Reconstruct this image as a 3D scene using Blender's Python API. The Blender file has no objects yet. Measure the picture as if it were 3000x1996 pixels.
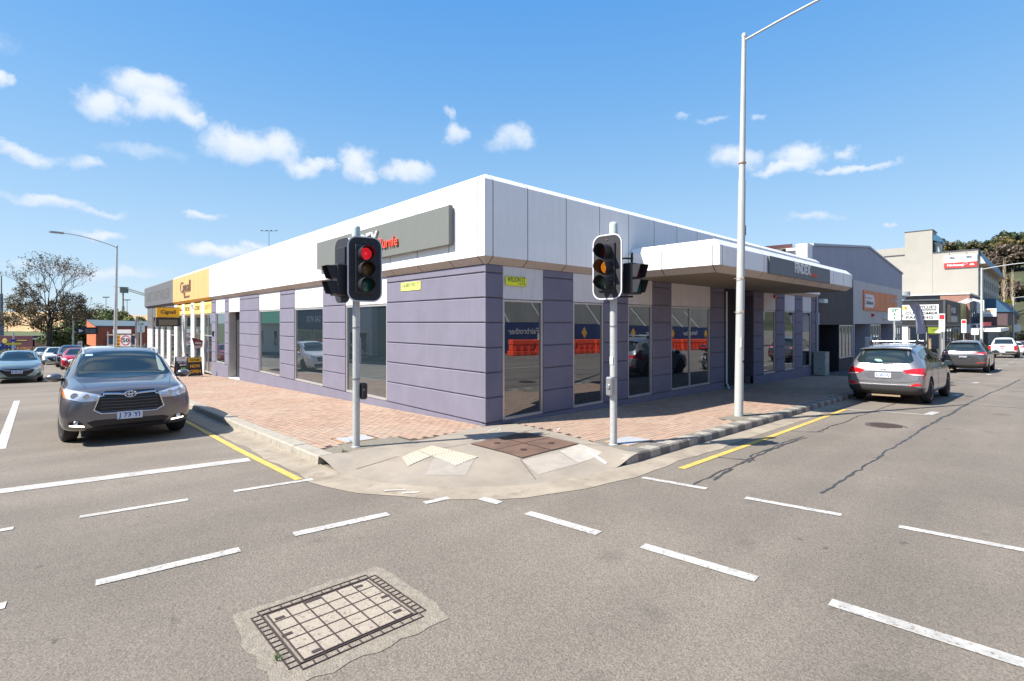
import bpy, bmesh, math, random
from mathutils import Vector, Matrix, noise
from mathutils.bvhtree import BVHTree
R_ = math.radians
random.seed(7)
SC = bpy.context.scene
COL = SC.collection
PI = math.pi

# ------------------------------------------------------------------ camera
CAM = Vector((-6.428, -7.678, 2.05))
cd = bpy.data.cameras.new('camera'); cam = bpy.data.objects.new('camera', cd); COL.objects.link(cam)
cam.location = CAM
cam.rotation_euler = (R_(90), 0, R_(47.07 - 90))
cd.sensor_width = 36; cd.lens = 36 * 1481 / 3000; cd.shift_y = -53 / 3000
cd.clip_start = .05; cd.clip_end = 5000
SC.camera = cam
SC.view_settings.view_transform = 'Standard'; SC.view_settings.look = 'None'
SC.view_settings.gamma = 1; SC.view_settings.use_curve_mapping = False
SC.view_settings.exposure = 1.12
SC.render.engine = 'CYCLES'
SC.cycles.max_bounces = 6; SC.cycles.glossy_bounces = 4; SC.cycles.transparent_max_bounces = 8

# ------------------------------------------------------------------ sun and sky
SUNV = Vector((-.84, .35, 1.0)).normalized()          # towards the sun
sun_el = math.asin(SUNV.z); sun_az = math.atan2(SUNV.y, SUNV.x)
sl = bpy.data.lights.new('sun', 'SUN'); sl.energy = 4.4; sl.angle = R_(.53); sl.color = (1, .95, .88)
so = bpy.data.objects.new('sun', sl); COL.objects.link(so); so.location = (-20, 8, 30)
so.rotation_euler = SUNV.to_track_quat('Z', 'Y').to_euler()

W = bpy.data.worlds.new('World'); SC.world = W; W.use_nodes = True
nt = W.node_tree; N = nt.nodes; L = nt.links
for n in list(N): N.remove(n)
def wn(t, **k):
    n = N.new(t)
    for a, b in k.items(): setattr(n, a, b)
    return n
def wmath(op, a, b=None, c=None, clamp=False):
    n = wn('ShaderNodeMath', operation=op); n.use_clamp = clamp
    for i, v in enumerate((a, b, c)):
        if v is None: continue
        if isinstance(v, (int, float)): n.inputs[i].default_value = v
        else: L.new(v, n.inputs[i])
    return n.outputs[0]
sky = wn('ShaderNodeTexSky', sky_type='NISHITA'); sky.sun_disc = False
sky.sun_elevation = sun_el; sky.sun_rotation = R_(90) - sun_az
sky.air_density = 1.0; sky.dust_density = .25; sky.ozone_density = 2.2; sky.altitude = 0
tc = wn('ShaderNodeTexCoord')
nz = wn('ShaderNodeTexNoise'); nz.inputs['Scale'].default_value = 16; nz.inputs['Detail'].default_value = 8; nz.inputs['Roughness'].default_value = .6
L.new(tc.outputs['Generated'], nz.inputs['Vector'])
sep = wn('ShaderNodeSeparateXYZ'); L.new(tc.outputs['Generated'], sep.inputs[0])
A0 = R_(47.07)
# azimuth (clockwise from the street corner) and elevation, in degrees, of a direction in the world
fx = wmath('ADD', wmath('MULTIPLY', sep.outputs[0], math.cos(A0)), wmath('MULTIPLY', sep.outputs[1], math.sin(A0)))
rx = wmath('SUBTRACT', wmath('MULTIPLY', sep.outputs[0], math.sin(A0)), wmath('MULTIPLY', sep.outputs[1], math.cos(A0)))
az = wmath('MULTIPLY', wmath('ARCTAN2', rx, fx), 57.2958)
el = wmath('MULTIPLY', wmath('ARCSINE', sep.outputs[2]), 57.2958)
sepn = wn('ShaderNodeSeparateColor'); L.new(nz.outputs['Color'], sepn.inputs[0])
azd = wmath('ADD', az, wmath('MULTIPLY', wmath('SUBTRACT', sepn.outputs[0], .5), 6.5))
eld = wmath('ADD', el, wmath('MULTIPLY', wmath('SUBTRACT', sepn.outputs[1], .5), 3.4))
CL = [(-44.9, 18.9, 0.87, 0.77, 0.8), (-39.2, 18.7, 2.22, 1.22, 1), (-36.1, 20.5, 2.89, 1.27, 1), (-34.5, 19.1, 3.18, 1.22, 1), (-32.4, 18.7, 1.58, 0.75, 0.8), (-43.9, 13.8, 2.05, 0.64, 0.7), (-40.2, 13.7, 1.44, 0.53, 0.5), (-28.0, 17.0, 4.03, 1.57, 1), (-24.4, 17.3, 2.45, 1.7, 1), (-22.4, 15.6, 1.9, 1.0, 0.7), (-20.9, 16.2, 1.29, 0.83, 0.8), (-17.1, 16.8, 2.25, 1.69, 0.9), (-15.8, 15.8, 1.37, 1.04, 0.7), (-11.8, 16.3, 2.59, 0.96, 0.7), (-6.8, 20.5, 1.7, 0.88, 0.7), (-6.8, 22.3, 0.68, 0.78, 0.5), (-0.2, 20.0, 2.46, 1.08, 0.6), (-36.1, 15.2, 2.89, 0.64, 0.4), (-42.8, 9.9, 3.18, 0.51, 0.6), (-39.2, 9.7, 2.66, 0.38, 0.5), (-31.3, 10.5, 1.8, 0.42, 0.7), (-39.0, 7.5, 2.23, 0.5, 0.7), (-29.9, 7.0, 3.89, 0.77, 0.8), (-26.4, 7.6, 1.58, 0.53, 0.7), (-43.9, 4.3, 2.3, 0.5, 0.5), (-38.6, 4.3, 4.51, 0.62, 0.6), (24.1, 16.7, 2.46, 1.08, 0.7), (29.6, 16.1, 2.6, 1.11, 1), (28.1, 15.2, 3.06, 0.69, 0.9), (33.9, 14.4, 3.22, 0.41, 0.7), (33.9, 15.8, 1.02, 0.57, 0.5), (25.8, 20.2, 0.88, 0.35, 0.4), (19.0, 21.0, 1.1, 0.37, 0.4), (31.1, 10.3, 2.17, 0.51, 0.5), (36.7, 8.4, 0.44, 0.24, 0.5), (22.1, 20.5, 1.69, 0.32, 0.35)]
_rc = random.Random(3)
for k in range(16):                                   # the same kind of cloud all round the rest of the sky
    CL.append((_rc.uniform(52, 308), _rc.uniform(5, 40), _rc.uniform(3, 8), _rc.uniform(.8, 2.6), _rc.uniform(.6, 1)))
for k in range(9):                                    # and a few broad banks high overhead, behind the camera
    CL.append((_rc.uniform(100, 260), _rc.uniform(42, 72), _rc.uniform(8, 22), _rc.uniform(3, 7), _rc.uniform(.7, 1)))
for (ca_, ce_, ra_, re_) in ((-70, 50, 14, 5), (-48, 58, 16, 4), (-30, 49, 10, 3.5), (-58, 67, 22, 4), (-12, 60, 14, 4), (25, 52, 12, 4), (60, 62, 20, 5)): CL.append((ca_, ce_, ra_, re_, .95))
acc = None; base = None
for (ca, ce, ra, re, st) in CL:
    st = min(1, st + .18)
    if ca > 180: ca -= 360
    da = wmath('DIVIDE', wmath('SUBTRACT', azd, ca), ra * 1.3)
    de = wmath('DIVIDE', wmath('SUBTRACT', eld, ce), re * 1.3)
    d2 = wmath('ADD', wmath('MULTIPLY', da, da), wmath('MULTIPLY', de, de))
    m = wmath('MULTIPLY', wmath('SUBTRACT', 1.0, d2, clamp=True), st)
    b = wmath('MULTIPLY', m, wmath('MULTIPLY_ADD', de, .5, .5, clamp=True))
    acc = m if acc is None else wmath('MAXIMUM', acc, m)
    base = b if base is None else wmath('MAXIMUM', base, b)
nz2 = wn('ShaderNodeTexNoise'); nz2.inputs['Scale'].default_value = 26; nz2.inputs['Detail'].default_value = 8; nz2.inputs['Roughness'].default_value = .62
L.new(tc.outputs['Generated'], nz2.inputs['Vector'])
dens = wmath('ADD', acc, wmath('MULTIPLY', wmath('SUBTRACT', nz2.outputs[0], .53), .85))
dens = wmath('MULTIPLY', dens, wmath('GREATER_THAN', acc, .001))
cr = wn('ShaderNodeMapRange'); cr.interpolation_type = 'SMOOTHSTEP'; cr.inputs[1].default_value = .02; cr.inputs[2].default_value = .95
L.new(dens, cr.inputs[0])
cmask = wmath('MULTIPLY', cr.outputs[0], .93)
shade = wn('ShaderNodeMapRange'); shade.inputs[1].default_value = .05; shade.inputs[2].default_value = .80; L.new(base, shade.inputs[0])
ccol = wn('ShaderNodeMix', data_type='RGBA'); L.new(shade.outputs[0], ccol.inputs[0])
ccol.inputs[6].default_value = (3.35, 4.1, 5.2, 1); ccol.inputs[7].default_value = (5.35, 5.45, 5.6, 1)
# the clear maritime air of the photograph: the physical sky, evened out towards its measured blue by elevation
elr = wn('ShaderNodeMapRange'); elr.inputs[1].default_value = -2; elr.inputs[2].default_value = 50; L.new(el, elr.inputs[0])
ramp = wn('ShaderNodeValToRGB'); L.new(elr.outputs[0], ramp.inputs[0]); ramp.color_ramp.interpolation = 'B_SPLINE'
for i_, (p_, c_) in enumerate([(0, (.62, .78, .93)), (.10, (.56, .75, .93)), (.30, (.31, .58, .90)), (.52, (.155, .44, .88)), (.78, (.075, .335, .85)), (1, (.05, .26, .75))]):
    e_ = ramp.color_ramp.elements[i_] if i_ < 2 else ramp.color_ramp.elements.new(p_)
    e_.position = p_; e_.color = (*c_, 1)
gsc = wn('ShaderNodeVectorMath', operation='SCALE'); L.new(ramp.outputs[0], gsc.inputs[0]); gsc.inputs[3].default_value = 5.3
tint = wn('ShaderNodeMix', data_type='RGBA'); tint.inputs[0].default_value = .85
L.new(sky.outputs[0], tint.inputs[6]); L.new(gsc.outputs[0], tint.inputs[7])
mixc = wn('ShaderNodeMix', data_type='RGBA'); L.new(cmask, mixc.inputs[0]); L.new(tint.outputs[2], mixc.inputs[6]); L.new(ccol.outputs[2], mixc.inputs[7])
bg = wn('ShaderNodeBackground'); bg.inputs[1].default_value = .089
L.new(mixc.outputs[2], bg.inputs[0])
wo = wn('ShaderNodeOutputWorld'); L.new(bg.outputs[0], wo.inputs[0])

# ------------------------------------------------------------------ ground heights: the block falls away along both streets
def gz(x, y):
    return -.0205 * min(max(x, -60), 115) - .030 * min(max(y, -60), 136)
ROAD = -.13
def rz(x, y): return gz(x, y) + ROAD

# ------------------------------------------------------------------ object helpers
BASE = {}
def empty(name, loc=(0, 0, 0), label=None, cat=None, group=None, rot=None, kind=None):
    o = bpy.data.objects.new(name, None); COL.objects.link(o); o.empty_display_size = .3
    o.location = loc
    if rot is not None: o.rotation_euler = rot
    tag(o, label, cat, group, kind); BASE[o.name] = Vector(loc)
    return o
def tag(o, label=None, cat=None, group=None, kind=None):
    if label: o['label'] = label
    if cat: o['category'] = cat
    if group: o['group'] = group
    if kind: o['kind'] = kind
    return o
class MB:
    def __init__(s): s.v = []; s.f = []; s.m = []
    def add(s, vs, fs, mi=0):
        n = len(s.v); s.v += [tuple(p) for p in vs]; s.f += [tuple(i + n for i in f) for f in fs]; s.m += [mi] * len(fs); return s
    def box(s, x0, x1, y0, y1, z0, z1, mi=0, bv=0):
        if x0 > x1: x0, x1 = x1, x0
        if y0 > y1: y0, y1 = y1, y0
        if z0 > z1: z0, z1 = z1, z0
        if bv <= 0:
            v = [(x0,y0,z0),(x1,y0,z0),(x1,y1,z0),(x0,y1,z0),(x0,y0,z1),(x1,y0,z1),(x1,y1,z1),(x0,y1,z1)]
            f = [(0,3,2,1),(4,5,6,7),(0,1,5,4),(1,2,6,5),(2,3,7,6),(3,0,4,7)]
            return s.add(v, f, mi)
        b = min(bv, (x1-x0)*.49, (y1-y0)*.49, (z1-z0)*.49)
        bm = bmesh.new(); bmesh.ops.create_cube(bm, size=1)
        for q in bm.verts: q.co = Vector(((x0+x1)/2 + q.co.x*(x1-x0), (y0+y1)/2 + q.co.y*(y1-y0), (z0+z1)/2 + q.co.z*(z1-z0)))
        bmesh.ops.bevel(bm, geom=bm.edges[:], offset=b, segments=1, affect='EDGES')
        s.bm(bm, mi); return s
    def bm(s, bm, mi=0):
        bm.verts.ensure_lookup_table(); bm.verts.index_update()
        s.add([q.co[:] for q in bm.verts], [[q.index for q in f.verts] for f in bm.faces], mi); bm.free(); return s
    def prism(s, pts, fn0, fn1, mi=0):
        # pts 2-D (counter-clockwise seen from fn1's side); fn0/fn1 map (u,v) to 3-D for the two ends
        n = len(pts); v = [fn0(*p) for p in pts] + [fn1(*p) for p in pts]
        f = [tuple(range(n, 2*n)), tuple(reversed(range(n)))] + [(i, (i+1) % n, n + (i+1) % n, n + i) for i in range(n)]
        return s.add(v, f, mi)
    def tube(s, path, r, seg=10, mi=0, cap=True):
        path = [Vector(p) for p in path]; n = len(path)
        rr = r if isinstance(r, (list, tuple)) else [r] * n
        rings = []; up = Vector((0, 0, 1))
        t0 = (path[1] - path[0]).normalized()
        a = up.cross(t0)
        if a.length < .01: a = Vector((1, 0, 0)).cross(t0)
        a.normalize()
        for i, p in enumerate(path):
            t = (path[min(i+1, n-1)] - path[max(i-1, 0)]).normalized()
            a = (a - a.dot(t) * t).normalized(); b = t.cross(a)
            rings.append([p + (a * math.cos(2*PI*k/seg) + b * math.sin(2*PI*k/seg)) * rr[i] for k in range(seg)])
        v = [q for r_ in rings for q in r_]; f = []
        for i in range(n-1):
            for k in range(seg):
                k2 = (k+1) % seg; f.append((i*seg+k, i*seg+k2, (i+1)*seg+k2, (i+1)*seg+k))
        if cap: f.append(tuple(reversed(range(seg)))); f.append(tuple((n-1)*seg+k for k in range(seg)))
        return s.add(v, f, mi)
    def lathe(s, prof, c=(0,0,0), axis='z', seg=24, mi=0, closed=False):
        # prof: (r, h)
        v = []; f = []; n = len(prof)
        for k in range(seg):
            a = 2*PI*k/seg; ca, sa = math.cos(a), math.sin(a)
            for r, h in prof:
                p = {'z': (r*ca, r*sa, h), 'y': (r*sa, h, r*ca), 'x': (h, r*ca, r*sa)}[axis]
                v.append((p[0]+c[0], p[1]+c[1], p[2]+c[2]))
        for k in range(seg):
            k2 = (k+1) % seg
            for i in range(n-1 if not closed else n):
                j = (i+1) % n
                f.append((k*n+i, k2*n+i, k2*n+j, k*n+j))
        if not closed:
            if prof[0][0] > 1e-6: f.append(tuple(k*n for k in range(seg))[::-1])
            if prof[-1][0] > 1e-6: f.append(tuple(k*n+n-1 for k in range(seg)))
        return s.add(v, f, mi)
def mesh_of(name, mb, mats, smooth=None, fix=True):
    me = bpy.data.meshes.new(name); me.from_pydata(mb.v, [], mb.f)
    if not isinstance(mats, (list, tuple)): mats = [mats]
    for m in mats: me.materials.append(m)
    if len(mats) > 1: me.polygons.foreach_set('material_index', mb.m)
    me.update(); me.validate()
    if fix:
        bm = bmesh.new(); bm.from_mesh(me); bmesh.ops.recalc_face_normals(bm, faces=bm.faces); bm.to_mesh(me); bm.free()
    if smooth is not None:
        me.shade_smooth(); me.set_sharp_from_angle(angle=R_(smooth))
    return me
def ob(name, mb, mats, parent=None, smooth=None, world=False, label=None, cat=None, group=None, kind=None, fix=True, off=None):
    """one mesh object; world=True: the coordinates are world ones although it hangs under a parent"""
    if world and parent is not None:
        root = parent; o_ = Vector((0,0,0))
        while root is not None:
            o_ += root.location; root = root.parent
        mb.v = [(p[0]-o_[0], p[1]-o_[1], p[2]-o_[2]) for p in mb.v]
    me = mb if isinstance(mb, bpy.types.Mesh) else mesh_of(name, mb, mats, smooth, fix)
    o = bpy.data.objects.new(name, me); COL.objects.link(o)
    if parent is not None: o.parent = parent
    tag(o, label, cat, group, kind)
    return o
def kids(o): return [c for c in bpy.data.objects if c.parent == o]
def copy_tree(o, parent=None, **kw):
    c = o.copy(); COL.objects.link(c)
    if parent is not None: c.parent = parent
    for ch in kids(o): copy_tree(ch, c)
    return c
FONT = None
def text_mesh(txt, size=1.0, depth=.004, bold=0.0, width=None, align='CENTER', sx=1.0, res=2, shear=0.0):
    """flat lettering as a mesh in the XY plane, optionally squeezed to a width"""
    cu = bpy.data.curves.new('t', 'FONT'); cu.body = txt; cu.size = size; cu.extrude = depth; cu.offset = bold
    cu.align_x = align; cu.align_y = 'CENTER'; cu.resolution_u = res; cu.shear = shear
    o = bpy.data.objects.new('t', cu); COL.objects.link(o)
    bpy.context.view_layer.update()
    dg = bpy.context.evaluated_depsgraph_get()
    me = bpy.data.meshes.new_from_object(o.evaluated_get(dg))
    bpy.data.objects.remove(o); bpy.data.curves.remove(cu)
    xs = [v.co.x for v in me.vertices] or [0]; w = max(xs) - min(xs)
    k = (width / w) if width and w > 0 else sx
    mb = MB(); mb.v = [(v.co.x * k, v.co.y, v.co.z) for v in me.vertices]
    mb.f = [tuple(p.vertices) for p in me.polygons]; mb.m = [0] * len(mb.f)
    bpy.data.meshes.remove(me); return mb
def lettering(txt, origin, right, up, size, mat_, parent, name='lettering', world=True, **k):
    """lettering laid on a sign: origin = centre, right/up = directions of reading"""
    mb = text_mesh(txt, size, **k); r = Vector(right).normalized(); u = Vector(up).normalized(); n = r.cross(u); c = Vector(origin)
    mb.v = [tuple(c + r*p[0] + u*p[1] + n*p[2]) for p in mb.v]
    return ob(name, mb, mat_, parent, world=world, fix=False)

# ------------------------------------------------------------------ materials
MATS = {}
def mat(name, col, rough=.6, metal=0, var=0, vscale=8, bump=0, bscale=60, coat=0, streak=0, dirt=0, emit=0, spec=None, spots=None, col2=None, detail=6, bdist=.01, objvar=0):
    if name in MATS: return MATS[name]
    m = bpy.data.materials.new(name); m.use_nodes = True; MATS[name] = m
    t = m.node_tree; n = t.nodes; l = t.links; p = n['Principled BSDF']
    p.inputs['Roughness'].default_value = rough; p.inputs['Metallic'].default_value = metal
    if coat: p.inputs['Coat Weight'].default_value = coat; p.inputs['Coat Roughness'].default_value = .03
    if spec is not None: p.inputs['Specular IOR Level'].default_value = spec
    c4 = (*col, 1); p.inputs['Base Color'].default_value = c4
    out = None
    tcn = n.new('ShaderNodeTexCoord')
    def nzn(scale, det=detail, vec=None, rgh=.6):
        q = n.new('ShaderNodeTexNoise'); q.inputs['Scale'].default_value = scale; q.inputs['Detail'].default_value = det; q.inputs['Roughness'].default_value = rgh
        l.new(vec if vec is not None else tcn.outputs['Object'], q.inputs['Vector']); return q.outputs[0]
    def ramp(src, a, b, lo=0, hi=1):
        q = n.new('ShaderNodeMapRange'); q.inputs[1].default_value = a; q.inputs[2].default_value = b; q.inputs[3].default_value = lo; q.inputs[4].default_value = hi
        l.new(src, q.inputs[0]); return q.outputs[0]
    def mix(f, a, b, blend='MIX'):
        q = n.new('ShaderNodeMix'); q.data_type = 'RGBA'; q.blend_type = blend
        if isinstance(f, float): q.inputs[0].default_value = f
        else: l.new(f, q.inputs[0])
        for i, v in ((6, a), (7, b)):
            if isinstance(v, tuple): q.inputs[i].default_value = v
            else: l.new(v, q.inputs[i])
        return q.outputs[2]
    cur = c4
    if var:
        d = tuple(c * (1 - var) for c in (col2 or col)) if col2 is None else col2
        cur = mix(ramp(nzn(vscale), .32, .68), (*d, 1), tuple([min(1, c * (1 + var * .5)) for c in col]) + (1,))
    if objvar:
        oi = n.new('ShaderNodeObjectInfo'); gi = n.new('ShaderNodeNewGeometry')
        cur = mix(ramp(gi.outputs['Random Per Island'], 0, 1, 0, 1), cur, mix(1.0, cur, (1-objvar, 1-objvar*1.1, 1-objvar*1.15, 1), 'MULTIPLY'))
    if spots:
        sc_, amt, scol = spots
        cur = mix(ramp(nzn(sc_, 3), .56, .66, 0, amt), cur, (*scol, 1))
    if streak:
        mp = n.new('ShaderNodeMapping'); mp.inputs['Scale'].default_value = (9, 9, .5); l.new(tcn.outputs['Object'], mp.inputs[0])
        cur = mix(ramp(nzn(1.6, 5, mp.outputs[0]), .5, .75, 0, streak), cur, mix(1.0, cur, (.45, .43, .40, 1), 'MULTIPLY'))
    if dirt:
        cur = mix(ramp(nzn(2.3, 8), .45, .8, 0, dirt), cur, mix(1.0, cur, (.42, .38, .33, 1), 'MULTIPLY'))
    if not isinstance(cur, tuple): l.new(cur, p.inputs['Base Color'])
    if bump:
        b = n.new('ShaderNodeBump'); b.inputs['Strength'].default_value = bump; b.inputs['Distance'].default_value = bdist
        l.new(nzn(bscale, 4), b.inputs['Height']); l.new(b.outputs[0], p.inputs['Normal'])
    if emit:
        p.inputs['Emission Color'].default_value = c4; p.inputs['Emission Strength'].default_value = emit
    return m
def glassmat(name, refl=.35, base=(.012, .015, .018), tint=(.9, .95, 1), rough=.01):
    """tinted reflective glazing: a mirror-like film over a dark room"""
    if name in MATS: return MATS[name]
    m = bpy.data.materials.new(name); m.use_nodes = True; MATS[name] = m
    t = m.node_tree; n = t.nodes; l = t.links
    p = n['Principled BSDF']; p.inputs['Base Color'].default_value = (*base, 1); p.inputs['Roughness'].default_value = .4; p.inputs['Specular IOR Level'].default_value = 0
    g = n.new('ShaderNodeBsdfGlossy'); g.inputs['Roughness'].default_value = rough; g.inputs['Color'].default_value = (*tint, 1)
    fr = n.new('ShaderNodeFresnel'); fr.inputs['IOR'].default_value = 1.5
    mr = n.new('ShaderNodeMapRange'); mr.inputs[1].default_value = 0; mr.inputs[2].default_value = 1; mr.inputs[3].default_value = refl; mr.inputs[4].default_value = 1
    l.new(fr.outputs[0], mr.inputs[0])
    mx = n.new('ShaderNodeMixShader'); l.new(mr.outputs[0], mx.inputs[0]); l.new(p.outputs[0], mx.inputs[1]); l.new(g.outputs[0], mx.inputs[2])
    nz_ = n.new('ShaderNodeTexNoise'); nz_.inputs['Scale'].default_value = 1.3; tcn = n.new('ShaderNodeTexCoord'); l.new(tcn.outputs['Object'], nz_.inputs['Vector'])
    b = n.new('ShaderNodeBump'); b.inputs['Strength'].default_value = .02; b.inputs['Distance'].default_value = .02; l.new(nz_.outputs[0], b.inputs['Height']); l.new(b.outputs[0], g.inputs['Normal'])
    l.new(mx.outputs[0], n['Material Output'].inputs[0]); return m
def carpaint(name, col, metal=.5, rough=.28):
    return mat(name, col, rough=rough, metal=metal, coat=1)

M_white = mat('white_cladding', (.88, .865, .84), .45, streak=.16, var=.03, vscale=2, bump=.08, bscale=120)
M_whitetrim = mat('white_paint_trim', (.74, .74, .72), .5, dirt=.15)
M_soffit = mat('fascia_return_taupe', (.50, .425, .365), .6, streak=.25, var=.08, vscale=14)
M_purple = mat('purple_render', (.180, .170, .224), .85, var=.09, vscale=1.6, bump=.5, bscale=160, streak=.14, bdist=.004)
M_purpled = mat('purple_render_joint', (.17, .155, .20), .9)
M_panel = mat('white_spandrel_panel', (.66, .64, .63), .6, streak=.35, var=.04, vscale=3, dirt=.12)
M_alu = mat('aluminium_frame', (.56, .54, .51), .38, metal=.55)
M_alud = mat('dark_frame', (.10, .105, .11), .4, metal=.3)
M_glass = glassmat('tinted_glazing', .19)
M_glassL = glassmat('shopfront_glazing', .24, base=(.02, .03, .035))
M_glassd = glassmat('far_glazing', .18)
M_galv = mat('galvanised_steel', (.52, .53, .52), .5, metal=.35, var=.12, vscale=12, spots=(40, .4, (.40, .40, .39)))
M_poleg = mat('painted_pole', (.47, .485, .465), .5, metal=.1, var=.06, vscale=5, streak=.2)
M_black = mat('black_plastic', (.018, .018, .022), .5)
M_blackm = mat('matt_black_board', (.022, .022, .028), .65, var=.2, vscale=9, bump=.1, bscale=30)
M_rub = mat('rubber', (.022, .022, .023), .75, bump=.3, bscale=90)
M_chrome = mat('chrome', (.75, .76, .78), .12, metal=1)
M_steel = mat('steel_grey', (.30, .31, .32), .4, metal=.7)
# ================================================================== GROUND, ROAD, KERBS, FOOTPATH
M_asph = mat('asphalt', (.186, .158, .124), .82, var=.10, vscale=.8, bump=.7, bscale=65, bdist=.012)
def _asph(m):
    t = m.node_tree; n = t.nodes; l = t.links; p = n['Principled BSDF']
    src = p.inputs['Base Color'].links[0].from_socket
    tcn = n.new('ShaderNodeTexCoord')
    v = n.new('ShaderNodeTexVoronoi'); v.inputs['Scale'].default_value = 120; l.new(tcn.outputs['Object'], v.inputs['Vector'])
    mr = n.new('ShaderNodeMapRange'); mr.inputs[1].default_value = 0; mr.inputs[2].default_value = 1; mr.inputs[3].default_value = .70; mr.inputs[4].default_value = 1.30
    sp = n.new('ShaderNodeSeparateColor'); l.new(v.outputs['Color'], sp.inputs[0]); l.new(sp.outputs[0], mr.inputs[0])
    mx = n.new('ShaderNodeMix'); mx.data_type = 'RGBA'; mx.blend_type = 'MULTIPLY'; mx.inputs[0].default_value = 1
    l.new(src, mx.inputs[6]); l.new(mr.outputs[0], mx.inputs[7])
    # broad wheel-worn and stained areas
    z = n.new('ShaderNodeTexNoise'); z.inputs['Scale'].default_value = .22; z.inputs['Detail'].default_value = 4; l.new(tcn.outputs['Object'], z.inputs['Vector'])
    r2 = n.new('ShaderNodeMapRange'); r2.inputs[1].default_value = .3; r2.inputs[2].default_value = .7; r2.inputs[3].default_value = .88; r2.inputs[4].default_value = 1.12; l.new(z.outputs[0], r2.inputs[0])
    m2 = n.new('ShaderNodeMix'); m2.data_type = 'RGBA'; m2.blend_type = 'MULTIPLY'; m2.inputs[0].default_value = 1
    l.new(mx.outputs[2], m2.inputs[6]); l.new(r2.outputs[0], m2.inputs[7])
    z3 = n.new('ShaderNodeTexNoise'); z3.inputs['Scale'].default_value = 1.1; z3.inputs['Detail'].default_value = 8; l.new(tcn.outputs['Object'], z3.inputs['Vector'])
    r3 = n.new('ShaderNodeMapRange'); r3.inputs[1].default_value = .64; r3.inputs[2].default_value = .74; r3.inputs[3].default_value = 1; r3.inputs[4].default_value = .72; l.new(z3.outputs[0], r3.inputs[0])
    m3 = n.new('ShaderNodeMix'); m3.data_type = 'RGBA'; m3.blend_type = 'MULTIPLY'; m3.inputs[0].default_value = 1
    l.new(m2.outputs[2], m3.inputs[6]); l.new(r3.outputs[0], m3.inputs[7])
    z4 = n.new('ShaderNodeTexNoise'); z4.inputs['Scale'].default_value = 7; z4.inputs['Detail'].default_value = 3; l.new(tcn.outputs['Object'], z4.inputs['Vector'])
    r4 = n.new('ShaderNodeMapRange'); r4.inputs[1].default_value = .70; r4.inputs[2].default_value = .76; r4.inputs[3].default_value = 1; r4.inputs[4].default_value = .62; l.new(z4.outputs[0], r4.inputs[0])
    mp = n.new('ShaderNodeMapping'); mp.inputs['Scale'].default_value = (.12, 1.1, 1); l.new(tcn.outputs['Object'], mp.inputs[0])
    z5 = n.new('ShaderNodeTexNoise'); z5.inputs['Scale'].default_value = 1; z5.inputs['Detail'].default_value = 3; l.new(mp.outputs[0], z5.inputs['Vector'])
    r5 = n.new('ShaderNodeMapRange'); r5.inputs[1].default_value = .35; r5.inputs[2].default_value = .65; r5.inputs[3].default_value = .90; r5.inputs[4].default_value = 1.08; l.new(z5.outputs[0], r5.inputs[0])
    mm = n.new('ShaderNodeMath'); mm.operation = 'MULTIPLY'; l.new(r4.outputs[0], mm.inputs[0]); l.new(r5.outputs[0], mm.inputs[1])
    m4 = n.new('ShaderNodeMix'); m4.data_type = 'RGBA'; m4.blend_type = 'MULTIPLY'; m4.inputs[0].default_value = 1
    l.new(m3.outputs[2], m4.inputs[6]); l.new(mm.outputs[0], m4.inputs[7]); l.new(m4.outputs[2], p.inputs['Base Color'])
_asph(M_asph)
M_conc = mat('footpath_concrete', (.30, .255, .20), .85, var=.12, vscale=1.4, bump=.35, bscale=130, dirt=.35, bdist=.004, spots=(1.8, .45, (.25, .22, .18)))
M_concp = mat('pale_concrete_patch', (.40, .365, .31), .85, var=.12, vscale=9, bump=.4, bscale=90, bdist=.004)
M_gut = mat('gutter_concrete', (.34, .285, .215), .88, var=.2, vscale=1.6, bump=.8, bscale=70, dirt=.45, bdist=.008, spots=(2.6, .55, (.18, .145, .105)))
M_collar = mat('cover_collar_concrete', (.28, .24, .185), .9, var=.25, vscale=22, bump=1, bscale=75, bdist=.012)
M_sand = mat('jointing_sand', (.06, .04, .03), .95, bump=.4, bscale=100)
M_pave = mat('brick_paver', (.375, .25, .178), .85, var=.16, vscale=7, bump=.5, bscale=150, bdist=.003, dirt=.25)
def _pave(m):
    t = m.node_tree; n = t.nodes; l = t.links; p = n['Principled BSDF']; src = p.inputs['Base Color'].links[0].from_socket
    oi = n.new('ShaderNodeObjectInfo'); gi = n.new('ShaderNodeNewGeometry')
    a = n.new('ShaderNodeMath'); a.operation = 'ADD'; l.new(oi.outputs['Random'], a.inputs[0]); l.new(gi.outputs['Random Per Island'], a.inputs[1])
    f = n.new('ShaderNodeMath'); f.operation = 'FRACT'; l.new(a.outputs[0], f.inputs[0])
    mr = n.new('ShaderNodeMapRange'); mr.inputs[3].default_value = .88; mr.inputs[4].default_value = 1.12; l.new(f.outputs[0], mr.inputs[0])
    mx = n.new('ShaderNodeMix'); mx.data_type = 'RGBA'; mx.blend_type = 'MULTIPLY'; mx.inputs[0].default_value = 1
    l.new(src, mx.inputs[6]); l.new(mr.outputs[0], mx.inputs[7])
    z = n.new('ShaderNodeTexNoise'); z.inputs['Scale'].default_value = .45; z.inputs['Detail'].default_value = 6; l.new(gi.outputs['Position'], z.inputs['Vector'])
    r = n.new('ShaderNodeMapRange'); r.inputs[1].default_value = .42; r.inputs[2].default_value = .72; r.inputs[3].default_value = 0; r.inputs[4].default_value = .55; l.new(z.outputs[0], r.inputs[0])
    m2 = n.new('ShaderNodeMix'); m2.data_type = 'RGBA'; l.new(r.outputs[0], m2.inputs[0]); l.new(mx.outputs[2], m2.inputs[6]); m2.inputs[7].default_value = (.40, .32, .245, 1)
    l.new(m2.outputs[2], p.inputs['Base Color'])
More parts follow.
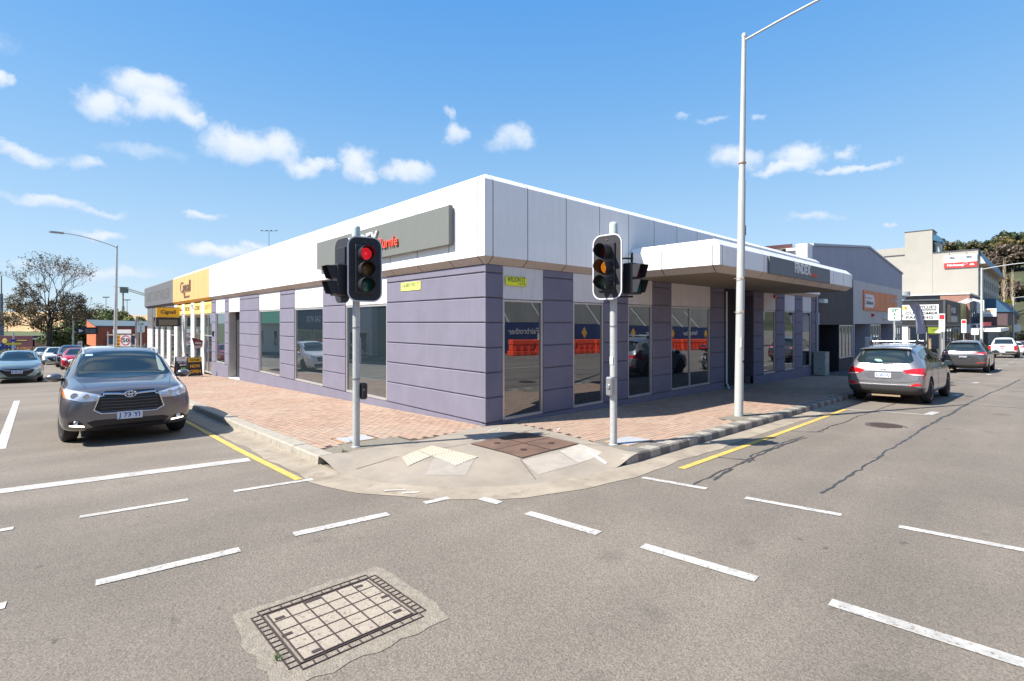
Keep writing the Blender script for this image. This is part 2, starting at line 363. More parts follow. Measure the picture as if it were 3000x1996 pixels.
_pave(M_pave)
M_kerbA = mat('kerb_stone_dark', (.17, .155, .135), .85, var=.3, vscale=7, bump=.6, bscale=60, spots=(6, .6, (.30, .27, .22)))
M_kerbB = mat('kerb_stone_pale', (.36, .325, .265), .85, var=.25, vscale=7, bump=.6, bscale=60, spots=(7, .5, (.16, .14, .12)))
M_line = mat('white_road_paint', (.50, .48, .44), .75, var=.25, vscale=9, spots=(34, .9, (.22, .19, .16)), dirt=.45, bump=.5, bscale=70)
M_yel = mat('yellow_road_paint', (.60, .41, .09), .75, var=.25, vscale=9, spots=(34, .85, (.35, .27, .13)), bump=.5, bscale=70)
M_seal = mat('bitumen_crack_seal', (.055, .053, .052), .55, var=.2, vscale=8)
M_dasph = mat('dark_footpath_asphalt', (.085, .08, .078), .9, var=.25, vscale=1.1, bump=.6, bscale=60, dirt=.3)
M_grassg = mat('ground_grass', (.085, .11, .035), .95, var=.4, vscale=.4, spots=(3, .5, (.14, .12, .05)))

xs = [-3000, -900, -300, -120, -60, -30, 0, 30, 60, 90, 115, 140, 300, 900, 3000]
ys = [-3000, -900, -300, -120, -60, -30, 0, 30, 60, 90, 136, 200, 400, 900, 3000]
def sheet(name, X, Y, dz, m, kind='structure', parent=None):
    mb = MB(); n = len(Y)
    mb.add([(x, y, gz(x, y) + dz) for x in X for y in Y], [(i*n+j, (i+1)*n+j, (i+1)*n+j+1, i*n+j+1) for i in range(len(X)-1) for j in range(n-1)])
    return ob(name, mb, m, parent, kind=kind, fix=False)
sheet('ground', xs, ys, ROAD - .03, M_grassg)
road = sheet('road', [-60, -30, -10, 10, 30, 60, 90, 115, 175], [-60, -30, -10, 10, 30, 60, 90, 100], ROAD, M_asph)

def sm(t): t = max(0, min(1, t)); return t*t*(3-2*t)
CX, CY, CR = -.85, -.85, 2.6
def pad_h(x, y):
    w = sm((-.35 - y) / .75) * sm((.05 - x) / .6)
    if x < CX and y < CY: d = CR - math.hypot(x-CX, y-CY)
    elif x < CX: d = x + 3.45
    elif y < CY: d = y + 3.45
    else: d = 2.6
    return -.122 * w * (1 - sm(d / 1.2))
def P(x, y, h=0): return (x, y, gz(x, y) + pad_h(x, y) + h)
# kerb line as a path: left street, corner arc, right street
def kerb_pt(s, off=0):
    """s<0: along the left street (y=-.85-s), 0..arc: round the corner, beyond: along the right street"""
    r = CR + off; arc = CR * PI / 2
    if s <= 0: return (-.85 - r, -.85 - s)
    if s >= arc: return (-.85 + (s - arc), -.85 - r)
    a = PI + s / CR
    return (CX + r*math.cos(a), CY + r*math.sin(a))
ARC = CR * PI / 2
# corner pad of smooth concrete
inner = [(-3.2, -.22), (-2.6, -.24), (-1.4, -.27), (-.30, -.02), (.05, -.035), (.62, -.22), (.45, -1.6), (.16, -2.8), (.1, -3.2)]
def poly_at(pl, t):
    ls = [math.dist(pl[i], pl[i+1]) for i in range(len(pl)-1)]; T = sum(ls) * t
    for i, q in enumerate(ls):
        if T <= q or i == len(ls)-1:
            k = T / q; return (pl[i][0] + (pl[i+1][0]-pl[i][0])*k, pl[i][1] + (pl[i+1][1]-pl[i][1])*k)
        T -= q
nt_, nu = 48, 22
mb = MB(); v = []
for i in range(nt_+1):
    a = poly_at(inner, i/nt_); b = kerb_pt(-.60 + (ARC + .60 + .95) * i/nt_)
    for j in range(nu+1):
        k = j/nu; x = a[0] + (b[0]-a[0])*k; y = a[1] + (b[1]-a[1])*k
        v.append((x, y, gz(x, y) + pad_h(x, y) + .002))
mb.add(v, [(i*(nu+1)+j, i*(nu+1)+j+1, (i+1)*(nu+1)+j+1, (i+1)*(nu+1)+j) for i in range(nt_) for j in range(nu)])
pad = ob('corner_footpath', mb, M_conc, kind='structure', smooth=40, fix=False)
# gutter following the kerb line
mb = MB(); v = []; S = [-62, -40, -20, -8] + [-4 + .25*k for k in range(int((4+ARC+4)/.25)+1)] + [ARC+8, ARC+20, ARC+40, ARC+62]
for s in S:
    for off, h in ((-.03, .006), (.10, .004), (.42 + .03*math.sin(s*3.1) + .02*math.sin(s*7.7), .005)):
        x, y = kerb_pt(s, off); v.append((x, y, rz(x, y) + h + (.008 if off < 0 else 0)))
mb.add(v, [(i*3+j, (i+1)*3+j, (i+1)*3+j+1, i*3+j+1) for i in range(len(S)-1) for j in (0, 1)])
ob('gutter', mb, M_gut, kind='structure', smooth=40)
# kerb stones
kerb = empty('kerb', (0, 0, 0), kind='structure')
def stone(s0, s1, m, top=0.0):
    mb = MB(); g = .004; v = []; K = 2 if (s0 < 0) == (s1 < 0) and not (0 < s0 < ARC) else 4
    jt = random.uniform(-.004, .004)
    for i in range(K+1):
        s = s0 + g + (s1-s0-2*g)*i/K
        for off, hh in ((-.235, 0), (-.02, .002), (.0, -.022), (.012, -.16), (-.235, -.16)):
            x, y = kerb_pt(s, off); xr, yr = kerb_pt(s, 0)
            h = (hh + jt if hh > -.1 else hh) + (pad_h(xr, yr)*1.0 if hh > -.1 else 0)
            v.append((x, y, gz(x, y) + h + .003))
    f = [(i*5+j, i*5+(j+1) % 5, (i+1)*5+(j+1) % 5, (i+1)*5+j) for i in range(K) for j in range(5)]
    f += [tuple(range(5)), tuple(reversed([K*5+j for j in range(5)]))]
    mb.add(v, f)
    return ob('kerb_stone', mb, m, kerb)
s = -.55 + .0
k = 0
sl_ = -26.0; s = sl_
while s < -.58:
    ln = random.choice([.42, .55, .9, .9, .62]); e = min(s + ln, -.55)
    if e - s > .1: stone(s, e, M_kerbB)
    s = e
s = ARC + .62; k = 0
while s < ARC + 15.5:
    ln = random.uniform(.27, .33); stone(s, s + ln, M_kerbA if k % 2 else M_kerbB); s += ln; k += 1
while s < ARC + 30:
    stone(s, s + .9, M_kerbA if k % 3 else M_kerbB); s += .9; k += 1
mb = MB()
for (s0, s1) in ((-62, -26), (s, s + 62)):
    q0, q1 = kerb_pt(s0, -.235), kerb_pt(s1, .0); x0, x1 = sorted((q0[0], q1[0])); y0, y1 = sorted((q0[1], q1[1]))
    c = [(x0, y0), (x1, y0), (x1, y1), (x0, y1)]
    mb.add([(x, y, gz(x, y) - .16) for x, y in c] + [(x, y, gz(x, y)) for x, y in c], [(0,3,2,1),(4,5,6,7),(0,1,5,4),(1,2,6,5),(2,3,7,6),(3,0,4,7)])
ob('far_kerb_run', mb, M_kerbB, kerb, kind='stuff')
# ---- paved footpath
fp = empty('footpath', (0, 0, 0), kind='structure')
def slab(name, poly, h, m, th=.1, parent=None, kind=None, label=None, cat=None):
    mb = MB(); mb.prism(poly, lambda x, y: (x, y, gz(x, y) + h - th), lambda x, y: (x, y, gz(x, y) + h))
    return ob(name, mb, m, parent, kind=kind, label=label, cat=cat)
slab('paver_bed', [(-3.215, -.22), (0, -.22), (0, 62), (-3.215, 62)], -.006, M_sand, parent=fp)
slab('paver_bed', [(.05, -3.215), (62, -3.215), (62, 0), (.05, 0)], -.0065, M_sand, parent=fp)
def paver_shape():
    L2, W2, a = .1055, .0500, .010
    top = []
    for i in range(7):
        x = -L2 + 2*L2*i/6; top.append((x, (a if i % 2 else -a)))
    return [(x, -W2 + y) for x, y in top] + [(x, W2 + y) for x, y in reversed(top)]
PSH = paver_shape()
def paver_geo(mb, x, y, alongx, zj):
    pts = [(x + (u if alongx else -w), y + (w if alongx else u)) for u, w in PSH]
    n = len(pts); v = [(p[0], p[1], gz(*p) + zj) for p in pts]
    v2 = [(p[0], p[1], gz(*p) - .03) for p in pts]
    mb.add(v + v2, [tuple(range(n))] + [(i, n+i, n+(i+1) % n, (i+1) % n) for i in range(n)])
cells = []
def in_pad(x, y):
    if x < .62 and y < 0:
        if y > -.3 and x < -.3: return y < -.18 - .02
        if x > .1:
            lim = .62 - (-.22 - y) * .107 if y > -1.6 else .45 - (-1.6 - y)*.25
            return x < lim + .05
        return True
    return False
def blocked(x, y):
    for (cx, cy, rx_, ry_) in ((-2.55, -.02, .75, .36), (-2.46, .57, .33, .3), (.45, -2.8, .55, .38), (4.8, -2.95, .75, .22)):
        if abs(x-cx) < rx_ and abs(y-cy) < ry_: return True
    return False
r_ = 0; x = -3.15
while x < -.03:
    y = -.1 + (.111 if r_ % 2 else 0)
    while y < 44: cells.append((x, y, False)); y += .222
    x += .110; r_ += 1
r_ = 0; y = -.07
while y > -3.18:
    x = .12 + (.111 if r_ % 2 else 0)
    while x < 20.3: cells.append((x, y, True)); x += .222
    y -= .110; r_ += 1
cells = [c for c in cells if not in_pad(c[0], c[1]) and not blocked(c[0], c[1])]
cells.sort(key=lambda c: (c[0]-CAM.x)**2 + (c[1]-CAM.y)**2)
pm = {}
for ax in (True, False):
    m_ = MB(); pts = [((u if ax else -w), (w if ax else u)) for u, w in PSH]; n = len(pts)
    m_.add([(p[0], p[1], -.0205*p[0] - .03*p[1]) for p in pts] + [(p[0], p[1], -.0205*p[0] - .03*p[1] - .03) for p in pts], [tuple(range(n))] + [(i, n+i, n+(i+1) % n, (i+1) % n) for i in range(n)])
    pm[ax] = mesh_of('paver', m_, M_pave)
for c in cells[:300]:
    o = bpy.data.objects.new('paver', pm[c[2]]); COL.objects.link(o); o.parent = fp; o.location = (c[0], c[1], gz(c[0], c[1]) + random.uniform(-.002, .002))
mb = MB()
for c in cells[300:]: paver_geo(mb, c[0], c[1], c[2], random.uniform(-.002, .002))
ob('pavers_further_along', mb, M_pave, fp, kind='stuff', fix=False)
slab('asphalt_footpath', [(20.4, -3.2), (62, -3.2), (62, 0), (20.4, 0)], .004, M_dasph, parent=fp)
slab('threshold', [(10.45, -.55), (11.6, -.55), (11.6, 0), (10.45, 0)], .006, mat('old_concrete', (.22, .21, .195), .9, var=.25, vscale=4, bump=.4), parent=fp)
# exposed-gravel surrounds of the poles and small lids
M_grav = mat('pebble_surround', (.23, .205, .16), .9, var=.45, vscale=45, bump=1, bscale=60, bdist=.015)
slab('gravel_surround', [(-3.2, -.23), (-1.85, -.25), (-1.85, .25), (-2.1, .4), (-2.75, .35), (-3.2, .1)], .001, M_grav, parent=fp)
slab('gravel_surround', [(.14, -3.2), (1.0, -3.2), (1.0, -2.45), (.17, -2.45)], .001, M_grav, parent=fp)
slab('gravel_surround', [(4.1, -3.2), (5.5, -3.2), (5.45, -2.76), (4.2, -2.74)], .001, M_grav, parent=fp)
M_lid = mat('grey_pit_lid', (.36, .37, .38), .7, var=.08, vscale=6)
for (x0, x1, y0, y1, lb) in ((-2.72, -2.2, .34, .80, 'grey concrete pit lid in the paving just behind the left traffic light pole'), (.42, 1.06, -3.05, -2.6, 'grey concrete pit lid with orange rim beside the right traffic light pole')):
    e = empty('pit_lid', ((x0+x1)/2, (y0+y1)/2, gz((x0+x1)/2, (y0+y1)/2)), lb, 'pit lid', 'small pit lids in the footpath')
    m1 = MB(); m1.prism([(x0, y0), (x1, y0), (x1, y1), (x0, y1)], lambda x, y: (x, y, gz(x, y) - .02), lambda x, y: (x, y, gz(x, y) + .012)); ob('lid', m1, M_lid, e, world=True)
    m1 = MB()
    for a_, b_, c_, d_ in ((x0-.025, x1+.025, y0-.025, y0-.004), (x0-.025, x1+.025, y1+.004, y1+.025), (x0-.025, x0-.004, y0-.004, y1+.004), (x1+.004, x1+.025, y0-.004, y1+.004)):
        m1.prism([(a_, c_), (b_, c_), (b_, d_), (a_, d_)], lambda x, y: (x, y, gz(x, y) - .02), lambda x, y: (x, y, gz(x, y) + .009))
    ob('rim', m1, mat('orange_rim', (.42, .22, .09), .8, var=.2), e, world=True)
# ---- paint and seals on the road
def strip(mb, p, q, w, h=.006, parts=1, pad_=False):
    d = Vector((q[0]-p[0], q[1]-p[1])); n = Vector((-d.y, d.x)).normalized() * w/2
    K = max(1, int(d.length/.5)); v = []
    for i in range(K+1):
        c = (p[0]+d.x*i/K, p[1]+d.y*i/K)
        for s_ in (-1, 1):
            x, y = c[0]+n.x*s_, c[1]+n.y*s_; v.append((x, y, (gz(x, y) + pad_h(x, y) if pad_ else rz(x, y)) + h))
    mb.add(v, [(i*2, i*2+1, i*2+3, i*2+2) for i in range(K)])
def paint(name, segs, w, m, h=.006, pad_=False):
    mb = MB()
    for s_ in segs: strip(mb, s_[0], s_[1], s_[2] if len(s_) > 2 else w, h, pad_=pad_)
    return ob(name, mb, m, road, fix=False, world=False)
for a_, b_, w_ in [((-12.5, 1.86), (-4.08, .80), .27), ((-7.0, 14.64), (-6.95, 4.63), .14), ((-4.72, -.88), (-3.81, -1.0), .10), ((-6.14, -.75), (-5.19, -.86), .10), ((-7.6, -.65), (-6.63, -.71), .10),
                   ((-4.69, -2.79), (-3.76, -2.90), .12), ((-6.13, -2.74), (-5.16, -2.82), .12), ((-7.6, -2.66), (-6.61, -2.72), .12), ((-3.29, -2.86), (-2.98, -2.90), .10),
                   ((-2.72, -3.17), (-2.68, -3.45), .12), ((-2.68, -3.89), (-2.60, -4.76), .12), ((-2.55, -5.20), (-2.47, -6.14), .12), ((-2.45, -6.62), (-2.42, -7.56), .12), ((-2.4, -8.1), (-2.35, -9.0), .12),
                   ((-.63, -3.97), (-.51, -4.79), .10), ((-.53, -5.26), (-.40, -6.18), .10), ((-.37, -6.65), (-.28, -7.55), .10), ((-.25, -8.1), (-.2, -9.0), .10)]:
    paint('white_marking', [(a_, b_)], w_, M_line)
for a_, b_ in [((8.72, -4.02), (8.97, -5.61)), ((14.2, -4.0), (14.5, -5.51)), ((20.75, -4.0), (20.95, -5.45)), ((27.5, -4.0), (27.61, -5.4)), ((34.0, -4.0), (34.2, -5.4)), ((40.2, -4), (40.4, -5.4)), ((45.7, -4.0), (45.82, -5.41)), ((52, -4), (52.2, -5.4))]:
    paint('bay_marking', [(a_, b_, .09), ((b_[0]+.02, b_[1]), (b_[0]+.75, b_[1]-.06), .17)], .1, M_line)
for y_ in (13.5, 19.5, 25.5, 31.5, 37.5, 43.5): paint('bay_marking', [((-5.35, y_), (-3.9, y_+.05), .09), ((-5.38, y_-.3), (-5.36, y_+.35), .16)], .1, M_line)
paint('yellow_line', [((-4.0, 7.2), (-4.0, 1.6)), ((-4.0, 1.6), (-3.95, -.9))], .10, M_yel, .0065)
paint('yellow_line', [((.15, -4.09), (2.5, -4.08)), ((2.5, -4.08), (8.7, -4.0))], .10, M_yel, .0065)
paint('lane_line', [((x0_, -9.2), (x0_+3, -9.25)) for x0_ in range(9, 100, 9)], .12, M_line)
def crack(pts, w0=.028):
    mb = MB(); v = []; n = 0; rr = random.Random(len(pts))
    P_ = [Vector(p) for p in pts]; full = []
    for i in range(len(P_)-1):
        K = max(2, int((P_[i+1]-P_[i]).length/.12))
        for k_ in range(K): full.append(P_[i].lerp(P_[i+1], k_/K) + Vector((0, (rr.random()-.5)*.035)))
    full.append(P_[-1])
    for i, p in enumerate(full):
        t = (full[min(i+1, len(full)-1)] - full[max(i-1, 0)]).normalized(); nn = Vector((-t.y, t.x)) * w0 * rr.uniform(.25, .75)
        for s_ in (-1, 1): q = p + nn*s_; v.append((q.x, q.y, rz(q.x, q.y) + .0045))
    mb.add(v, [(i*2, i*2+1, i*2+3, i*2+2) for i in range(len(full)-1)])
    ob('crack_seal', mb, M_seal, road, fix=False)
crack([(-.49, -4.59), (-.17, -4.57), (.05, -4.56), (.34, -4.53), (.71, -4.56), (1.19, -4.53), (1.56, -4.5), (1.66, -4.43), (2.22, -4.45), (2.81, -4.45), (3.44, -4.43), (3.96, -4.49)])
crack([(-.08, -4.67), (.3, -4.62), (.66, -4.58)], .04); crack([(1.2, -4.6), (1.7, -4.52), (2.3, -4.5), (3.3, -4.5), (3.9, -4.56)], .035)
crack([(4.63, -4.52), (4.91, -4.52), (5.6, -4.49), (6.29, -4.56), (7.5, -4.52), (8.8, -4.59), (10.22, -4.6), (13, -4.7)])
crack([(.29, -5.8), (.78, -5.82), (1.4, -5.81), (1.9, -5.84), (2.29, -5.81), (2.75, -5.85), (3.27, -5.83), (3.62, -5.82), (5, -5.86), (6.5, -5.86)], .03)
crack([(6.5, -5.86), (7.61, -5.89), (8.79, -5.92), (9.5, -5.97), (10.94, -5.99), (13.55, -6.07), (14.73, -6.14), (16.49, -6.2), (17.64, -6.31), (20.58, -6.46), (24.81, -6.62)], .045)
crack([(1.2, -4.12), (1.25, -4.3), (1.4, -4.62)], .03); crack([(4.4, -4.1), (4.5, -4.35), (4.75, -4.6)], .025)
# sprayed survey marks on the corner slab
M_spray = mat('white_spray_paint', (.66, .66, .64), .7)
for p_, q_, w_ in [((-.42, -.55), (.12, -.33), .015), ((-.85, -.62), (-.62, -.85), .018), ((-.62, -.75), (-.5, -1.05), .018), ((-1.0, -.72), (-.8, -.95), .015), ((-.2, -.62), (-.05, -.5), .015),
                   ((.62, -1.35), (.83, -1.22), .02), ((-.25, -2.75), (-.45, -3.25), .05), ((-3.4, -2.15), (-3.2, -2.3), .02), ((-3.3, -2.4), (-3.12, -2.5), .02)]:
    paint('spray_mark', [(p_, q_)], w_, M_spray, .009, pad_=True)
# paler repair squares and joint lines in the slab
def padpatch(name, poly, m, h=.005):
    mb = MB(); bm = bmesh.new(); f = bm.faces.new([bm.verts.new((x, y, 0)) for x, y in poly]); bmesh.ops.triangulate(bm, faces=[f])
    for _ in range(3): bmesh.ops.subdivide_edges(bm, edges=bm.edges[:], cuts=1, use_grid_fill=True)
    for q in bm.verts: q.co.z = gz(q.co.x, q.co.y) + pad_h(q.co.x, q.co.y) + h
    mb.bm(bm); return ob(name, mb, m, pad, fix=False)
padpatch('repair_patch', [(-.62, -2.5), (-.05, -2.42), (-.18, -2.98), (-.78, -3.0)], M_concp)
padpatch('repair_patch', [(-2.26, -1.55), (-1.86, -2.0), (-2.35, -2.4), (-2.72, -2.0)], mat('repair_grey', (.315, .28, .235), .85, var=.1, vscale=8, bump=.3))
padpatch('repair_patch', [(-1.42, -2.5), (-.68, -2.55), (-.8, -3.02), (-1.6, -3.0)], mat('repair_buff', (.36, .315, .26), .85, var=.12, vscale=6, bump=.3))
M_joint = mat('slab_joint', (.10, .085, .07), .95)
for p_, q_ in [((-3.2, -1.0), (-1.35, -1.15)), ((-1.4, -2.45), (-1.75, -3.1)), ((.06, -1.0), (.55, -.9)), ((-.02, -2.4), (.15, -2.85)), ((-3.22, -.26), (-1.4, -.31))]:
    paint('slab_joint', [(p_, q_)], .012, M_joint, .0045, pad_=True)
# tactile paving: cream tiles, L-shaped, studs standing up
M_tact = mat('cream_tactile_tile', (.45, .415, .34), .75, var=.1, vscale=9)
M_stud = mat('ochre_tactile_stud', (.50, .40, .24), .7, var=.25, vscale=20)
tac = empty('tactile_paving', (-2.1, -1.4, gz(-2.1, -1.4)), 'cream tactile paving in an L shape on the corner ramp', 'tactile paving')
def tile(quad, nx, ny):
    def q(u, w):
        a_, b_, c_, d_ = quad
        x = a_[0]*(1-u)*(1-w) + b_[0]*u*(1-w) + c_[0]*u*w + d_[0]*(1-u)*w; y = a_[1]*(1-u)*(1-w) + b_[1]*u*(1-w) + c_[1]*u*w + d_[1]*(1-u)*w
        return x, y
    mb = MB(); G = 4
    mb.add([(*q(i/G, j/G), P(*q(i/G, j/G))[2] + .010) for i in range(G+1) for j in range(G+1)], [(i*(G+1)+j, (i+1)*(G+1)+j, (i+1)*(G+1)+j+1, i*(G+1)+j+1) for i in range(G) for j in range(G)])
    t = ob('tile', mb, M_tact, tac, world=True, fix=False)
    mb = MB()
    for i in range(nx):
        for j in range(ny):
            x, y = q((i+.5)/nx, (j+.5)/ny); z = P(x, y)[2] + .010
            r0, r1 = .018, .011; sg = 6
            mb.add([(x+r0*math.cos(2*PI*k/sg), y+r0*math.sin(2*PI*k/sg), z) for k in range(sg)] + [(x+r1*math.cos(2*PI*k/sg), y+r1*math.sin(2*PI*k/sg), z+.006) for k in range(sg)],
                   [(k, (k+1) % sg, sg+(k+1) % sg, sg+k) for k in range(sg)] + [tuple(range(sg, 2*sg))])
    ob('studs', mb, M_stud, t, fix=False).location = -tac.location
a0, b0, c0, d0_, e0_, f0_ = (-2.56, -1.15), (-1.83, -.86), (-1.80, -1.99), (-2.26, -2.06), (-2.24, -1.45), (-2.72, -1.52)
tile([(-2.56, -1.15), (-2.2, -1.0), (-2.26, -1.46), (-2.70, -1.55)], 7, 7)
tile([(-2.19, -.998), (-1.83, -.86), (-1.82, -1.42), (-2.25, -1.45)], 7, 8)
tile([(-2.25, -1.46), (-1.82, -1.43), (-1.80, -1.99), (-2.26, -2.06)], 7, 9)
# cast-iron ribbed cover, four plates
M_rust = mat('rusty_ribbed_iron', (.185, .115, .085), .75, metal=.2, var=.35, vscale=2.2, spots=(5, .5, (.20, .10, .07)), bump=.3, bscale=60)
M_rustd = mat('dark_iron', (.065, .045, .04), .7, metal=.2, var=.2, vscale=10)
rc = empty('access_cover', (-.65, -1.75, gz(-.65, -1.75)), 'rusty ribbed iron access cover of four plates in the corner footpath', 'access cover')
Q = [(-1.31, -1.19), (.06, -1.04), (-.04, -2.40), (-1.36, -2.44)]
def bq(u, w): 
    a_, b_, c_, d_ = Q
    return (a_[0]*(1-u)*(1-w) + b_[0]*u*(1-w) + c_[0]*u*w + d_[0]*(1-u)*w, a_[1]*(1-u)*(1-w) + b_[1]*u*(1-w) + c_[1]*u*w + d_[1]*(1-u)*w)
for i in range(2):
    for j in range(2):
        u0, u1, w0, w1 = i*.5+.008, i*.5+.492, j*.5+.008, j*.5+.492
        mb = MB(); c = [bq(u0, w0), bq(u1, w0), bq(u1, w1), bq(u0, w1)]
        mb.add([P(*q, .006) for q in c], [(0, 1, 2, 3)], 0)
        pl = ob('plate', mb, M_rustd, rc, world=True, fix=False)
        mb = MB(); n_ = 19
        for k_ in range(n_):
            uu = u0 + (u1-u0)*(k_+.2)/n_; u2 = u0 + (u1-u0)*(k_+.75)/n_
            mb.add([P(*bq(uu, w0), .007), P(*bq(u2, w0), .007), P(*bq(u2, w1), .007), P(*bq(uu, w1), .007)] + [P(*bq(uu, w0), .014), P(*bq(u2, w0), .014), P(*bq(u2, w1), .014), P(*bq(uu, w1), .014)],
                   [(4,5,6,7),(0,1,5,4),(1,2,6,5),(2,3,7,6),(3,0,4,7)])
        ob('ribs', mb, M_rust, pl).location = -rc.location
        mb = MB(); cx_, cy_ = bq((u0+u1)/2, (w0+w1)/2); z = P(cx_, cy_)[2]
        mb.lathe([(.03, z+.014), (.055, z+.018), (.055, z+.02), (.03, z+.021)], (cx_, cy_, 0), seg=14); ob('lifting_boss', mb, M_rustd, pl).location = -rc.location
mb = MB()
for (u0, w0, u1, w1) in ((0, 0, 1, 0), (0, 1, 1, 1), (0, 0, 0, 1), (1, 0, 1, 1), (0, .5, 1, .5), (.5, 0, .5, 1)): strip(mb, bq(u0, w0), bq(u1, w1), .018, .016, pad_=True)
ob('frame', mb, M_rustd, rc, world=True, fix=False)
# concrete-filled pit cover in the road
pc = empty('access_cover', (-4.98, -4.44, rz(-4.98, -4.44)), 'square concrete-filled iron pit cover in the road with broken collar', 'access cover')
rr = random.Random(5); col_ = []
for k_ in range(40):
    a_ = 2*PI*k_/40; c_, s_ = math.cos(a_), math.sin(a_)
    q_ = min(.54/abs(c_) if abs(c_) > 1e-3 else 9, .50/abs(s_) if abs(s_) > 1e-3 else 9)
    q_ *= rr.uniform(.97, 1.06); col_.append((-4.99 + c_*q_, -4.46 + s_*q_))
mb = MB(); mb.add([(-4.99, -4.46, rz(-4.99, -4.46) + .0035)] + [(x, y, rz(x, y) + .0035) for x, y in col_], [(0, k_+1, (k_+1) % 40 + 1) for k_ in range(40)]); ob('collar', mb, M_collar, pc, world=True, fix=False)
X0, X1, Y0, Y1 = -5.37, -4.59, -4.79, -4.09
def R3(x, y, h): return (x, y, rz(x, y) + h)
def rbox(mb, x0, x1, y0, y1, h0, h1):
    c = [(x0, y0), (x1, y0), (x1, y1), (x0, y1)]
    mb.add([R3(x, y, h0) for x, y in c] + [R3(x, y, h1) for x, y in c], [(0,3,2,1),(4,5,6,7),(0,1,5,4),(1,2,6,5),(2,3,7,6),(3,0,4,7)])
mb = MB(); w_ = .010
for (x0, x1, y0, y1) in ((X0, X1, Y0, Y0+w_), (X0, X1, Y1-w_, Y1), (X0, X0+w_, Y0+w_, Y1-w_), (X1-w_, X1, Y0+w_, Y1-w_)): rbox(mb, x0, x1, y0, y1, -.03, .011)
e_ = .058
for (x0, x1, y0, y1) in ((X0, X1, Y0-e_, Y0-e_+.008), (X0, X1, Y1+e_-.008, Y1+e_), (X0-e_, X0-e_+.008, Y0, Y1), (X1+e_-.008, X1+e_, Y0, Y1)): rbox(mb, x0, x1, y0, y1, -.03, .009)
for k_ in range(12):
    x = X0 + (X1-X0)*k_/11; rbox(mb, x-.003, x+.003, Y0-e_, Y0, -.03, .009); rbox(mb, x-.003, x+.003, Y1, Y1+e_, -.03, .009)
for k_ in range(14):
    y = Y0 + (Y1-Y0)*k_/13; rbox(mb, X0-e_, X0, y-.003, y+.003, -.03, .009); rbox(mb, X1, X1+e_, y-.003, y+.003, -.03, .009)
ob('frame', mb, M_rustd, pc, world=True)
nx_, ny_ = 6, 5; mb = MB(); bx0, bx1, by0, by1 = X0+.035, X1-.035, Y0+.025, Y1-.025
for k_ in range(nx_+1): x = bx0 + (bx1-bx0)*k_/nx_; rbox(mb, x-.004, x+.004, by0, by1, -.03, .010)
for k_ in range(ny_+1): y = by0 + (by1-by0)*k_/ny_; rbox(mb, bx0, bx1, y-.004, y+.004, -.03, .0102)
for (x, y) in ((bx0+.05, by1-.10), (bx1-.09, by1-.06), (bx0+.09, by0+.035), (bx1-.06, by0+.09), (bx0+.02, (by0+by1)/2), (bx1-.02, (by0+by1)/2)): rbox(mb, x-.03, x+.03, y-.014, y+.014, -.02, .0108)
rbox(mb, -5.1, -4.98, by1-.035, by1-.005, -.02, .0107); ob('rib_grid', mb, M_rustd, pc, world=True)
M_infill = mat('pitted_cream_concrete', (.36, .305, .235), .85, var=.12, vscale=15, spots=(45, .9, (.17, .14, .11)), bump=.6, bscale=80)
for i in range(nx_):
    for j in range(ny_):
        mb = MB(); x = bx0 + (bx1-bx0)*i/nx_; y = by0 + (by1-by0)*j/ny_
        rbox(mb, x+.005, x+(bx1-bx0)/nx_-.005, y+.005, y+(by1-by0)/ny_-.005, -.03, .007); ob('infill', mb, M_infill, pc, world=True)
mh = empty('manhole_cover', (6.42, -5.28, rz(6.42, -5.28)), 'round iron manhole cover in the right-hand road near the parked silver-grey car', 'manhole cover')
mb = MB(); mb.lathe([(0, .006), (.30, .006), (.32, .01), (.36, .01), (.36, -.02)], seg=32); ob('lid', mb, mat('manhole_iron', (.10, .07, .06), .7, var=.3, vscale=20), mh)
mb = MB()
for k_ in range(-6, 7):
    h_ = math.sqrt(max(0, .28**2 - (k_*.043)**2)); mb.box(k_*.043-.008, k_*.043+.008, -h_, h_, .006, .012)
ob('ribs', mb, M_rustd, mh)
# tufts of weed at the kerb
M_weed = mat('weed_green', (.10, .16, .03), .8, var=.3)
for k_, (x, y, nm) in enumerate([(-3.05, -.3, 'small green weed at the kerb beside the left traffic light pole'), (-5.45, -4.66, 'tiny green weed at the edge of the road pit cover'), (-2.6, .32, 'dry weed tuft between pavers and the pit lid behind the pole')]):
    mb = MB(); rr = random.Random(k_)
    for i in range(40 if k_ != 1 else 14):
        a_ = rr.random()*6.28; r0 = rr.random()*.06*(1 if k_ != 1 else .4); h_ = rr.uniform(.015, .05); bx_, by_ = x+r0*math.cos(a_), y+r0*math.sin(a_); z = (rz if k_ == 1 else gz)(bx_, by_) + .005
        dx, dy = math.cos(a_)*.02, math.sin(a_)*.02
        mb.add([(bx_-dy*.2, by_+dx*.2, z), (bx_+dy*.2, by_-dx*.2, z), (bx_+dx, by_+dy, z+h_)], [(0, 1, 2)])
    tag(ob('weed', mb, M_weed, fix=False), nm, 'weed')
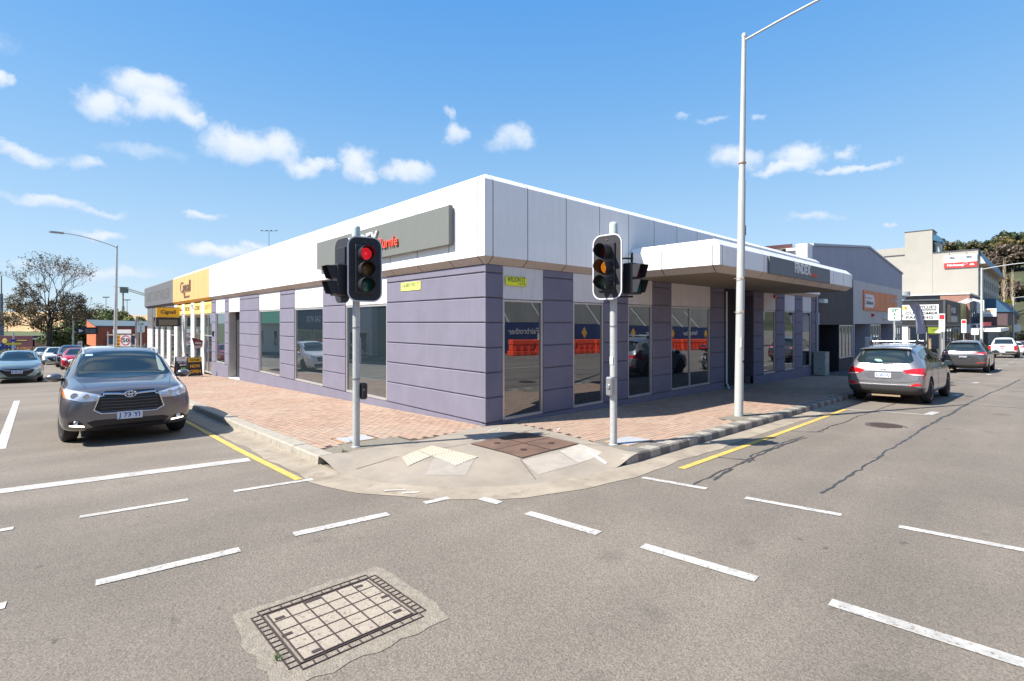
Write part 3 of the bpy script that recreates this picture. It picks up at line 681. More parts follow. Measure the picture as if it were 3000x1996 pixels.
# ================================================================== THE CORNER OFFICE BUILDING
bld = empty('corner_building', (0, 0, 0), 'long single-storey corner shop building with purple rendered walls, white fascia and black windows', 'building')
ZG = [.0426 + .5009*k for k in range(7)]           # joints of the rendered courses
ZT = 3.213
def fL(d, s, z): return (-d, s, z)                  # facade on the left street: d outwards, s along, z up
def fR(d, s, z): return (s, -d, z)
def fbox(mb, F_, d0, d1, s0, s1, z0, z1, mi=0):
    c = [F_(d, s, z) for z in (z0, z1) for (d, s) in ((d0, s0), (d1, s0), (d1, s1), (d0, s1))]
    return mb.add(c, [(0,3,2,1),(4,5,6,7),(0,1,5,4),(1,2,6,5),(2,3,7,6),(3,0,4,7)], mi)
def cblock(F_, s0, s1, z0, z1, m, name='wall_block', d=0, th=.04, ch=.014, par=None, wrap=(0, 0)):
    """a rendered block with chamfered front edges"""
    mb = MB(); s = [F_(d-th, s0, z0), F_(d-th, s1, z0), F_(d-th, s1, z1), F_(d-th, s0, z1)]
    a = [F_(d-ch, s0, z0), F_(d-ch, s1, z0), F_(d-ch, s1, z1), F_(d-ch, s0, z1)]
    b = [F_(d, s0+ch*(0 if wrap[0] else 1), z0+ch), F_(d, s1-ch*(0 if wrap[1] else 1), z0+ch), F_(d, s1-ch*(0 if wrap[1] else 1), z1-ch), F_(d, s0+ch*(0 if wrap[0] else 1), z1-ch)]
    mb.add(s + a + b, [(8,9,10,11)] + [(k, (k+1) % 4, 4+(k+1) % 4, 4+k) for k in range(4)] + [(4+k, 4+(k+1) % 4, 8+(k+1) % 4, 8+k) for k in range(4)] + [(3,2,1,0)])
    return ob(name, mb, m, par or bld, world=True)
def pier(F_, s0, s1, m=None, base=None, zs=None, wrap=(0, 0)):
    zs = zs or ZG; g = .009
    for k in range(len(zs)-1): cblock(F_, s0, s1, zs[k]+g, zs[k+1]-g, m or M_purple, wrap=wrap)
    cblock(F_, s0, s1, zs[-1]+g, ZT, m or M_purple, wrap=wrap)
def ground_at(F_, s): p = F_(0, s, 0); return gz(p[0], p[1])
def frame(F_, s0, s1, z0, z1, mull=(), trans=(), m=None, gm=None, d=-.055, fw=.035, name='window', par=None):
    f = MB(); dd = d
    fbox(f, F_, dd-.03, dd+.03, s0, s0+fw, z0, z1); fbox(f, F_, dd-.03, dd+.03, s1-fw, s1, z0, z1)
    fbox(f, F_, dd-.03, dd+.03, s0+fw, s1-fw, z1-fw, z1); fbox(f, F_, dd-.03, dd+.04, s0+fw, s1-fw, z0, z0+fw*1.2)
    for x in mull: fbox(f, F_, dd-.028, dd+.028, x-fw*.5, x+fw*.5, z0+fw*1.2, z1-fw)
    for z in trans: fbox(f, F_, dd-.027, dd+.027, s0+fw, s1-fw, z-fw*.5, z+fw*.5)
    w = ob(name, f, m or M_alu, par or bld, world=True)
    g = MB(); fbox(g, F_, dd-.012, dd-.004, s0+fw*.5, s1-fw*.5, z0+fw*.5, z1-fw*.5); ob('pane', g, gm or M_glass, w, world=True)
    return w
# core walls behind the blocks
mb = MB()
core = [('L', 0, 17.0), ('L', 18.83, 22.02), ('L', 22.02, 43.7)]
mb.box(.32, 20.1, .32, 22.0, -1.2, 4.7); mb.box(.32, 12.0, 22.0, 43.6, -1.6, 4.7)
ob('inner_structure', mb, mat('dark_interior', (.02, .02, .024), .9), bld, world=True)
mb = MB(); mb.box(.15, 20.0, .15, 22.0, 4.72, 4.80); mb.box(.15, 12.1, 22.0, 43.9, 4.72, 4.80)
ob('roof', mb, mat('roof_sheet', (.45, .45, .46), .5, metal=.3), bld, world=True)
# solid piers (body behind the chamfered blocks) and base course
PL = [(0.003, 3.926), (6.318, 7.914), (10.353, 11.831), (14.27, 17.0), (18.83, 19.505), (21.217, 22.02)]
PR = [(0.003, .473), (1.67, 2.684), (3.865, 4.915), (6.1, 7.125), (9.6, 10.592), (13.055, 14.026), (15.26, 16.246), (17.471, 18.436), (19.64, 20.183)]
for F_, PP in ((fL, PL), (fR, PR)):
    for i, (a, b) in enumerate(PP):
        mb = MB(); fbox(mb, F_, -.30, -.035, a + (.035 if i == 0 else 0) + (.27 if i == 0 and F_ is fR else 0), b, -.9, ZT - .002); ob('pier_core', mb, M_purpled, bld, world=True)
        pier(F_, a, b, wrap=(1, 0) if i == 0 else (0, 0))
def base_run(F_, a, b, m=M_purple, zt=None, d=.004, wrap=0):
    mb = MB(); zt = ZG[0]-.009 if zt is None else zt; c = []
    fbox(mb, F_, -.12, d, a, b, -1.5, zt, 0)
    ob('base_course', mb, m, bld, world=True)
base_run(fL, 0.0, 17.0, d=.003); base_run(fL, 18.83, 22.02, d=.003); base_run(fR, .0, 10.592, d=.002); base_run(fR, 13.055, 20.183, d=.002)
# windows
for (a, b, mu) in ((3.94, 6.305, ()), (7.93, 10.34, ()), (11.845, 14.255, ())):
    frame(fL, a, b, .05, 2.52, gm=M_glassL, fw=.045)
frame(fL, 19.52, 21.2, .05, 2.52, gm=M_glassL, fw=.05)
for (a, b, mu) in ((.485, 1.658, ()), (2.696, 3.853, ()), (4.927, 6.088, ()), (7.137, 9.588, (8.27,)), (14.038, 15.248, ()), (16.258, 17.459, ()), (18.448, 19.628, ())):
    frame(fR, a, b, .045, 2.52, mull=mu, fw=.04)
# spandrel panels over the openings
def panel(F_, a, b, z0=2.535, z1=ZT-.004, m=None, d=-.018, name='spandrel_panel'):
    mb = MB(); fbox(mb, F_, d-.2, d, a+.006, b-.006, z0, z1); o = ob(name, mb, m or M_panel, bld, world=True)
    return o
for a, b in ((3.926, 6.318), (7.914, 10.353), (11.831, 14.27), (17.0, 18.83), (19.505, 21.217)): panel(fL, a, b)
for a, b in ((.473, 1.67), (2.684, 3.865), (4.915, 6.1), (7.125, 9.6), (14.026, 15.26), (16.246, 17.471), (18.436, 19.64)): panel(fR, a, b)
# left doorway: deep recess, light reveal and dark door
M_reveal = mat('pale_reveal', (.50, .47, .43), .7, dirt=.3)
mb = MB(); fbox(mb, fL, -1.3, -.02, 18.80, 18.828, -.62, 2.53); fbox(mb, fL, -1.4, -1.3, 17.0, 18.83, -.62, 2.53); ob('doorway_reveal', mb, M_reveal, bld, world=True)
mb = MB(); fbox(mb, fL, -.62, -.57, 17.02, 17.95, -.60, 2.5); ob('door', mb, mat('dark_purple_door', (.06, .052, .075), .6), bld, world=True)
mb = MB(); fbox(mb, fL, -1.3, .0, 17.0, 18.83, -.75, -.53); ob('door_step', mb, M_whitetrim, bld, world=True)
# right entry recess
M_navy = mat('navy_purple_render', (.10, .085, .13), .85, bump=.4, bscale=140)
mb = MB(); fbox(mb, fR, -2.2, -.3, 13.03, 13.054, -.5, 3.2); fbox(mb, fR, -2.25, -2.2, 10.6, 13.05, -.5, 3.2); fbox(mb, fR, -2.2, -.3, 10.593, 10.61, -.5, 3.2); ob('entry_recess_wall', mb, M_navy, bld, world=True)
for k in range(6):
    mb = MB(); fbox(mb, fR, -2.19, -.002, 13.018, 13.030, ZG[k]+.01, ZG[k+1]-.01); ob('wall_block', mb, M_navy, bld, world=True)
frame(fR, 10.7, 11.9, -.2, 2.45, d=-2.12, trans=(2.0,), m=M_alud, name='entry_door')
mb = MB(); fbox(mb, fR, -2.2, .0, 10.6, 13.05, -.6, -.235); ob('entry_step', mb, mat('old_concrete', (.2, .2, .2)), bld, world=True)
# ---- fascia: panels with chamfers top and bottom
O_ = .145; ZF0, ZF1, ZA = 3.352, 4.853, 4.985
def fas_panel(F_, a, b, m_face, m_top, m_bot, off=O_, zf0=ZF0, zf1=ZF1, za=ZA, zb=ZT, g=.009, wrap0=None, wrap1=None, dtop=.145, dbot=.145, name='fascia_panel', par=None):
    """a folded cladding panel; wrap0/wrap1 'o' = mitred round an outside corner at that end"""
    def run(mb, pr):
        v = []
        for (d, z, w0, w1) in pr:
            v.append(F_(d, a + g - (w0 if wrap0 else 0), z)); v.append(F_(d, b - g + (w1 if wrap1 else 0), z))
        mb.add(v, [(i*2, i*2+1, i*2+3, i*2+2) for i in range(len(pr)-1)])
    def w(d): return (d + g)
    prof = [(off-dtop-.02, za), (off-dtop, za), (off, zf1), (off, zf0), (off-dbot, zb), (off-dbot-.0, zb-.0)]
    def seg(i, j): return [(d, z, w(d), w(d)) for d, z in prof[i:j]]
    o = None
    for nm, i, j, mm in (('face', 2, 4, m_face), ('capping', 0, 3, m_top), ('return', 3, 5, m_bot)):
        mb = MB(); run(mb, seg(i, j))
        if o is None: o = ob(name, mb, mm, par or bld, world=True, fix=False)
        else: ob(nm, mb, mm, o, world=True, fix=False)
    return o
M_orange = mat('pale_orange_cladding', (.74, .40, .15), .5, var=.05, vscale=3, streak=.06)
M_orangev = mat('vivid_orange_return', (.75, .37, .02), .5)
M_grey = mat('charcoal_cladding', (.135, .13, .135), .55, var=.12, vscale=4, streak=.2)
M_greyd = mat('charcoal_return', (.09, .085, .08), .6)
J = [-.0] + [1.03 + 1.2255*k for k in range(36)]
jl = [0.0, .07] + [1.03 + 1.2255*k for k in range(36)]
jl = [j for j in jl if j < 43.6] + [44.0]
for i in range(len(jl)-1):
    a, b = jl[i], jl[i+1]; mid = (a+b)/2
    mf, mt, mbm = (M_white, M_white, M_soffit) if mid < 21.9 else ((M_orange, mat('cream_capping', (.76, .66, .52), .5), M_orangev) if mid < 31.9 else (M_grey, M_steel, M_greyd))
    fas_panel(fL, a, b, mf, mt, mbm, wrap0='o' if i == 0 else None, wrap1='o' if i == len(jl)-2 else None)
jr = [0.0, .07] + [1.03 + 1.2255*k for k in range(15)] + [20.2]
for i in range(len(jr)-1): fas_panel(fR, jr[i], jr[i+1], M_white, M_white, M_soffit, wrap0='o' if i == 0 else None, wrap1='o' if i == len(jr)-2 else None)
# end returns of the fascia and dark backing seen in the joints
mb = MB(); fbox(mb, fL, -.3, O_-.02, -.10, 43.95, ZF0+.02, ZF1-.02); fbox(mb, fR, -.3, O_-.02, -.10, 20.15, ZF0+.02, ZF1-.02)
for F_, e9 in ((fL, 43.95), (fR, 20.15)): fbox(mb, F_, -.3, -.03, .0, e9, ZT+.03, ZA-.03); fbox(mb, F_, -.3, .045, .0, e9, ZT+.10, ZA-.10)
ob('fascia_backing', mb, mat('joint_shadow_grey', (.10, .10, .11), .9), bld, world=True)
for F_, e_, sg in ((fL, 44.0, 1), (fR, 20.2, 1)):
    mb = MB(); pr = [(0, ZA), (O_, ZF1), (O_, ZF0), (0, ZT)]
    v = [F_(-.0 + d*0 + (0 if z in (ZA, ZT) else 0), e_, z) for d, z in pr]
    q = [(-1.2, ZA, e_), (0, ZA, e_), (-1.2, ZF1, e_+O_), (O_, ZF1, e_+O_), (-1.2, ZF0, e_+O_), (O_, ZF0, e_+O_), (-1.2, ZT, e_), (0, ZT, e_)]
    mb.add([F_(d, s, z) for d, z, s in q], [(0,1,3,2),(2,3,5,4),(4,5,7,6)])
    ob('fascia_end', mb, M_white if F_ is fR else M_grey, bld, world=True, fix=False)
# ---- tobacconist's end of the left frontage: white ashlar piers and yellow panels
M_ash = mat('white_painted_ashlar', (.66, .655, .63), .7, dirt=.2, bump=.2, bscale=90)
M_ylw = mat('yellow_panel', (.80, .56, .17), .5, var=.04)
zs_ = [-1.4 + .5*k for k in range(8)]
def wpier(s0, s1, ztop=2.55, mtop=None, m=None):
    g = .008; z = [-1.45, -.96, -.46, .04, .54, 1.04, 1.54, 2.04, 2.54]
    mb = MB(); fbox(mb, fL, -.30, -.035, s0, s1, -1.5, ZT-.002); ob('pier_core', mb, mat('ashlar_joint', (.30, .29, .28)), bld, world=True)
    for k in range(8):
        mm = m or M_ash
        if mtop and z[k] > 1.4: mm = mtop
        cblock(fL, s0, s1, z[k]+g, z[k+1]-g, mm, ch=.01)
    cblock(fL, s0, s1, 2.55, ZT, mtop or M_ash, ch=.01)
WPS = [(23.72, 24.5), (26.15, 27.05), (28.86, 29.6), (31.0, 32.12)]
for a, b in WPS: wpier(a, b)
for a, b in [(33.6, 34.8), (36.2, 37.3), (38.7, 39.7), (41.2, 43.7)]: wpier(a, b, mtop=M_grey)
frame(fL, 22.03, 23.7, -.62, 2.53, mull=(22.95,), trans=(1.35,), gm=M_glassL, name='shop_door', fw=.06)
for a, b in ((24.52, 26.13), (27.07, 28.84), (29.62, 30.98)): frame(fL, a, b, -.35, 2.52, gm=M_glassL, fw=.05)
frame(fL, 32.14, 33.58, -.9, 2.52, trans=(1.2,), gm=M_glassL, name='shop_door', fw=.06)
for a, b in ((34.82, 36.18), (37.32, 38.68), (39.72, 41.18)): frame(fL, a, b, -.6, 2.52, gm=M_glassL, fw=.05)
base_run(fL, 23.72, 32.12, M_ash, -.36, .003); base_run(fL, 33.6, 43.7, M_ash, -.61, .003)
M_tan = mat('brown_lettering', (.25, .16, .07), .6)
for a, b, tx in ((22.05, 23.7, 'GIFTS'), (24.52, 26.13, 'ACCESSORIES'), (27.07, 28.84, 'TOBACCONIST'), (29.62, 30.98, 'CIGARS')):
    panel(fL, a, b, m=M_ylw, d=.004, name='sign_panel', z1=3.14)
    lettering(tx, (-.008, (a+b)/2, 2.85), (0, -1, 0), (0, 0, 1), .36, M_tan, bld, width=(b-a)*.78, depth=.003)
for a, b in ((32.12, 33.6), (34.8, 36.2), (37.3, 38.7), (39.7, 41.2)): panel(fL, a, b, m=M_grey, d=-.018)
# fascia lettering of the tobacconist and of the shop beyond (old letters gone, ghost marks left)
M_brn = mat('brown_sign_letter', (.19, .13, .09), .5)
lettering('Cignall', (-O_-.02, 27.7, 4.15), (0, -1, 0), (0, 0, 1), .98, M_brn, bld, width=2.9, depth=.012)
lettering('TOBACCONIST', (-O_-.02, 27.3, 3.56), (0, -1, 0), (0, 0, 1), .15, M_brn, bld, width=1.6, depth=.008, bold=.004)
lettering('LAST RETAILER', (-O_-.004, 37.9, 4.0), (0, -1, 0), (0, 0, 1), 1.0, M_greyd, bld, name='ghost_lettering', width=10.4, depth=.001)['kind'] = 'stuff'
# projecting soffit shadow gap, downpipe, camera, little lamps
mb = MB(); mb.tube([(10.63, -.06, 3.1), (10.63, -.06, .0), (10.70, -.12, -.22)], .028, 8); ob('downpipe', mb, M_whitetrim, bld, world=True)
mb = MB(); mb.tube([(20.26, -.05, 3.3), (20.26, -.05, -.4)], .04, 8); mb.box(20.2, 20.34, -.12, -.01, 1.95, 2.5); ob('downpipe', mb, mat('grey_downpipe', (.40, .42, .47), .5), bld, world=True)
mb = MB(); fbox(mb, fL, 0, .06, 21.55, 21.68, 1.35, 1.6); ob('intercom', mb, M_black, bld, world=True)
mb = MB(); fbox(mb, fL, .0, .10, 26.4, 26.62, 2.95, 3.1); mb.tube([(-.1, 26.3, 3.0), (-.3, 26.0, 2.9)], .03, 6); ob('security_camera', mb, M_whitetrim, bld, world=True)
mb = MB(); fbox(mb, fR, -.02, .05, 15.05, 15.2, 3.02, 3.16); ob('alarm_light', mb, mat('red_plastic', (.6, .03, .03), .4), bld, world=True)
# ---- grey name board on the left fascia
M_board = mat('grey_sign_board', (.165, .17, .152), .5, var=.03, vscale=4, streak=.12)
mb = MB(); fbox(mb, fL, O_+.03, O_+.125, .86, 7.70, 3.665, 4.475); brd = ob('sign_board', mb, M_board, bld, world=True)
mb = MB(); fbox(mb, fL, O_+.028, O_+.127, .845, .862, 3.66, 4.48); ob('board_edge', mb, M_alud, brd, world=True)
lettering('FINDEX', (-O_-.15, 4.72, 4.10), (0, -1, 0), (0, 0, 1), .62, M_whitetrim, brd, width=1.75, depth=.02, bold=.006)
M_red = mat('red_sign_letter', (.72, .10, .05), .45)
lettering('Burnie', (-O_-.15, 3.32, 3.98), (0, -1, 0), (0, 0, 1), .36, M_red, brd, width=.90, depth=.02, bold=.004)
# ---- street name plates
def plate(name, F_, s0, s1, z0, z1, txt, sub, label, fs=.13, tm=None, rd=1):
    e = empty(name, F_(.02, (s0+s1)/2, z0), label, 'street sign', 'street name plates on the corner building')
    mb = MB(); fbox(mb, F_, .001, .012, s0, s1, z0, z1); ob('plate', mb, mat('fluoro_yellow' if rd > 0 else 'faded_yellow', (.78, .78, .02) if rd > 0 else (.70, .70, .16), .5), e, world=True)
    r = (0, -1, 0) if F_ is fL else (1, 0, 0)
    lettering(txt, F_(.014, (s0+s1)/2, (z0+z1)/2 + .03), r, (0, 0, 1), fs*1.25, tm, e, width=(s1-s0)*.86, depth=.001, bold=.0015)
    if sub: lettering(sub, F_(.014, s1-.14 if F_ is fR else s0+.1, z0+.04), r, (0, 0, 1), .062, tm, e, depth=.001)
    mb = MB()
    for s in (s0+.03, s1-.03): fbox(mb, F_, .012, .016, s-.008, s+.008, z1-.02, z1-.005); fbox(mb, F_, .012, .016, s-.008, s+.008, z0+.005, z0+.02)
    ob('screw', mb, M_steel, e, world=True, kind=None)
plate('street_sign', fL, 2.33, 3.20, 2.81, 3.01, 'LADBROOKE ST', '', 'faded yellow LADBROOKE ST plate on the sunlit purple wall', fs=.105, tm=mat('faded_green_text', (.09, .15, .10)), rd=0)
plate('street_sign', fR, .53, 1.13, 2.815, 3.005, 'WILSON ST', '115-139', 'bright yellow WILSON ST 115-139 plate on the white panel over the first window', fs=.12, tm=mat('dark_green_text', (.02, .07, .05)))
# ---- entrance canopy over the right footpath
cn = empty('entrance_canopy', (10, -1.4, 3.2), 'white panelled entrance canopy with brown soffit projecting over the right footpath', 'canopy')
CX0, CX1, CQ, CZ0, CZ1, CZA, CZB = 4.70, 15.56, 2.55, 3.352, 3.80, 3.965, 3.20
def fS(d, s, z): return (CX0 - d, -s, z)           # canopy's side towards the corner; s runs out to the street
jf = [CX0, CX0+.14] + [CX0+.14+1.2*k for k in range(1, 9)] + [CX1-.14, CX1]
def fC(d, s, z): return (s, -CQ-d, z)
for i in range(len(jf)-1):
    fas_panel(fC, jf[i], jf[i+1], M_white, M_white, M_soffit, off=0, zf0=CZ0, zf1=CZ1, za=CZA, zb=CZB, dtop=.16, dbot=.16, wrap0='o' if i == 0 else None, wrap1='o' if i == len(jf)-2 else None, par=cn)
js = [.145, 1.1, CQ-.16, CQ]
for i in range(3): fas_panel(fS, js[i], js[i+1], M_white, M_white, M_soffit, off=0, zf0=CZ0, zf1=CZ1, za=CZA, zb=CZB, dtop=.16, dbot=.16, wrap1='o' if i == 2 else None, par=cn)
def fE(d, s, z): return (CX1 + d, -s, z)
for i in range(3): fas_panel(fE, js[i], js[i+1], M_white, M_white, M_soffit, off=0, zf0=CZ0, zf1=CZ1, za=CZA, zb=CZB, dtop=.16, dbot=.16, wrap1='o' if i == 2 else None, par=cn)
mb = MB(); mb.box(CX0+.03, CX1-.03, -CQ+.03, -.15, CZ0+.02, CZ1-.02); mb.box(CX0+.16, CX1-.16, -CQ+.16, -.0, CZ1-.02, CZA-.005); ob('canopy_core', mb, mat('joint_shadow_grey', (.1, .1, .11)), cn, world=True)
M_slat = mat('brown_soffit_board', (.27, .225, .165), .7, var=.15, vscale=6)
y = -CQ+.165
while y < -.01:
    mb = MB(); mb.box(CX0+.165, CX1-.165, y, min(y+.115, -.002), CZB+.012, CZB+.03); ob('soffit_board', mb, M_slat, cn, world=True); y += .125
mb = MB(); mb.box(CX0+.16, CX1-.16, -CQ+.16, -.0, CZB+.03, CZ0+.02); ob('soffit_back', mb, mat('dark_interior', (.02, .02, .02)), cn, world=True)
mb = MB(); mb.box(7.46, 12.63, -CQ-.06, -CQ-.006, CZ0-.02, CZ1-.01); sb = ob('sign_board', mb, mat('slate_sign_board', (.115, .135, .145), .5, streak=.2), cn, world=True)
lettering('FINDEX', (9.95, -CQ-.07, 3.60), (1, 0, 0), (0, 0, 1), .40, M_whitetrim, sb, width=1.35, depth=.01, bold=.010)
lettering('Burnie', (10.95, -CQ-.07, 3.50), (1, 0, 0), (0, 0, 1), .16, M_red, sb, width=.62, depth=.01, bold=.004)
# ================================================================== TRAFFIC SIGNALS, POLES, SIGNS
M_lensoffY = mat('unlit_amber_lens', (.16, .085, .02), .3, coat=.5); M_lensoffG = mat('unlit_green_lens', (.005, .10, .085), .3, coat=.5)
M_lensoffR = mat('unlit_red_lens', (.10, .01, .015), .3, coat=.5)
M_redon = mat('lit_red_led', (1, .16, .14), .4, emit=1.5); M_redbase = mat('lit_red_lens', (.85, .015, .03), .4, emit=.25)
M_ambon = mat('lit_amber_led', (1, .55, .12), .4, emit=1.3); M_ambbase = mat('lit_amber_lens', (.9, .25, .01), .4, emit=.22)
M_wedge = mat('white_board_edge', (.62, .62, .64), .5)
def rrect(w, h, r, n=6):
    pts = []
    for cx, cy, a in ((w/2-r, h/2-r, 0), (-w/2+r, h/2-r, 90), (-w/2+r, -h/2+r, 180), (w/2-r, -h/2+r, 270)):
        for k in range(n+1): t = R_(a + 90*k/n); pts.append((cx + r*math.cos(t), cy + r*math.sin(t)))
    return pts
def visor(mb, cz, r=.118, ln=.20, th=.004):
    """open hood round a lens, facing +x, cut away underneath"""
    n = 20; a0, a1 = R_(-62), R_(242); v = []
    for k in range(n+1):
        a = a0 + (a1-a0)*k/n; c, s_ = math.cos(a), math.sin(a)
        front = ln * (1 - .45*max(0, -s_))
        for (rr, xx) in ((r, .0), (r*.97, front), (r*.97-th, front), (r-th, .0)): v.append((xx, rr*c, cz + rr*s_))
    f = [(k*4+j, k*4+(j+1) % 4, (k+1)*4+(j+1) % 4, (k+1)*4+j) for k in range(n) for j in range(4)]
    f += [(0,1,2,3), (n*4+3, n*4+2, n*4+1, n*4)]
    mb.add(v, f)
def lens(parent, x, cz, base, led=None, r=.098):
    mb = MB(); mb.lathe([(r, x), (r*.8, x+.012), (r*.4, x+.02), (0, x+.022)], (0, 0, cz), 'x', 20)
    o = ob('lens', mb, base, parent, smooth=60)
    if led:
        mb = MB()
        for ring, nn in ((.0, 1), (.018, 6), (.034, 12), (.050, 18), (.066, 22), (.082, 28)):
            for k in range(nn):
                a = 2*PI*k/nn; yy, zz = ring*math.cos(a), ring*math.sin(a); q = .0048
                xx = x + .024 - ring*.2
                mb.add([(xx, yy+q*math.cos(b), cz+zz+q*math.sin(b)) for b in (0, 1.05, 2.09, 3.14, 4.19, 5.24)], [(0,1,2,3,4,5)])
        ob('led_dots', mb, led, o, fix=False, kind='stuff')
    return o
def head3(par, loc, yaw, lit, cz=0, dirtnest=None):
    """three-aspect signal head with target board; faces local +x"""
    h = ob('target_board', (lambda m: m.prism(rrect(.54, 1.03, .15), lambda u, w: (-.012, u, w), lambda u, w: (.0, u, w)))(MB()), M_blackm, par)
    h.location = loc; h.rotation_euler = (0, 0, yaw)
    mb = MB(); o_ = rrect(.54, 1.03, .15); i_ = rrect(.50, .99, .132); n = len(o_)
    mb.add([(.001, *p) for p in o_] + [(.004, *p) for p in o_] + [(.004, *p) for p in i_] + [(.001, *p) for p in i_], [(j*n+k, j*n+(k+1) % n, ((j+1) % 4)*n+(k+1) % n, ((j+1) % 4)*n+k) for j in range(4) for k in range(n)])
    ob('board_edge', mb, M_wedge, h)
    mb = MB(); mb.box(-.16, .030, -.155, .155, -.385, .375, bv=.01); mb.box(.03, .034, -.15, .15, -.135, -.13); mb.box(.03, .034, -.15, .15, .112, .117)
    ob('housing', mb, M_black, h)
    mb = MB()
    for k, z in enumerate((.24, -.005, -.25)): visor(mb, z)
    mb.v = [(p[0]+.03, p[1], p[2]) for p in mb.v]
    vs = MB()
    for k, z in enumerate((.24, -.005, -.25)):
        one = MB(); visor(one, z); one.v = [(p[0]+.03, p[1], p[2]) for p in one.v]; ob('visor', one, M_black, h, smooth=50)
    lens(h, .028, .24, M_redbase if lit == 'r' else M_lensoffR, M_redon if lit == 'r' else None)
    lens(h, .028, -.005, M_ambbase if lit == 'a' else M_lensoffY, M_ambon if lit == 'a' else None)
    lens(h, .028, -.25, M_lensoffG)
    mb = MB(); mb.lathe([(0, .014), (.008, .012), (.01, 0)], (0, 0, 0), 'x', 8); mb.v = [(p[0], p[1], p[2]+.43) for p in mb.v]; ob('screw', mb, mat('rust_spot', (.35, .16, .07)), h)
    if dirtnest:
        mb = MB(); rr = random.Random(9)
        for i in range(60):
            a, b = rr.uniform(-.08, .08), rr.uniform(-.31, -.2); d = Vector((rr.uniform(-.01, .02), rr.uniform(-1, 1), rr.uniform(-1, 1))).normalized()*rr.uniform(.03, .09); p = Vector((.055+rr.random()*.05, a, b)); n_ = Vector((0, .0015, .0015))
            mb.add([p, p+n_, p+d+n_, p+d], [(0,1,2,3)])
        ob('nest_straw', mb, mat('dry_straw', (.30, .27, .16), .8), h, fix=False, kind='stuff')
    return h
def head2(par, loc, yaw):
    """two-aspect pedestrian head with long square hoods"""
    h = ob('pedestrian_housing', (lambda m: m.box(-.14, .03, -.14, .14, -.245, .245, bv=.012))(MB()), M_black, par); h.location = loc; h.rotation_euler = (0, 0, yaw)
    for z, m_ in ((.12, M_lensoffR), (-.12, M_lensoffG)):
        one = MB(); w, hh, ln = .115, .10, .15; t = .004
        v = []
        for (y, zz, x) in ((-w, -hh, ln*.55), (-w, hh, ln), (w, hh, ln), (w, -hh, ln*.55)):
            v += [(.03, y, z+zz), (x+.03, y*.93, z+zz*.97), (x+.03, y*.93-math.copysign(t, y), z+zz*.97-math.copysign(t, zz)), (.03, y-math.copysign(t, y), z+zz-math.copysign(t, zz))]
        one.add(v, [(k*4+j, k*4+(j+1) % 4, (k+1)*4+(j+1) % 4, (k+1)*4+j) for k in range(3) for j in range(4)] + [(0,1,2,3), (15,14,13,12)])
        ob('hood', one, M_blackm, h)
        ob('lens', (lambda m: m.box(.028, .034, -.1, .1, z-.09, z+.09))(MB()), m_, h)
    return h
M_finial = mat('pale_green_finial', (.52, .60, .55), .4)
def signal_pole(loc, label, hgt):
    t = empty('traffic_light', loc, label, 'traffic light', 'traffic signal poles on the corner')
    mb = MB(); mb.tube([(0, 0, -.03), (0, 0, 3.25)], .057, 20); mb.lathe([(.075, -.02), (.075, .012), (.06, .02)], seg=20); ob('pole', mb, M_galv, t, smooth=40)
    mb = MB(); mb.lathe([(.0, hgt), (.045, hgt-.004), (.062, hgt-.02), (.066, hgt-.05), (.072, hgt-.42), (.072, hgt-.55), (.0, hgt-.55)], seg=24); ob('finial', mb, M_finial, t, smooth=40)
    mb = MB()
    for z in (1.9, 1.08): mb.lathe([(.060, z), (.063, z), (.063, z+.02), (.060, z+.02)], seg=20, closed=True)
    ob('clamp_band', mb, M_steel, t)
    return t
p1 = (-2.743, -.058, gz(-2.743, -.058)); p2_ = (.32, -2.826, gz(.32, -2.826))
t1 = signal_pole(p1, 'left traffic light pole showing a lit red lens, in front of the grey fascia sign', 3.54)
a1 = R_(-103)
def on(t, dirdeg, r, side, z): a = R_(dirdeg); return (math.cos(a)*r - math.sin(a)*side, math.sin(a)*r + math.cos(a)*side, z)
head3(t1, on(t1, -103, .20, .09, 2.83), a1, 'r')
h = head3(t1, on(t1, 180, .16, -.17, 2.82), PI, None); 
for c in kids(h):
    if c.name.split('.')[0] in ('visor', 'lens', 'screw', 'board_edge'): bpy.data.objects.remove(c)
head2(t1, on(t1, 180, .30, -.10, 2.66), PI)
for pa_ in ([(0, 0, 3.2), (.0, -.1, 3.2), (-.04, -.16, 3.1)], [(0, 0, 2.38), (-.05, -.15, 2.36)], [(0, 0, 3.18), (-.14, 0, 3.18)], [(0, 0, 2.45), (-.2, 0, 2.45)]): mb = MB(); mb.tube(pa_, .018, 8); ob('bracket', mb, M_steel, t1)
mb = MB(); mb.box(.05, .15, -.10, .02, .76, 1.02, bv=.02); mb.lathe([(.0, -.125), (.03, -.12), (.035, -.10)], (.1, 0, .9), 'y', 14); ob('push_button_box', mb, M_black, t1)
mb = MB(); mb.box(.052, .056, -.05, .03, 1.35, 1.75); ob('notice_plate', mb, M_wedge, t1)
t2 = signal_pole(p2_, 'right traffic light pole showing a lit amber lens, in front of the second dark window', 3.59)
head3(t2, on(t2, 180, .20, .02, 2.85), PI + R_(4), 'a', dirtnest=1)
head2(t2, (.10, -.34, 2.66), R_(-93))
mb = MB(); mb.tube([(0, 0, 2.98), (.1, -.16, 3.0), (.1, -.30, 2.98)], .014, 8); ob('bracket', mb, M_black, t2)
for pa_, r9 in (([(.1, -.28, 2.9), (.1, -.28, 3.08)], .02), ([(0, 0, 2.38), (.1, -.3, 2.38)], .016), ([(0, 0, 3.15), (-.14, 0, 3.15)], .018), ([(0, 0, 2.5), (-.14, 0, 2.5)], .018)): mb = MB(); mb.tube(pa_, r9, 8); ob('bracket', mb, M_black, t2)
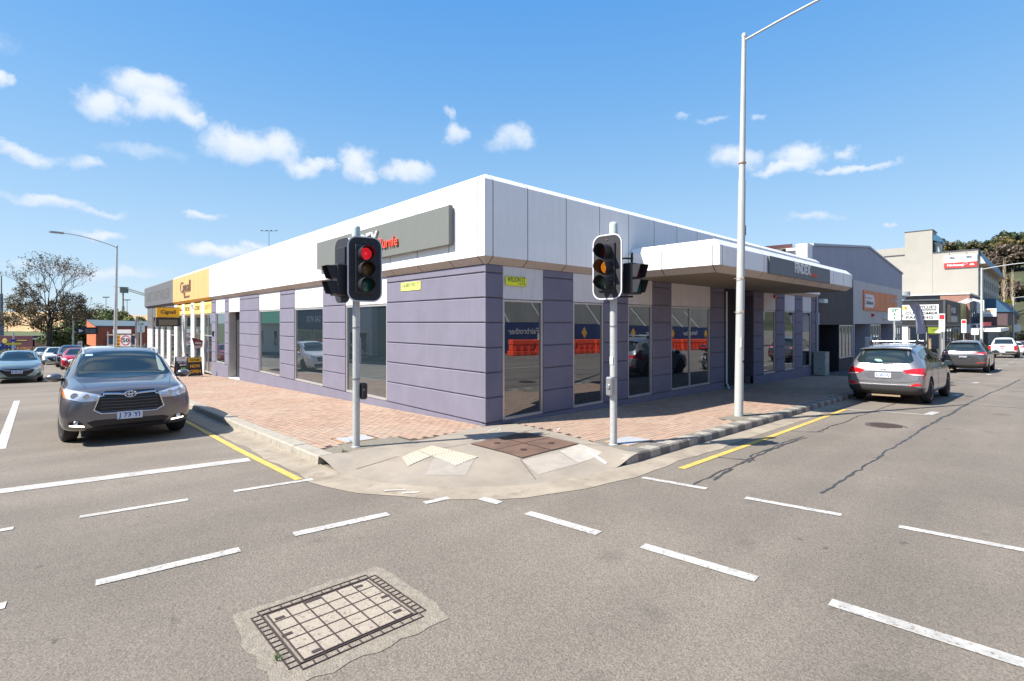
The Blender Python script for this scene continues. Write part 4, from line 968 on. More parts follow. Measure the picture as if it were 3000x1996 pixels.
mb = MB(); mb.box(-.14, -.05, -.06, .06, .80, 1.10, bv=.02); mb.lathe([(.0, -.165), (.035, -.16), (.04, -.14)], (0, 0, .95), 'x', 14); ob('push_button_box', mb, mat('silver_button_box', (.40, .41, .43), .35, metal=.7), t2)
mb = MB(); mb.box(-.062, -.058, -.03, .03, 1.3, 1.42); ob('notice_plate', mb, M_wedge, t2)

# ---- street lamps
def lamp(loc, lean, H, r0, r1, armdir, armL, label, rise=.35, head=True, m=None, arm_z=None, curve=1.0, seg=16, drop=.1):
    t = empty('street_lamp', loc, label, 'street lamp', 'street lamp posts along the two streets'); m = m or M_poleg
    def at(z): return (lean[0]*z/H, lean[1]*z/H, z)
    mb = MB(); mb.tube([at(-.05), at(H*.33), at(H*.62), at(H*.62+.001), at(H)], [r0, r0*.93, r0*.8, r0*.72, r1], seg); mb.lathe([(r1*1.15, -.05), (r1*1.15, .0), (r1*.8, .04), (0, .05)], at(H), seg=seg)
    ob('post', mb, m, t, smooth=40)
    d = Vector((armdir[0], armdir[1], 0)).normalized(); q = Vector(at(H-drop)); n = 8
    path = [q + d*armL*k/n + Vector((0, 0, rise*math.sin(PI/2*(k/n)**curve))) for k in range(n+1)]
    mb = MB(); mb.tube(path, [r1*.55]*(n+1), 10); ob('arm', mb, m, t, smooth=40)
    if head:
        e = path[-1]; mb = MB(); yaw = math.atan2(d.y, d.x)
        pts = [(-.05, .05), (.0, .10), (.35, .13), (.55, .10), (.62, .0)]; out = pts + [(x, -y) for x, y in reversed(pts[:-1])]
        mb.prism(out, lambda x, y: (x, y, -.05), lambda x, y: (x, y, .05)); mb.v = [(e.x + p[0]*math.cos(yaw) - p[1]*math.sin(yaw), e.y + p[0]*math.sin(yaw) + p[1]*math.cos(yaw), e.z + p[2]) for p in mb.v]
        l_ = ob('luminaire', mb, mat('grey_luminaire', (.30, .31, .32), .5), t)
        mb = MB(); mb.prism([(.08, .08), (.5, .08), (.5, -.08), (.08, -.08)][::-1], lambda x, y: (x, y, -.058), lambda x, y: (x, y, -.051)); mb.v = [(e.x + p[0]*math.cos(yaw) - p[1]*math.sin(yaw), e.y + p[0]*math.sin(yaw) + p[1]*math.cos(yaw), e.z + p[2]) for p in mb.v]
        ob('diffuser', mb, M_wedge, l_)
    return t
lp = lamp((4.80, -2.93, gz(4.8, -2.93)), (.088, -.082), 8.38, .092, .045, (0, -1), 2.6, 'tall white street lamp in front of the entrance canopy, arm reaching over the right-hand road', rise=.28, drop=.12)
mb = MB()
for z in (2.28, 3.02): mb.lathe([(.090, z), (.094, z), (.094, z+.012), (.090, z+.012)], seg=16, closed=True); mb.box(-.03, .03, -.12, -.085, z-.01, z+.03)
mb.lathe([(.073, 5.55), (.079, 5.55), (.079, 5.58), (.073, 5.58)], (.058, -.054, 0), seg=16, closed=True); mb.box(.13, .15, -.10, -.03, 3.98, 4.2)
ob('clamp_band', mb, mat('rusty_band', (.30, .19, .12), .7), lp)
mb = MB(); mb.box(-.03, .03, -.102, -.094, 1.18, 1.23); ob('number_plate', mb, M_black, lp); mb = MB(); mb.box(-.085, -.02, -.097, -.07, 1.52, 1.72); ob('worn_sticker', mb, mat('cream_sticker', (.55, .54, .46)), lp)
lamp((-3.1, 32.3, gz(-3.1, 32.3)), (.12, 0), 7.75, .10, .05, (-1, -.1), 2.55, 'tall grey street lamp behind the dark grey car at the left stop line', rise=.55, curve=1.0, m=M_galv)
lamp((-3.61, 74.4, gz(-3.6, 74.4)), (0, 0), 5.7, .10, .06, (-1, .2), 1.4, 'short pale street lamp in front of the dense green tree on the left', rise=.12, m=M_poleg, seg=8)
lamp((58.94, -2.9, gz(58.9, -2.9)), (0, 0), 8.3, .12, .07, (.1, -1), 3.2, 'white street lamp beside the white ute, in front of the beige hotel', rise=.4, seg=10)
lamp((112, -2.9, gz(112, -2.9)), (0, 0), 8.4, .14, .08, (.1, -1), 3.2, 'farthest white street lamp, in front of the cream building with yellow tubes', rise=.4, seg=8)
# ---- small sign posts
M_signw = mat('white_sign_plate', (.72, .73, .72), .45); M_green = mat('green_sign_ink', (.0, .20, .09), .5); M_redink = mat('red_sign_ink', (.62, .03, .04), .5)
def signpost(loc, H, w, h, face, label, lines=(), body=None, cat='sign', group=None, extra=None, zc=None, r=.03, lean=(0, 0)):
    t = empty('sign_post', loc, label, cat, group); yaw = math.atan2(face[1], face[0])
    mb = MB(); mb.tube([(0, 0, -.05), (lean[0], lean[1], H)], r, 8); ob('post', mb, M_poleg, t, smooth=40)
    zc = zc if zc is not None else H - h/2
    mb = MB(); mb.prism(rrect(w, h, min(w, h)*.12, 3), lambda u, v_: (r+.004, u, v_), lambda u, v_: (r+.012, u, v_))
    p = ob('plate', mb, body or M_signw, t, fix=False); p.location = (lean[0], lean[1], zc); p.rotation_euler = (0, 0, yaw)
    for (tx, dz, sz, m_, wd, dy) in lines:
        tm = text_mesh(tx, sz, width=wd, depth=.001, bold=sz*.02)
        tm.v = [(r+.015+q[2], dy + q[0], dz + q[1]) for q in tm.v]; ob('lettering', tm, m_, p, fix=False)
    return t, p
tA, pA = signpost((-3.1, 20.83, gz(-3.1, 20.83)), 2.62, .30, .46, (-.35, -1), 'white half-hour meter parking sign with green text on the left footpath', [('1/2P', .13, .15, M_green, .22, 0), ('$', -.02, .12, M_green, None, 0), ('↓', -.15, .14, M_green, None, 0)], group='parking time signs')
mb = MB(); mb.box(.043, .046, -.008, .008, -.2, -.1); mb.prism([(-.035, -.15), (0, -.205), (.035, -.15)][::-1], lambda u, v_: (.0435, u, v_), lambda u, v_: (.0475, u, v_)); ob('arrow', mb, M_green, pA, fix=False)
tB, pB = signpost((21.34, -2.8, gz(21.34, -2.8)), 3.05, .46, .56, (-1, -.25), 'white 2P meter parking sign with green text beside the blue banner flag', [('2P', .17, .17, M_green, .24, 0), ('$', 0, .15, M_green, None, 0)], group='parking time signs')
mb = MB(); mb.box(.043, .046, -.008, .008, -.22, -.12); mb.prism([(-.04, -.17), (0, -.23), (.04, -.17)][::-1], lambda u, v_: (.0435, u, v_), lambda u, v_: (.0475, u, v_)); ob('arrow', mb, M_green, pB, fix=False)
for X_, H_, lb, ln in ((35.6, 3.25, 'leaning narrow red and white parking sign with a torn flap, nearer of the two', -.5), (46.4, 3.15, 'upright tall narrow red and white parking sign in front of the brick pier', -.1)):
    t_, p_ = signpost((X_, -2.8, gz(X_, -2.8)), H_, .30, 1.15 if X_ < 40 else 1.05, (-1, -.2), lb, [('P', .1, .16, M_green, None, 0), ('1/2', -.12, .12, M_green, None, 0), ('$', -.32, .12, M_green, None, 0)], group='tall narrow parking signs', lean=(ln, 0))
    mb = MB(); mb.box(.043, .046, -.12, .12, .22, .5 if X_ < 40 else .46); ob('red_panel', mb, M_redink, p_)
    if X_ < 40: mb = MB(); mb.add([(.04, -.1, -.35), (.04, -.36, -.62), (.05, -.05, -.66)], [(0, 1, 2)]); mb.add([(.045, -.1, -.35), (.045, -.36, -.62), (.055, -.05, -.66)], [(0, 2, 1)]); ob('torn_flap', mb, M_signw, p_, fix=False)
signpost((58.0, -2.5, gz(58, -2.5)), 2.6, .55, .6, (-1, -.2), 'small white sign on a post beside the lamp at the ute', [], group='small white signs')
signpost((112.5, -3.3, gz(112, -3)), 3.9, .9, 1.2, (-1, -.2), 'white sign fixed beside the farthest lamp post', [], group='small white signs')
signpost((-3.12, 71.2, gz(-3, 71)), 1.9, .42, .75, (.2, -1), 'small black and white sign beside the dense green tree', [('||', 0, .5, M_black, None, 0)], r=.05)
# street name sign + parking signs far left
t_, p_ = signpost((-8.47, 62.5, gz(-8.4, 62.5)), 2.75, 1.1, .16, (.1, -1), 'grey post with a yellow street name blade and blue plates behind the pale blue car', [], body=mat('fluoro_yellow', (.78, .78, .02), .5), zc=1.63, r=.06)
mb = MB(); mb.box(.05, .07, -.22, .22, .22, .44); ob('blue_plate', mb, mat('blue_sign', (.02, .06, .32), .5), p_); mb = MB(); mb.box(.05, .07, -.16, .16, -.46, -.14); ob('pale_plate', mb, mat('pale_blue_sign', (.45, .52, .65), .5), p_)
t_, p_ = signpost((-9.95, 74.7, gz(-9.9, 74.7)), 1.7, .75, .75, (.1, -1), 'blue parking sign at the far left edge', [('P', .05, .5, M_signw, None, 0)], body=mat('blue_sign', (.02, .06, .32), .5), r=.05)
t_, p_ = signpost((-9.2, 74.2, gz(-9.2, 74.2)), 1.6, .55, .5, (.1, -1), 'dark blue sign right of the blue parking sign at far left', [('=', .02, .3, M_signw, None, 0)], body=mat('navy_sign', (.03, .03, .2), .5), r=.05)
# ---- road work board: posts, rails, END ROAD WORK and 50
rw = empty('road_work_board', (-2.1, 38.8, gz(-2.1, 38.8)), 'board with orange END ROAD WORK sign and round 50 speed sign on grey posts', 'road sign')
M_postt = mat('weathered_post', (.36, .34, .31), .7); ux, uy = .72, -.665
def W2(u, off, z): return (-2.1 + ux*u - .68*off, 38.8 + uy*u - .73*off, z)
mb = MB()
for u in (-1.08, 1.02, .98): mb.tube([W2(u, 0, -1.3), W2(u, 0, 1.38)], .045, 8)
ob('posts', mb, M_postt, rw, world=True)
mb = MB()
for z0 in (1.10, .33):
    c = [W2(-1.1, .05, z0), W2(1.0, .05, z0), W2(1.0, .08, z0), W2(-1.1, .08, z0)]; c2 = [(p[0], p[1], p[2]+.09) for p in c]; mb.add(c + c2, [(0,3,2,1),(4,5,6,7),(0,1,5,4),(1,2,6,5),(2,3,7,6),(3,0,4,7)])
ob('rail', mb, mat('weathered_rail', (.42, .38, .33), .7), rw, world=True)
def wplate(name, u0, u1, z0, z1, m, off=.10, th=.02, par=rw):
    c = [W2(u0, off, z0), W2(u1, off, z0), W2(u1, off+th, z0), W2(u0, off+th, z0)]; c2 = [(p[0], p[1], z1) for p in c]; mb = MB(); mb.add(c + c2, [(0,3,2,1),(4,5,6,7),(0,1,5,4),(1,2,6,5),(2,3,7,6),(3,0,4,7)]); return ob(name, mb, m, par, world=True)
wplate('blank_white_board', -.62, .72, 1.24, 1.53, M_signw)
M_ory = mat('orange_sign', (.80, .36, .02), .5); a_ = wplate('orange_plate', -.58, -.09, .30, 1.12, M_ory)
for k, tx in enumerate(('END', 'ROAD', 'WORK')): lettering(tx, W2(-.335, .125, .96-.25*k), (ux, uy, 0), (0, 0, 1), .22, M_black, a_, width=.40, depth=.001, bold=.006)
b_ = wplate('speed_plate', -.07, .70, .30, 1.12, M_signw)
mb = MB(); n = 36; ring = []
for rr_, oo in ((.365, .122), (.365, .128), (.30, .128), (.30, .122)): ring.append([W2(.315 + rr_*math.cos(2*PI*k/n), oo, .74 + rr_*math.sin(2*PI*k/n)) for k in range(n)])
mb.add([q for r__ in ring for q in r__], [(j*n+k, j*n+(k+1) % n, ((j+1) % 4)*n+(k+1) % n, ((j+1) % 4)*n+k) for j in range(4) for k in range(n)]); ob('red_ring', mb, mat('red_ring', (.5, .02, .03), .5), b_, world=True)
lettering('50', W2(.315, .13, .74), (ux, uy, 0), (0, 0, 1), .40, M_black, b_, width=.50, depth=.001, bold=.008)
fpst = empty('power_pole', (-1.34, 38.12, gz(-1.3, 38)), 'thick grey pole at the right end of the speed sign board', 'pole'); mb = MB(); mb.tube([(0, 0, -.1), (0, 0, 3.6)], .10, 12); ob('post', mb, M_postt, fpst, smooth=40); mb = MB(); mb.box(-.11, .11, -.12, -.08, 2.0, 3.3); ob('cable_cover', mb, M_steel, fpst)
# ---- shop front signs on the left
bs = empty('blade_sign', (-.1, 29.4, 1.79), 'yellow and black tobacconist sign with digital panel projecting over the left footpath', 'sign')
mb = MB(); mb.box(-1.35, -.16, 29.32, 29.48, 2.36, 2.96, bv=.01); ob('yellow_box', mb, mat('amber_sign_box', (.78, .42, .01), .4), bs, world=True)
mb = MB(); mb.box(-1.37, -.14, 29.31, 29.49, 1.80, 2.355, bv=.01); mb.box(-1.37, -.14, 29.33, 29.47, 2.95, 2.98); k_ = ob('black_box', mb, M_black, bs, world=True)
mb = MB(); mb.box(-1.24, -.27, 29.30, 29.308, 1.87, 2.22); dp = ob('digital_panel', mb, mat('dim_display', (.14, .13, .10), .4), k_, world=True)
lettering('Cignall', (-.755, 29.315, 2.68), (1, 0, 0), (0, 0, 1), .30, M_black, bs, width=.78, depth=.002, bold=.008)
mb = MB()
for i in range(4):
    cx_ = -1.12 + i*.245
    for (dx, dz, w_, h_) in ((0, .13, .13, .012), (0, 0, .13, .012), (0, -.13, .13, .012), (-.065, .065, .012, .11), (.065, .065, .012, .11), (-.065, -.065, .012, .11), (.065, -.065, .012, .11)):
        mb.box(cx_+dx-w_/2, cx_+dx+w_/2, 29.296, 29.30, 2.045+dz-h_/2, 2.045+dz+h_/2)
ob('dead_segments', mb, mat('segment_grey', (.22, .205, .15), .4), k_, world=True, kind='stuff')
mb = MB(); 
for z in (2.82, 1.95): mb.tube([(-.16, 29.4, z), (.02, 29.4, z)], .025, 8)
ob('bracket', mb, M_black, bs, world=True)
kc = empty('pennant_sign', (-.05, 23.82, .7), 'small dark red KEYS CUT pennant beside the shop door', 'sign')
pk = [(-.55, 1.25), (-.40, .62), (-.05, .70), (-.03, 1.07)]
mb = MB(); mb.prism(pk, lambda x, z: (x, 23.83, z), lambda x, z: (x, 23.81, z)); ob('pennant', mb, mat('maroon_pennant', (.10, .02, .025), .5), kc, world=True)
lettering('KEYS', (-.25, 23.803, .92), (1, 0, -.06), (.06, 0, 1), .13, M_signw, kc, width=.30, depth=.001, bold=.006); 
mb = MB(); mb.prism([(-.38, .70), (-.36, .65), (-.08, .72), (-.08, .82), (-.40, .80)], lambda x, z: (x, 23.809, z), lambda x, z: (x, 23.806, z)); ob('white_band', mb, M_signw, kc, world=True)
lettering('CUT', (-.23, 23.803, .755), (1, 0, .03), (-.03, 0, 1), .11, M_redink, kc, width=.22, depth=.001, bold=.005)
mb = MB(); mb.prism([(-.46, 1.02), (-.28, .96), (-.10, 1.0), (-.28, 1.09)], lambda x, z: (x, 23.809, z), lambda x, z: (x, 23.806, z)); ob('diamond', mb, mat('red_pennant_mark', (.45, .05, .06), .5), kc, world=True)
mb = MB(); mb.tube([(.0, 23.82, 1.05), (-.56, 23.82, 1.24)], .012, 6); ob('arm', mb, M_steel, kc, world=True)
def aframe(x, y, w, h, yaw, label, top, body, lines):
    t = empty('a_frame_sign', (x, y, gz(x, y)), label, 'sandwich board', 'sandwich boards outside the tobacconist', rot=(0, 0, yaw))
    lean = .16
    for sg in (1, -1):
        def F3(u, v_, o): k = v_/h; return (u, sg*(-.22*(1-k) - .02) + sg*(-o), v_)
        mb = MB(); mb.prism([(-w/2, .05), (w/2, .05), (w/2, h), (-w/2, h)], lambda u, v_: F3(u, v_, 0), lambda u, v_: F3(u, v_, .02)); b = ob('board', mb, body, t)
        mb = MB(); mb.prism([(-w/2+.02, h*.76), (w/2-.02, h*.76), (w/2-.02, h-.015), (-w/2+.02, h-.015)], lambda u, v_: F3(u, v_, .02), lambda u, v_: F3(u, v_, .024)); ob('header', mb, top, b)
        if sg == 1:
            nrm = Vector((0, -1, .2)).normalized(); up = Vector((0, .22/h, 1)).normalized()
            for tx, zz, sz, m_, wd in lines:
                mb = text_mesh(tx, sz, width=wd, depth=.001, bold=sz*.03); c = Vector(F3(0, zz, .028))
                mb.v = [tuple(c + Vector((1, 0, 0))*q[0] + up*q[1] + nrm*q[2]) for q in mb.v]; ob('lettering', mb, m_, b, fix=False)
    mb = MB()
    for sx in (-1, 1):
        mb.tube([(sx*w/2, -.24, 0), (sx*w/2, -.02, h+.01)], .012, 6); mb.tube([(sx*w/2, .24, 0), (sx*w/2, .02, h+.01)], .012, 6)
    ob('frame', mb, M_alud if 'NOW' in label else M_redink, t)
    return t
M_amt = mat('amber_text', (.85, .40, .01), .5)
aframe(-.93, 21.2, .60, .95, R_(3), 'black and amber NOW OPEN sandwich board outside the tobacconist', mat('amber_sign_box', (.78, .42, .01), .4), M_black, [('Cignall', .83, .16, M_black, .40), ('NOW', .52, .22, M_amt, .42), ('OPEN', .26, .22, M_amt, .46)])
aframe(-1.08, 23.3, .60, .95, R_(6), 'red-framed black drinks sandwich board behind the NOW OPEN board', M_signw, M_black, [('cola', .86, .09, M_redink, .24), ('ANY 2 FOR', .66, .13, M_signw, .46), ('$8.99', .52, .13, M_signw, .3), ('III', .30, .24, mat('lime_ink', (.2, .6, .05)), .2)])
# ---- cabinet on the right footpath
cb = empty('service_cabinet', (19.85, -.34, gz(19.85, -.34)), 'weathered pale green metal service cabinet at the far end of the right frontage', 'cabinet')
M_cab = mat('pale_green_cabinet', (.27, .33, .31), .6, var=.12, vscale=5, spots=(9, .4, (.30, .20, .12)), dirt=.3)
mb = MB(); mb.box(-.30, .30, -.24, .24, .03, 1.07, bv=.008); ob('body', mb, M_cab, cb)
mb = MB(); mb.box(-.31, .31, -.25, .25, 1.07, 1.10); ob('lid', mb, mat('rusty_cabinet_edge', (.30, .27, .20), .7, spots=(12, .7, (.35, .18, .07))), cb)
mb = MB(); mb.box(-.308, -.30, -.08, .06, .33, .345); mb.box(-.308, -.30, -.08, .06, .73, .745); mb.box(.1, .13, -.25, -.24, .5, .55); ob('handle', mb, M_black, cb)
mb = MB(); mb.box(-.27, .27, -.21, .21, 0, .03); ob('plinth', mb, M_black, cb)
# parking meter seen in the glass
pmr = empty('parking_meter', (17.0, -2.75, gz(17, -2.75)), 'grey parking ticket machine at the right kerb beyond the lamp', 'parking meter')
mb = MB(); mb.box(-.13, .13, -.10, .10, 0, 1.75, bv=.02); ob('body', mb, mat('light_grey_machine', (.50, .50, .52), .5), pmr); mb = MB(); mb.box(-.09, .09, .10, .106, 1.45, 1.68); ob('blue_panel', mb, mat('teal_blue', (.05, .18, .25), .5), pmr); mb = MB(); mb.box(-.07, .07, .10, .106, .95, 1.12); ob('notice', mb, M_redink, pmr)
# feather flag
fl = empty('feather_flag', (31.0, -2.8, gz(31, -2.8)), 'blue-grey feather banner flag leaning from a wooden stake on the right footpath', 'flag')
mb = MB(); mb.tube([(31.1, -2.8, -.66), (30.72, -2.8, 1.1)], .06, 8); ob('stake', mb, mat('pale_timber_stake', (.50, .36, .20), .7, var=.2), fl, world=True)
mb = MB(); mb.tube([(30.72, -2.8, 1.05), (29.7, -2.8, 1.62), (28.6, -2.8, 2.5), (27.6, -2.8, 2.9), (26.4, -2.8, 3.05), (25.2, -2.8, 3.02)], .014, 6); ob('rod', mb, M_black, fl, world=True)
A = [(30.0, 1.5), (29.3, 2.0), (28.5, 2.55), (27.5, 2.92), (26.4, 3.04), (25.2, 3.02)]; Bp = [(26.9, 1.42), (26.5, 1.75), (26.1, 2.1), (25.7, 2.45), (25.4, 2.75), (25.15, 3.0)]
mb = MB(); v = []; K = 10
for i in range(21):
    t = i/20*5; k = min(4, int(t)); f_ = t-k
    a = (A[k][0]+(A[k+1][0]-A[k][0])*f_, A[k][1]+(A[k+1][1]-A[k][1])*f_); b = (Bp[k][0]+(Bp[k+1][0]-Bp[k][0])*f_, Bp[k][1]+(Bp[k+1][1]-Bp[k][1])*f_)
    for j in range(K+1):
        u = j/K; v.append((a[0]+(b[0]-a[0])*u, -2.8 + .10*math.sin(u*9 + i*.25), a[1]+(b[1]-a[1])*u))
mb.add(v, [(i*(K+1)+j, (i+1)*(K+1)+j, (i+1)*(K+1)+j+1, i*(K+1)+j+1) for i in range(20) for j in range(K)])
fb_ = ob('banner', mb, mat('blue_grey_fabric', (.30, .33, .45), .8), fl, world=True, fix=False, smooth=80)
tm = text_mesh('Select', .5, depth=.001, bold=.01); up = Vector((.85, 0, -.5)).normalized(); rt = Vector((.55, 0, -.9)).normalized()
lettering('Select', (26.9, -2.95, 2.35), (.75, 0, -.8), (.8, 0, .75), .42, M_signw, fb_, depth=.001, bold=.01)
# ================================================================== VEHICLES
# car space: front at +x, origin on the ground under the centre
M_cglass = glassmat('car_glass', .05, base=(.014, .024, .026), tint=(.95, 1, 1))
M_well = mat('wheel_well_black', (.008, .008, .009), .95)
M_clad = mat('dark_bumper_plastic', (.035, .034, .036), .55, bump=.1)
M_hl = glassmat('headlamp_glass', .22, base=(.55, .57, .60))
M_hlin = mat('headlamp_reflector', (.6, .62, .66), .2, metal=.9)
M_tail = mat('red_tail_lamp', (.55, .008, .012), .15, coat=1); M_tailc = mat('clear_tail_lamp', (.62, .45, .45), .15, coat=1)
M_amb = mat('amber_indicator', (.75, .22, .02), .2, coat=1)
M_grl = mat('gloss_black_grille', (.012, .012, .014), .3)
M_rim = mat('alloy_rim', (.50, .51, .53), .3, metal=.9)
M_plate = mat('white_number_plate', (.66, .69, .74), .4); M_ptxt = mat('blue_plate_text', (.03, .10, .38), .4)
M_drl = mat('daytime_led', (1, .97, .85), .3, emit=2.0)
def shell(st, nose, tail):
    """closed lofted body; stations (t from the front, z bottom, z shoulder, z top, half width, half shoulder, half roof)"""
    L_ = nose; bm = bmesh.new(); rings = []
    for (t, zb, zs, zt, wm, wb, wt) in st:
        x = L_/2 - t; zm = zb + (zs-zb)*.42; gh = zt - zs
        half = [(wm*.80, zb), (wm*.965, zb+.07), (wm, zm), (wm*.992, zs-.13), (wb, zs), ((wb*.5+wt*.5)+.012, zs+gh*.5), (wt, zs+gh*.90), (wt*.80, zt-.004), (wt*.42, zt+.012)]
        full = [(0, zb)] + half + [(0, zt+.016)] + [(-y, z) for y, z in reversed(half)]
        rings.append([bm.verts.new((x, y, z)) for y, z in full])
    n = len(rings[0])
    for a, b in zip(rings, rings[1:]):
        for i in range(n): bm.faces.new((a[i], a[(i+1) % n], b[(i+1) % n], b[i]))
    for ring in (rings[0], rings[-1]):
        h = n//2
        # close the end with quads between the two sides
        for i in range(h):
            a, b, c, d = ring[i], ring[i+1], ring[(n-i-1) % n], ring[(n-i) % n]
            q = []
            for v_ in (a, b, c, d):
                if v_ not in q: q.append(v_)
            if len(q) > 2:
                try: bm.faces.new(q)
                except ValueError: pass
    bmesh.ops.recalc_face_normals(bm, faces=bm.faces)
    return bm
def body_mesh(name, st, L_, W_, wheels, wr, paint):
    bm = shell(st, L_, None); me = bpy.data.meshes.new(name); bm.to_mesh(me); bm.free(); me.materials.append(paint); me.materials.append(M_well)
    o = bpy.data.objects.new('tmp', me); COL.objects.link(o); s = o.modifiers.new('s', 'SUBSURF'); s.levels = 2; s.render_levels = 2
    cut = []
    for wx in wheels:
        mb = MB(); mb.lathe([(0, -W_), (wr, -W_), (wr, W_), (0, W_)], (wx, 0, wr-.03), 'y', 28)
        cme = mesh_of('cut', mb, [M_well]); c = bpy.data.objects.new('cut', cme); COL.objects.link(c); cut.append(c)
        b = o.modifiers.new('b', 'BOOLEAN'); b.object = c; b.operation = 'DIFFERENCE'; b.solver = 'EXACT'; b.material_mode = 'TRANSFER'
    bpy.context.view_layer.update(); dg = bpy.context.evaluated_depsgraph_get()
    m2 = bpy.data.meshes.new_from_object(o.evaluated_get(dg)); m2.name = name
    # solid (uncut) surface for laying lamps and glass onto
    for b in [m for m in o.modifiers if m.type == 'BOOLEAN']: o.modifiers.remove(b)
    bpy.context.view_layer.update(); dg = bpy.context.evaluated_depsgraph_get(); ev = bpy.data.meshes.new_from_object(o.evaluated_get(dg))
    bvh = BVHTree.FromPolygons([v.co.copy() for v in ev.vertices], [tuple(p.vertices) for p in ev.polygons])
    bpy.data.objects.remove(o)
    for c in cut: bpy.data.objects.remove(c)
    m2.shade_smooth(); m2.set_sharp_from_angle(angle=R_(38))
    return m2, bvh
def patch(bvh, poly, axis, off=.006, skirt=.02, cuts=3, side=1):
    """a panel laid on the body: poly in (y,z) for 'f'/'r', (x,z) for 's', (x,y) for 't'"""
    bm = bmesh.new(); f = bm.faces.new([bm.verts.new((p[0], p[1], 0)) for p in poly]); bmesh.ops.triangulate(bm, faces=[f])
    for _ in range(cuts): bmesh.ops.subdivide_edges(bm, edges=[e for e in bm.edges if e.calc_length() > .045], cuts=1, use_grid_fill=True); bmesh.ops.triangulate(bm, faces=bm.faces)
    if len(bm.verts) > 4000: pass
    bd = [e for e in bm.edges if len(e.link_faces) == 1]
    pos = {}
    for v in bm.verts:
        a, b = v.co.x, v.co.y
        if axis == 'f': o, d = Vector((4, a, b)), Vector((-1, 0, 0))
        elif axis == 'r': o, d = Vector((-4, a, b)), Vector((1, 0, 0))
        elif axis == 's': o, d = Vector((a, 3*side, b)), Vector((0, -side, 0))
        else: o, d = Vector((a, b, 4)), Vector((0, 0, -1))
        h, nrm, _, _ = bvh.ray_cast(o, d)
        if h is None: h, nrm, _, _ = bvh.find_nearest(o + d*3.2 if axis in 'fr' else o + d*2.2)
        if nrm.dot(-d) < 0: nrm = -nrm
        pos[v] = (h, nrm, d)
    for v, (h, nrm, d) in pos.items(): v.co = h + (nrm*.7 - d*.3).normalized()*off
    r = bmesh.ops.extrude_edge_only(bm, edges=bd); ev = [q for q in r['geom'] if isinstance(q, bmesh.types.BMVert)]
    for v in ev:
        h, nrm, _, _ = bvh.find_nearest(v.co); v.co = v.co - (v.co - h).normalized()*skirt if (v.co - h).length > 1e-5 else v.co
    mb = MB(); mb.bm(bm); return mb
def pobj(name, bvh, poly, axis, m, par, off=.006, both=False, **k):
    out = []
    for sgn in ((1, -1) if both else (1,)):
        if axis in 'fr': pl = [(p[0]*sgn, p[1]) for p in poly]; mb = patch(bvh, pl, axis, off, **k)
        elif axis == 's': mb = patch(bvh, poly, axis, off, side=sgn, **k)
        else: mb = patch(bvh, [(p[0], p[1]*sgn) for p in poly], axis, off, **k)
        out.append(ob(name, mb, m, par, smooth=45))
    return out if both else out[0]
WHEELS = {}
def wheel_meshes(r, w=.225, spokes=5, dark=False):
    key = (r, spokes, dark)
    if key in WHEELS: return WHEELS[key]
    t = MB(); rr = r*.66
    t.lathe([(rr, -w/2+.01), (r*.86, -w/2), (r*.97, -w/2+.02), (r, -w/2+.05), (r, w/2-.05), (r*.97, w/2-.02), (r*.86, w/2), (rr, w/2-.01)], axis='y', seg=36, closed=True)
    tm = mesh_of('tyre', t, M_rub, 50)
    g = MB(); g.lathe([(rr, w/2-.012), (rr*.94, w/2-.02), (rr*.93, w/2-.09), (0, w/2-.10)], axis='y', seg=30)
    g.lathe([(rr*.2, w/2-.03), (rr*.16, w/2-.018), (0, w/2-.016)], axis='y', seg=14)
    rm = MB(); 
    for k in range(spokes):
        for dd in (-.13, .13):
            a = 2*PI*k/spokes; c, s_ = math.cos(a+dd*1.4), math.sin(a+dd*1.4); c1, s1 = math.cos(a+dd*.9), math.sin(a+dd*.9)
            p0 = Vector((c*rr*.15, 0, s_*rr*.15)); p1 = Vector((c1*rr*.95, 0, s1*rr*.95)); n_ = Vector((-s1, 0, c1))*rr*.055
            v = []
            for p, y in ((p0, w/2-.03), (p1, w/2-.022)):
                v += [(p.x-n_.x, y, p.z-n_.z), (p.x+n_.x, y, p.z+n_.z), (p.x+n_.x, y-.03, p.z+n_.z), (p.x-n_.x, y-.03, p.z-n_.z)]
            rm.add(v, [(0,1,5,4),(1,2,6,5),(2,3,7,6),(3,0,4,7)])
    rm.lathe([(rr*.24, w/2-.05), (rr*.22, w/2-.02), (rr*.1, w/2-.014), (0, w/2-.014)], axis='y', seg=16)
    rm.lathe([(rr*.99, w/2-.02), (rr*.99, w/2-.008), (rr*.92, w/2-.015), (rr*.92, w/2-.04)], axis='y', seg=30, closed=True)
    WHEELS[key] = (tm, mesh_of('rim_dish', g, M_well if not dark else M_well, 40), mesh_of('rim', rm, M_rim, 30)); return WHEELS[key]
def place(root, x, y, yaw, z=None):
    """stand a vehicle on the sloping road"""
    up = Vector((.0205, .030, 1)).normalized(); f = Vector((math.cos(yaw), math.sin(yaw), 0)); f = (f - up*f.dot(up)).normalized(); l_ = up.cross(f)
    M = Matrix((f, l_, up)).transposed(); root.rotation_euler = M.to_euler(); root.location = (x, y, (rz(x, y) if z is None else z) + .005)
def wheels_on(root, xs_, track, r, w=.225, spokes=5, steer=0):
    tm, dm, rm = wheel_meshes(r, w, spokes)
    for i, wx in enumerate(xs_):
        for sg in (1, -1):
            e = bpy.data.objects.new('wheel', tm); COL.objects.link(e); e.parent = root; e.name = 'tyre'; e.location = (wx, sg*track, r)
            e.rotation_euler = (0, 0, (0 if sg > 0 else PI) + (steer if i == 0 else 0))
            for nm, mm in (('rim_dish', dm), ('rim', rm)): c = bpy.data.objects.new(nm, mm); COL.objects.link(c); c.parent = e
